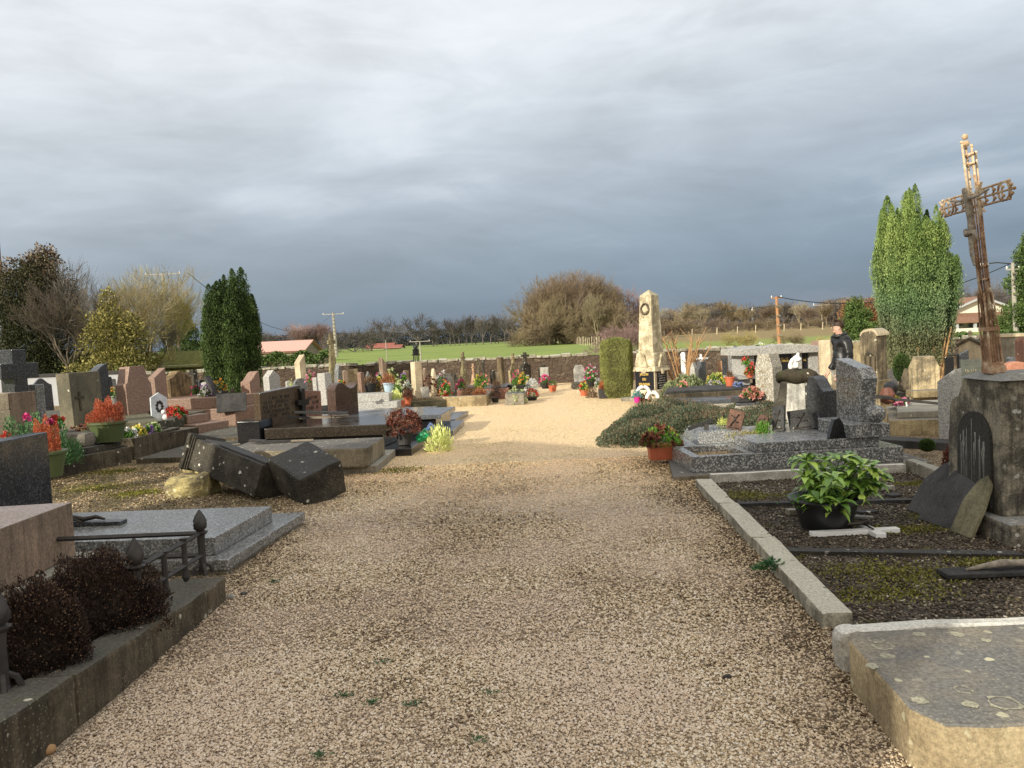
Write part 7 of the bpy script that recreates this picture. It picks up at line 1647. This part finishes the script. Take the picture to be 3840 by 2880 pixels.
    p = D(3327, 1475, 12.6); o = MB().lathe([(.01, 0), (.1, .04), (.12, .16), (.07, .26), (.02, .27)], 10, (p.x, 12.6, .33)).build('vase', plain('rusty brown vase', (.14, .05, .03)), None); tag(o, 'rusty brown tilted vase on the ochre tomb', 'vase')
    p = D(3340, 1430, 14.6); o = MB().ball((p.x, 14.6, .42), .13, 12).build('stone_urn', GR_DARK, None, smooth=True); tag(o, 'round dark stone urn near the cone bush', 'urn')
    p = D(3375, 1420, 15.2); o = MB().box((p.x, 14.8, .5), (.35, .06, .45), (rad(-25), rad(18), rad(-30))).build('memorial_plaque', DKLIME, None, bevel=.01); tag(o, 'tilted mossy plaque leaning before the cone bush', 'plaque')
right_mid()
# ================================================================== potted plants and flowers
def potted(lbl, sx, sy, Y, zb, potw, poth, potm, plant, ph, pw, mats, n=900, name='potted_plant', shape='round', cat=None, lf=.02, hn=0):
    p = D(sx, sy, Y); r = thing(name, lbl, cat or 'potted plant', (p.x, Y, zb)); a = potw/2
    if Y > 14: pw *= .84; ph *= .9; lf *= .72
    if potm is not None:
        if shape == 'round': MB().lathe([(a*.72, 0), (a*.98, poth*.88), (a*1.08, poth*.9), (a*1.08, poth), (a*.9, poth)], 18).build('pot', potm, r)
        else: MB().foot([(-a, -a*.55), (a, -a*.55), (a, a*.55), (-a, a*.55)], 0, poth, [(-a*1.12, -a*.66), (a*1.12, -a*.66), (a*1.12, a*.66), (-a*1.12, a*.66)]).build('pot', potm, r, bevel=.01)
    else: poth = 0
    if plant in ('heather', 'bush', 'both'):
        d = sph(n); d[:, 2] = np.abs(d[:, 2]); rr = 1-.5*RNG.random(n)**1.6; sp = 1+.15*np.sin(d[:, 0]*9+d[:, 1]*7)
        leaves('foliage', d*(rr*sp)[:, None]*[pw/2, pw/2, ph]+[0, 0, poth*.85], d*[.6, .6, 1]+RNG.normal(0, .25, (n, 3))+[0, 0, .5], RNG.uniform(.7, 1.6, n)*lf*(1.3 if plant != 'both' else .7), lf*(.35 if plant != 'both' else .3), np.clip(.25+.4*rr+RNG.normal(0, .2, n), 0, 1), mats[0], r)
    if plant in ('flowers', 'both', 'bouquet'):
        if plant != 'both':
            k = n//2; d = sph(k); d[:, 2] = np.abs(d[:, 2])
            leaves('foliage', d*RNG.random(k)[:, None]**.4*[pw*.48, pw*.48, ph*.92]+[0, 0, poth*.8], RNG.normal(size=(k, 3))+[0, 0, .6], lf*2, lf*.8, RNG.random(k), F_GREEN if plant == 'flowers' else F_MIDG, r)
        fm = mats[1:] if plant == 'both' else mats
        for m_ in fm:
            heads = max(4, int(25*pw*pw/.09/len(fm))); heads = hn or min(heads, 60); C = []; Dd = []; T = []
            for i in range(heads):
                d = sph(1)[0]; d[2] = abs(d[2]); c = d*[pw*.5, pw*.5, ph]*(.85+.15*RNG.random())+[0, 0, poth*.85]; k = 12; q = sph(k)+d*.7; q = norm(q); hr = lf*1.15
                C.append(c+q*hr*.6); Dd.append(q); T.append(np.clip(RNG.random(k)*.8+.2, 0, 1))
            C = np.concatenate(C); leaves('blooms', C, np.concatenate(Dd), lf*1.5, lf*1.0, np.concatenate(T), m_, r)
    return r
def flora():
    P = potted
    # left foreground pots
    P('big olive green bowl pot with orange red heather on the low dark tomb', 410, 1690, 11.9, .36, .52, .30, PLASTG, 'heather', .38, .52, [F_RED], 6500, lf=.02)
    P('lighter green pot with bright red heather beside the granite headstone', 175, 1750, 9.3, .26, .44, .30, PLASTG, 'heather', .42, .36, [F_RED], 5500, lf=.018)
    P('green and maroon ornamental cabbage plants between the green pots', 335, 1640, 12.3, .36, 0, 0, None, 'both', .22, .75, [F_SAGE, F_DKRED], 1500, 'cabbage_plants', lf=.035)
    for i, (sx, m_, lb) in enumerate(((482, F_WHT, 'white pansies'), (517, F_YEL, 'yellow pansies'), (547, F_PURP, 'violet pansies'), (575, F_PALE, 'pale yellow pansies'))):
        P(lb+' in the brown planter box', sx, 1640-5*i, 12.55+.22*i, .345, 0, 0, None, 'flowers', .14, .24, [m_], 260, 'pansies', cat='flowers', lf=.035)
    P('big mixed bouquet of pink red and orange artificial flowers at the far left', 110, 1600, 10.0, .3, 0, 0, None, 'both', .62, .95, [F_WEED, F_PINK, F_MAG, F_REDP], 3600, 'bouquet', cat='flowers', lf=.055, hn=4)
    P('green leafy plants below the far left bouquet', 160, 1640, 10.4, .25, 0, 0, None, 'bush', .35, 1.0, [F_WEED], 1500, 'leafy_plants', lf=.05)
    P('single large coral red dahlia on a stem', 205, 1530, 11.0, .72, 0, 0, None, 'flowers', .12, .2, [F_REDP], 200, 'dahlia', cat='flowers', lf=.04)
    P('withered orange flowers behind the far left bouquet', 115, 1510, 10.9, .7, 0, 0, None, 'bouquet', .25, .35, [F_ORANGE], 500, 'bouquet', cat='flowers', lf=.05)
    P('cream and orange flowers in a vase behind the square headstone', 426, 1500, 17.5, .55, .2, .2, GR_LIGHT, 'flowers', .25, .3, [F_PALE, F_ORP], 400, lf=.04)
    P('small red flower cluster beside the white bird plaque', 660, 1570, 13.6, .56, 0, 0, None, 'flowers', .16, .35, [F_REDP], 400, 'flowers', cat='flowers', lf=.035)
    P('dark withered cyclamens on the pink tomb', 600, 1512, 15.2, .5, 0, 0, None, 'both', .15, .5, [F_IVY, F_DKRED], 500, 'flowers', cat='flowers', lf=.035)
    for lb, sx, sy, Y, z, m_, w in (('magenta flowers before the yew foot', 735, 1480, 18.6, .65, [F_MAG], .25), ('yellow orange bouquet before the yew', 825, 1480, 18.3, .72, [F_YEL, F_ORP], .4), ('purple and white flowers on the pink tomb edge', 770, 1500, 17.9, .62, [F_PURP, F_WHT], .35), ('white green foliage bouquet before the yew', 795, 1475, 19, .6, [F_WHT], .5)):
        P(lb, sx, sy, Y, z, 0, 0, None, 'bouquet', .3, w, m_, 500, 'bouquet', cat='flowers', lf=.04)
    for lb, sx, Y, z, m_ in (('grey vase stone before the yew', 778, 18.2, .62, GR_LIGHT), ('leaning dark plaque before the yew', 797, 18.0, .62, SLATE)):
        p = D(sx, 1490, Y); o = (MB().lathe([(.09, 0), (.13, .12), (.12, .3), (.08, .32)], 14, (p.x, Y, z)) if 'vase' in lb else MB().box((p.x, Y, z+.22), (.05, .3, .5), (0, rad(-22), 0))).build('grave_vase' if 'vase' in lb else 'memorial_plaque', m_, None); tag(o, lb, 'vase' if 'vase' in lb else 'plaque')
    # white bird plaque
    p = D(598, 1550, 13.5); t = thing('bird_plaque', 'hexagonal white plaque with a floral picture and a white dove', 'plaque', (p.x, 13.5, .5), 55)
    MB().prof([(-.15, .1), (.0, 0), (.15, .08), (.15, .38), (.0, .48), (-.15, .4)], .03).build('panel', plain('pale blue white panel', (.6, .64, .68), .4), t, bevel=.004)
    q = MB()
    for i in range(9): a = i*.7; q.ball((math.cos(a)*.05, -.02, .24+math.sin(a)*.08), .028, 6, (1, .3, 1))
    q.build('flower_picture', DKLET, t); MB().ball((.1, -.12, .06), .08, 10, (1.6, .8, .9)).build('dove_body', WHITE, t, smooth=True); MB().ball((0.0, -.12, .15), .04, 8).build('dove_head', WHITE, t, smooth=True)
    # centre pots
    L = [('red orange heather ball in a pale blue pot in the centre', 1457, 1447, 18.6, .5, .26, .22, BLUEPL, 'heather', .3, .42, [F_ORANGE], 900, 'round'),
         ('lime yellow shrublet in a square terracotta pot in the centre', 1487, 1500, 18.3, .1, .34, .22, TERRA, 'bush', .3, .36, [F_LIME], 900, 'square'),
         ('withered brown flower ball in a dark pot, centre left', 1390, 1455, 18.8, .5, .3, .22, PLASTK, 'heather', .22, .46, [F_BROWN], 900, 'round'),
         ('brown leafy plant with cream blooms next to the dark pot', 1425, 1450, 19, .45, 0, 0, None, 'both', .45, .3, [F_BROWN, F_YEL], 800, 'round'),
         ('tall pale green blossoms behind the orange heather', 1470, 1420, 20, .2, 0, 0, None, 'flowers', .95, .5, [F_PALE], 1400, 'round'),
         ('pale green drooping blossoms right of the tall ones', 1492, 1440, 19.7, .2, 0, 0, None, 'flowers', .6, .35, [F_PALE], 900, 'round'),
         ('magenta white pansies on a stem near the wall', 1422, 1410, 21.5, .7, 0, 0, None, 'flowers', .2, .2, [F_MAG, F_WHT], 300, 'round'),
         ('violet flowers on a stem right of the pale blossoms', 1514, 1418, 21, .65, 0, 0, None, 'flowers', .22, .18, [F_PURP], 300, 'round'),
         ('white silver bouquet beside the limestone pillar', 1527, 1440, 20.6, .3, 0, 0, None, 'bouquet', .4, .35, [F_WHT, F_SILV], 500, 'round'),
         ('withered plum coloured plant in a red pot by the pillar', 1527, 1490, 19.2, .12, .2, .2, TERRA, 'heather', .26, .42, [F_DKRED], 700, 'round'),
         ('orange flower above the crescent headstone', 1280, 1418, 19.2, .7, 0, 0, None, 'flowers', .12, .2, [F_ORP], 160, 'round'),
         ('orange flower behind the wave topped headstone', 1302, 1435, 17.2, .62, 0, 0, None, 'flowers', .12, .2, [F_ORP], 160, 'round'),
         ('pink orchid flowers left of the white headstone', 1165, 1395, 20, .75, 0, 0, None, 'flowers', .3, .35, [F_PINK], 300, 'round'),
         ('small lime green conifer left of the small arched headstone', 1090, 1425, 20.2, .35, 0, 0, None, 'bush', .5, .22, [F_YELG], 500, 'round'),
         ('large brown withered hydrangea right of the pillar', 1610, 1490, 20.4, .15, 0, 0, None, 'both', .7, .7, [F_BROWN, F_DKRED], 2200, 'round'),
         ('white and pink blossoms over the withered hydrangea', 1660, 1450, 20.8, .3, 0, 0, None, 'flowers', .65, .4, [F_WHT, F_PINK], 900, 'round'),
         ('bright red and orange bouquet in a paper cone', 1672, 1490, 20.2, .15, .18, .15, REDPL, 'flowers', .42, .36, [F_REDP, F_ORP, F_SALM], 700, 'round'),
         ('magenta flower cluster on the red brown tomb', 1730, 1465, 21.3, .36, 0, 0, None, 'flowers', .26, .36, [F_MAG], 500, 'round'),
         ('yellow blossoms at the centre kerb grave', 1792, 1445, 20.7, .25, 0, 0, None, 'flowers', .55, .34, [F_YEL], 900, 'round'),
         ('coral pink blossoms above the yellow ones', 1812, 1430, 21.6, .3, 0, 0, None, 'flowers', .5, .4, [F_SALM], 700, 'round'),
         ('brown green withered bush behind the ochre kerb', 1762, 1490, 20.3, .15, 0, 0, None, 'bush', .36, .62, [F_BROWN], 1600, 'round'),
         ('rust orange heather ball at the end of the ochre kerb', 1800, 1490, 19.95, .2, 0, 0, None, 'heather', .24, .46, [F_ORANGE], 1400, 'round'),
         ('withered brown pot plant behind the kerb corner', 1862, 1450, 21.5, .15, .22, .18, PLASTK, 'heather', .26, .34, [F_BROWN], 600, 'round'),
         ('dark withered plant right of the small stone box', 1858, 1510, 20.2, .02, .2, .12, PLASTK, 'heather', .36, .4, [F_HEATH], 700, 'round'),
         ('variegated bush with white pinkish leaves beside the path', 1935, 1500, 19.6, 0, 0, 0, None, 'both', .5, .62, [F_IVY, F_PALE], 1800, 'round'),
         ('large pot of coral and red flowers near the path', 1938, 1445, 22, .1, .5, .25, PLASTK, 'flowers', .5, .42, [F_SALM, F_MAG], 900, 'round'),
         ('large bowl of yellow and orange flowers near the path', 1966, 1448, 21.8, .1, .45, .25, PLASTK, 'flowers', .42, .4, [F_YEL, F_ORP], 900, 'round'),
         ('silver white leaved plant beside the yellow flower bowl', 1995, 1450, 21.6, .1, 0, 0, None, 'both', .45, .55, [F_SILV, F_WHT], 1400, 'round'),
         ('low dark green pot plant with two red flowers at the path edge', 1995, 1480, 20.6, 0, .3, .1, PLASTK, 'both', .24, .42, [F_MIDG, F_REDP], 900, 'round'),
         ('magenta red flowers in a pot before the dark wall', 2045, 1430, 23.5, .1, .3, .18, PLASTK, 'flowers', .3, .4, [F_MAG], 500, 'round'),
         ('orange pumpkin coloured pot with green plant near the wall', 2072, 1440, 23.3, .02, .25, .18, TERRA, 'bush', .2, .3, [F_MIDG], 400, 'round'),
         ('magenta and white lilies left of the clipped bush', 2215, 1410, 22, .2, .25, .2, PLASTK, 'flowers', .5, .5, [F_MAG, F_WHT], 800, 'round'),
         ('mixed red and green pot plant at the far right of the path', 2190, 1440, 21.4, 0, .25, .16, TERRA, 'flowers', .28, .34, [F_REDP, F_YEL], 500, 'round'),
         ('withered brown plant beside the white lilies', 2220, 1465, 20.6, 0, 0, 0, None, 'bush', .3, .4, [F_BROWN], 800, 'round'),
         ('bright red heather in a dark square pot left of the clipped bush', 2262, 1465, 20.2, 0, .22, .26, SLATE, 'heather', .26, .28, [F_RED], 500, 'square'),
         ('white blossoms left of the clipped bush', 2245, 1425, 21.5, .2, 0, 0, None, 'flowers', .26, .3, [F_WHT], 400, 'round'),
         # right
         ('teal grass in a magenta pot at the foot of the obelisk', 2388, 1475, 18.6, 0, .16, .14, PINKPL, 'bush', .2, .3, [F_BLUE and mk('teal grass', (.02, .12, .13), (.06, .3, .3))], 400, 'round'),
         ('withered orange flowers at the foot of the obelisk', 2418, 1470, 18.8, 0, 0, 0, None, 'bouquet', .26, .3, [F_SALM], 400, 'round'),
         ('coral rose before the pale sage shrub', 2560, 1430, 16.6, .46, 0, 0, None, 'flowers', .14, .26, [F_SALM], 260, 'round'),
         ('yellow flowers left of the columbarium', 2685, 1388, 18.5, .35, 0, 0, None, 'flowers', .32, .55, [F_YEL, F_YELG], 900, 'round'),
         ('white flowers in dark foliage under the yellow ones', 2680, 1420, 17.6, .1, 0, 0, None, 'both', .5, .55, [F_IVY, F_WHT], 1100, 'round'),
         ('terracotta pot with withered plant on the columbarium shelf', 2736, 1395, 16.2, .46, .2, .2, TERRA, 'bush', .16, .2, [F_BROWN], 300, 'round'),
         ('blue flowers under the columbarium shelf', 2768, 1420, 16.0, .36, 0, 0, None, 'flowers', .22, .34, [F_BLUE], 500, 'round'),
         ('red flowers with green leaves in a terracotta pot in the niche', 2812, 1390, 16.2, .62, .16, .1, TERRA, 'flowers', .26, .3, [F_REDP], 400, 'round'),
         ('red rose bunch high in the columbarium niche', 2796, 1362, 16.25, .9, 0, 0, None, 'flowers', .18, .2, [F_REDP], 260, 'round'),
         ('coral pink flowers on the dark open book plaque', 2818, 1448, 13.5, .46, 0, 0, None, 'flowers', .18, .34, [F_SALM], 500, 'round'),
         ('white flower bunch on the columbarium roof, left', 2850, 1290, 16.8, D(2850, 1318, 16.8).z, 0, 0, None, 'bouquet', .2, .4, [F_WHT, F_PALE], 400, 'round'),
         ('white and blue flowers along the columbarium roof', 2905, 1292, 16.9, D(2905, 1316, 16.9).z, 0, 0, None, 'flowers', .14, .6, [F_WHT, F_BLUE], 500, 'round'),
         ('dark pot with withered brown plant right of the white statue', 3055, 1400, 15.5, .25, .3, .2, TERRA, 'heather', .3, .5, [F_BROWN], 700, 'round'),
         ('small pink flower on the ochre kerb tomb', 3382, 1475, 12.5, .33, 0, 0, None, 'flowers', .08, .16, [F_PINK], 160, 'round'),
         ('small yellow flower on the ochre kerb tomb', 3352, 1465, 12.9, .33, 0, 0, None, 'flowers', .08, .16, [F_YEL], 120, 'round')]
    for (lb, sx, sy, Y, z, pw_, ph_, pm, pl, h, w, ms, n, sh) in L:
        P(lb, sx, sy, Y, z, pw_, ph_, pm, pl, h, w, ms, n, 'potted_plant' if pm else 'flower_cluster', sh, 'potted plant' if pm else 'flowers', lf=.042)
    # on polished graves by the path
    P('withered brown red chrysanthemum in a grey pot on the black grave', 1515, 1620, 11.9, .12, .26, .2, SLATE, 'both', .38, .55, [F_DKRED, F_DKRED], 1800, lf=.035)
    P('second withered greenish bush behind the chrysanthemum', 1480, 1590, 12.6, .3, 0, 0, None, 'bush', .25, .4, [F_BROWN], 700, 'flower_cluster', lf=.035)
    P('lime yellow leafy plant standing at the path edge left', 1648, 1665, 11.9, 0, 0, 0, None, 'bush', .38, .42, [F_LIME], 900, 'leafy_plant', lf=.05)
    p = D(1580, 1645, 12.15)
    o = MB().lathe([(.05, 0), (.1, .2)], 14, cap=True); m_ = Matrix.Translation((p.x-.05, 12.0, .16)) @ Matrix.Rotation(rad(62), 4, 'Y'); o = MB().add(o.v, o.f, m_).build('green_pot', GREENPL, None); tag(o, 'overturned green plastic pot beside the lime plant', 'pot')
    o = MB().lathe([(.05, 0), (.1, .2)], 14, cap=True); m_ = Matrix.Translation((p.x+.05, 12.2, .2)) @ Matrix.Rotation(rad(50), 4, 'Y'); o = MB().add(o.v, o.f, m_).build('blue_pot', BLUEF, None); tag(o, 'overturned blue plastic pot behind the green one', 'pot')
    P('terracotta box with drooping green and maroon plant at the granite grave corner', 2480, 1690, 9.85, .055, .3, .2, TERRA, 'both', .24, .5, [F_GREEN, F_DKRED], 1600, 'potted_plant', 'square', 'potted plant', lf=.04)
    P('small golden heather plant left of the brown plaque', 2712, 1600, 10.9, .3, 0, 0, None, 'bush', .12, .16, [F_YELG], 300, 'small_plant', lf=.025)
    P('small green tuft on the grey granite grave', 2862, 1635, 9.95, .26, 0, 0, None, 'bush', .2, .24, [F_GREEN], 600, 'small_plant', lf=.03)
    P('row of tiny yellow green plants behind the bold granite slab', 2800, 1650, 9.9, .26, 0, 0, None, 'bush', .1, .5, [F_OLIV], 500, 'small_plant', lf=.025)
    # white ring wreath and vase at the obelisk
    p = D(2412, 1455, 18.7); n = 16; o = MB().tube([(p.x+.14*math.cos(6.283*i/n*.62), 18.7, .2+.16*math.sin(6.283*i/n*.62)) for i in range(n+1)], .045, 8).build('ring_ornament', MARBLE, None, smooth=True); tag(o, 'white curved ring ornament below the black sign', 'ornament')
    p = D(2446, 1462, 18.4); o = MB().tube([(p.x+.13*math.cos(6.283*i/n*.5), 18.4, .1+.14*math.sin(6.283*i/n*.5)) for i in range(n+1)], .045, 8).build('ring_ornament', MARBLE, None, smooth=True); tag(o, 'second lower white curved ornament right of the first', 'ornament')
    for lb, sx, sy, Y, z, w, h, m_, rz_ in (('small grey book plaque leaning on the pillar kerb', 1595, 1480, 19.6, .27, .2, .26, WHST, 30), ('green small plaque by the white headstone', 1185, 1510, 16.6, .2, .2, .3, plain('green plaque', (.05, .14, .1), .3), 40),
                                     ('dark small plaque by the white headstone', 1215, 1510, 16.4, .2, .2, .22, SLATE, 30), ('white lying plaque on the ochre tomb', 1455, 1560, 16.2, .02, .5, .1, GR_LIGHT, 5), ('grey flat stone piece before the pale granite tomb', 1410, 1520, 16.5, .02, .5, .12, SLATE, 10)):
        p = D(sx, sy, Y); o = MB().box((p.x, Y, z+h/2), (w, .04, h), (rad(-12), 0, rad(rz_))).build('memorial_plaque', m_, None, bevel=.006); tag(o, lb, 'plaque')
flora()
# fallen leaves and twigs collected along the path edges
n = 900; xs_ = np.where(RNG.random(n) < .5, RNG.normal(-1.75, .22, n), RNG.normal(1.5, .2, n)); xs_[:260] = RNG.uniform(-2, 1.7, 260); ys_ = 2.3+RNG.random(n)**1.4*8; xs_ = xs_+.07*(ys_-3)*.6
xs_[600:] = RNG.uniform(1.9, 4.2, 300); ys_[600:] = RNG.uniform(4.4, 8, 300)
o = leaves('leaf_litter', np.stack([xs_, ys_, RNG.uniform(.014, .022, n)], 1), RNG.normal(size=(n, 3))*[1, 1, .15], RNG.uniform(.012, .034, n), RNG.uniform(.003, .014, n), RNG.random(n), F_BROWN)
tag(o, 'small dead leaves and twigs lying on the gravel', 'leaf litter', kind='stuff')
# ================================================================== the man
def man():
    Y = 12.8; p = D(3150, 1400, Y); t = thing('person', 'man in black leather jacket and glasses standing with lowered head, seen from the left', 'person', (p.x, Y, 0), 0)
    top = D(3155, 1200, Y).z; k = top/1.72
    def S_(vs): return [(x*k, y*k, z*k) for x, y, z in vs]
    # local: faces -x. head forward.
    body = [(0.05, 0, .93), (.05, 0, 1.12), (.05, 0, 1.3), (.03, 0, 1.42), (.0, 0, 1.5), (-.035, 0, 1.575), (-.045, 0, 1.645), (.04, -.165, 1.37), (.055, -.225, 1.12), (.0, -.225, 1.0), (-.085, -.215, .88), (.04, .165, 1.37), (.055, .225, 1.12), (.0, .225, 1.0), (-.085, .215, .88)]
    be = [(0, 1), (1, 2), (2, 3), (3, 4), (4, 5), (5, 6), (2, 7), (7, 8), (8, 9), (9, 10), (2, 11), (11, 12), (12, 13), (13, 14)]
    br = [(.09, .09), (.085, .09), (.085, .09), (.06, .07), .055, (.085, .068), (.078, .066), .035, .028, .026, .028, .035, .028, .026, .028]
    br = [(a[0]*k, a[1]*k) if isinstance(a, tuple) else a*k for a in br]
    bd = skin('body', S_(body), be, br, SKIN, t)
    # face: nose, ear, chin
    f = MB(); f.ball((-.121*k, 0, 1.6*k), .009*k, 8, (1.3, .8, 1.6)); f.ball((-.082*k, 0, 1.53*k), .018*k, 8, (1.0, 1.2, .8)); f.ball((-.03*k, -.072*k, 1.59*k), .022*k, 8, (.8, .4, 1.4)); f.ball((-.03*k, .072*k, 1.59*k), .022*k, 8, (.8, .4, 1.4)); f.build('face_features', SKIN, t, smooth=True)
    m = MB(); m.ball((-.113*k, -.028*k, 1.615*k), .006*k, 6); m.ball((-.113*k, .028*k, 1.615*k), .006*k, 6); m.build('eyes', DKLET, t)
    MB().box((-.118*k, 0, 1.545*k), (.01, .04, .006)).build('mouth', plain('lips', (.4, .15, .12)), t)
    # hair: cap on the back and top of the head
    n = 7000; d = sph(n); keep = (d[:, 2] > -.3) & ((d[:, 0] > .0) | (d[:, 2] > .72)) & ~((d[:, 0] < .22) & (d[:, 2] < .25)); d = d[keep]
    c = np.array([-.035, 0, 1.625])*k; leaves('hair', c+np.array([.012, 0, .006])*k+d*np.array([.094, .08, .096])*k, np.cross(d, np.cross(d, [0.5, 0, -1.0]))*-1+d*.12+RNG.normal(0, .12, (len(d), 3)), .03, .007, RNG.random(len(d)), leafmat('short dark hair', (.02, .012, .008), (.09, .05, .03)), t)
    h = MB().ball(tuple(c+np.array([.030, 0, .022])*k), .084*k, 16, (1.0, .9, .92)); h.build('hair_base', HAIR, t, smooth=True)
    g = MB()
    for s_ in (-1, 1):
        g.tube([(-.125*k, s_*.03*k+.013*math.cos(6.283*i/10), 1.612*k+.011*math.sin(6.283*i/10)) for i in range(11)],   .0016, 5, False); g.tube([(-.124*k, s_*.052*k, 1.615*k), (-.03*k, s_*.078*k, 1.61*k)], .0018, 5)
    g.build('glasses', BLACKM, t)
    # jacket
    jv = [(.05, 0, .90), (.055, 0, 1.0), (.05, 0, 1.15), (.055, 0, 1.3), (.045, 0, 1.41), (.03, 0, 1.475), (.04, -.165, 1.39), (.045, -.215, 1.27), (.055, -.225, 1.12), (.0, -.225, 1.0), (-.07, -.215, .90), (.04, .165, 1.39), (.045, .215, 1.27), (.055, .225, 1.12), (.0, .225, 1.0), (-.07, .215, .90)]
    je = [(0, 1), (1, 2), (2, 3), (3, 4), (4, 5), (4, 6), (6, 7), (7, 8), (8, 9), (9, 10), (4, 11), (11, 12), (12, 13), (13, 14), (14, 15)]
    jr = [(.155, .15), (.16, .17), (.15, .17), (.145, .165), (.11, .115), (.08, .075), (.09, .085), .072, .066, .06, .055, (.09, .085), .072, .066, .06, .055]
    jr = [(a[0]*k, a[1]*k) if isinstance(a, tuple) else a*k for a in jr]
    j = skin('jacket', S_(jv), je, jr, LEATHER, t, sub=2)
    for v in j.data.vertices:
        q = v.co*7; v.co += mn.noise_vector(Vector((q.x*.6, q.y*.6, q.z*2.2)))*.012+mn.noise_vector(q*2.7)*.005
    MB().tube([(.0*k+.095*k*math.cos(6.283*i/14)-.0, .085*k*math.sin(6.283*i/14), (1.475+.02*math.cos(6.283*i/14))*k) for i in range(15)], .028*k, 8, False).build('collar', LEATHER, t, smooth=True)
    # hands (closed around the jacket hem, five fingers)
    for s_ in (-1, 1):
        w = Vector((-.085, s_*.215, .875))*k; hm = skin('hand', [w, w+Vector((-.04, 0, -.045)), w+Vector((-.062, 0, -.082))], [(0, 1), (1, 2)], [.026, (.034, .02), (.03, .016)], SKIN, t)
        b = MB()
        for i in range(4):
            o = w+Vector((-.062+.0*i, s_*(.0), -.082))+Vector((.016*(i-1.5), 0, -.004*abs(i-1.5))); L = (.026, .032, .03, .022)[i]
            b.tube([o, o+Vector((-.006, -s_*.004, -L)), o+Vector((.0, -s_*.016, -L*1.7))], [.0085, .0078, .006], 6)
        b.tube([w+Vector((-.06, -s_*.01, -.03)), w+Vector((-.085, -s_*.02, -.05)), w+Vector((-.088, -s_*.022, -.075))], [.010, .009, .007], 6); b.build('fingers', SKIN, hm, smooth=True)
    # trousers
    tv = [(.05, 0, .93), (.05, -.1, .82), (.03, -.11, .5), (.06, -.115, .1), (.05, .1, .82), (.07, .11, .5), (.09, .115, .1)]; te = [(0, 1), (1, 2), (2, 3), (0, 4), (4, 5), (5, 6)]
    tr_ = [(.14, .15), .1, .075, .065, .1, .075, .065]; tr_ = [(a[0]*k, a[1]*k) if isinstance(a, tuple) else a*k for a in tr_]
    skin('trousers', S_(tv), te, tr_, TROUS, t)
    for s_ in (-1, 1): skin('shoe', [(.1, s_*.115, .05), (.0, s_*.115, .045), (-.12, s_*.12, .035)], [(0, 1), (1, 2)], [(.04, .045), (.045, .045), (.04, .03)], BLACKM, t)
man()
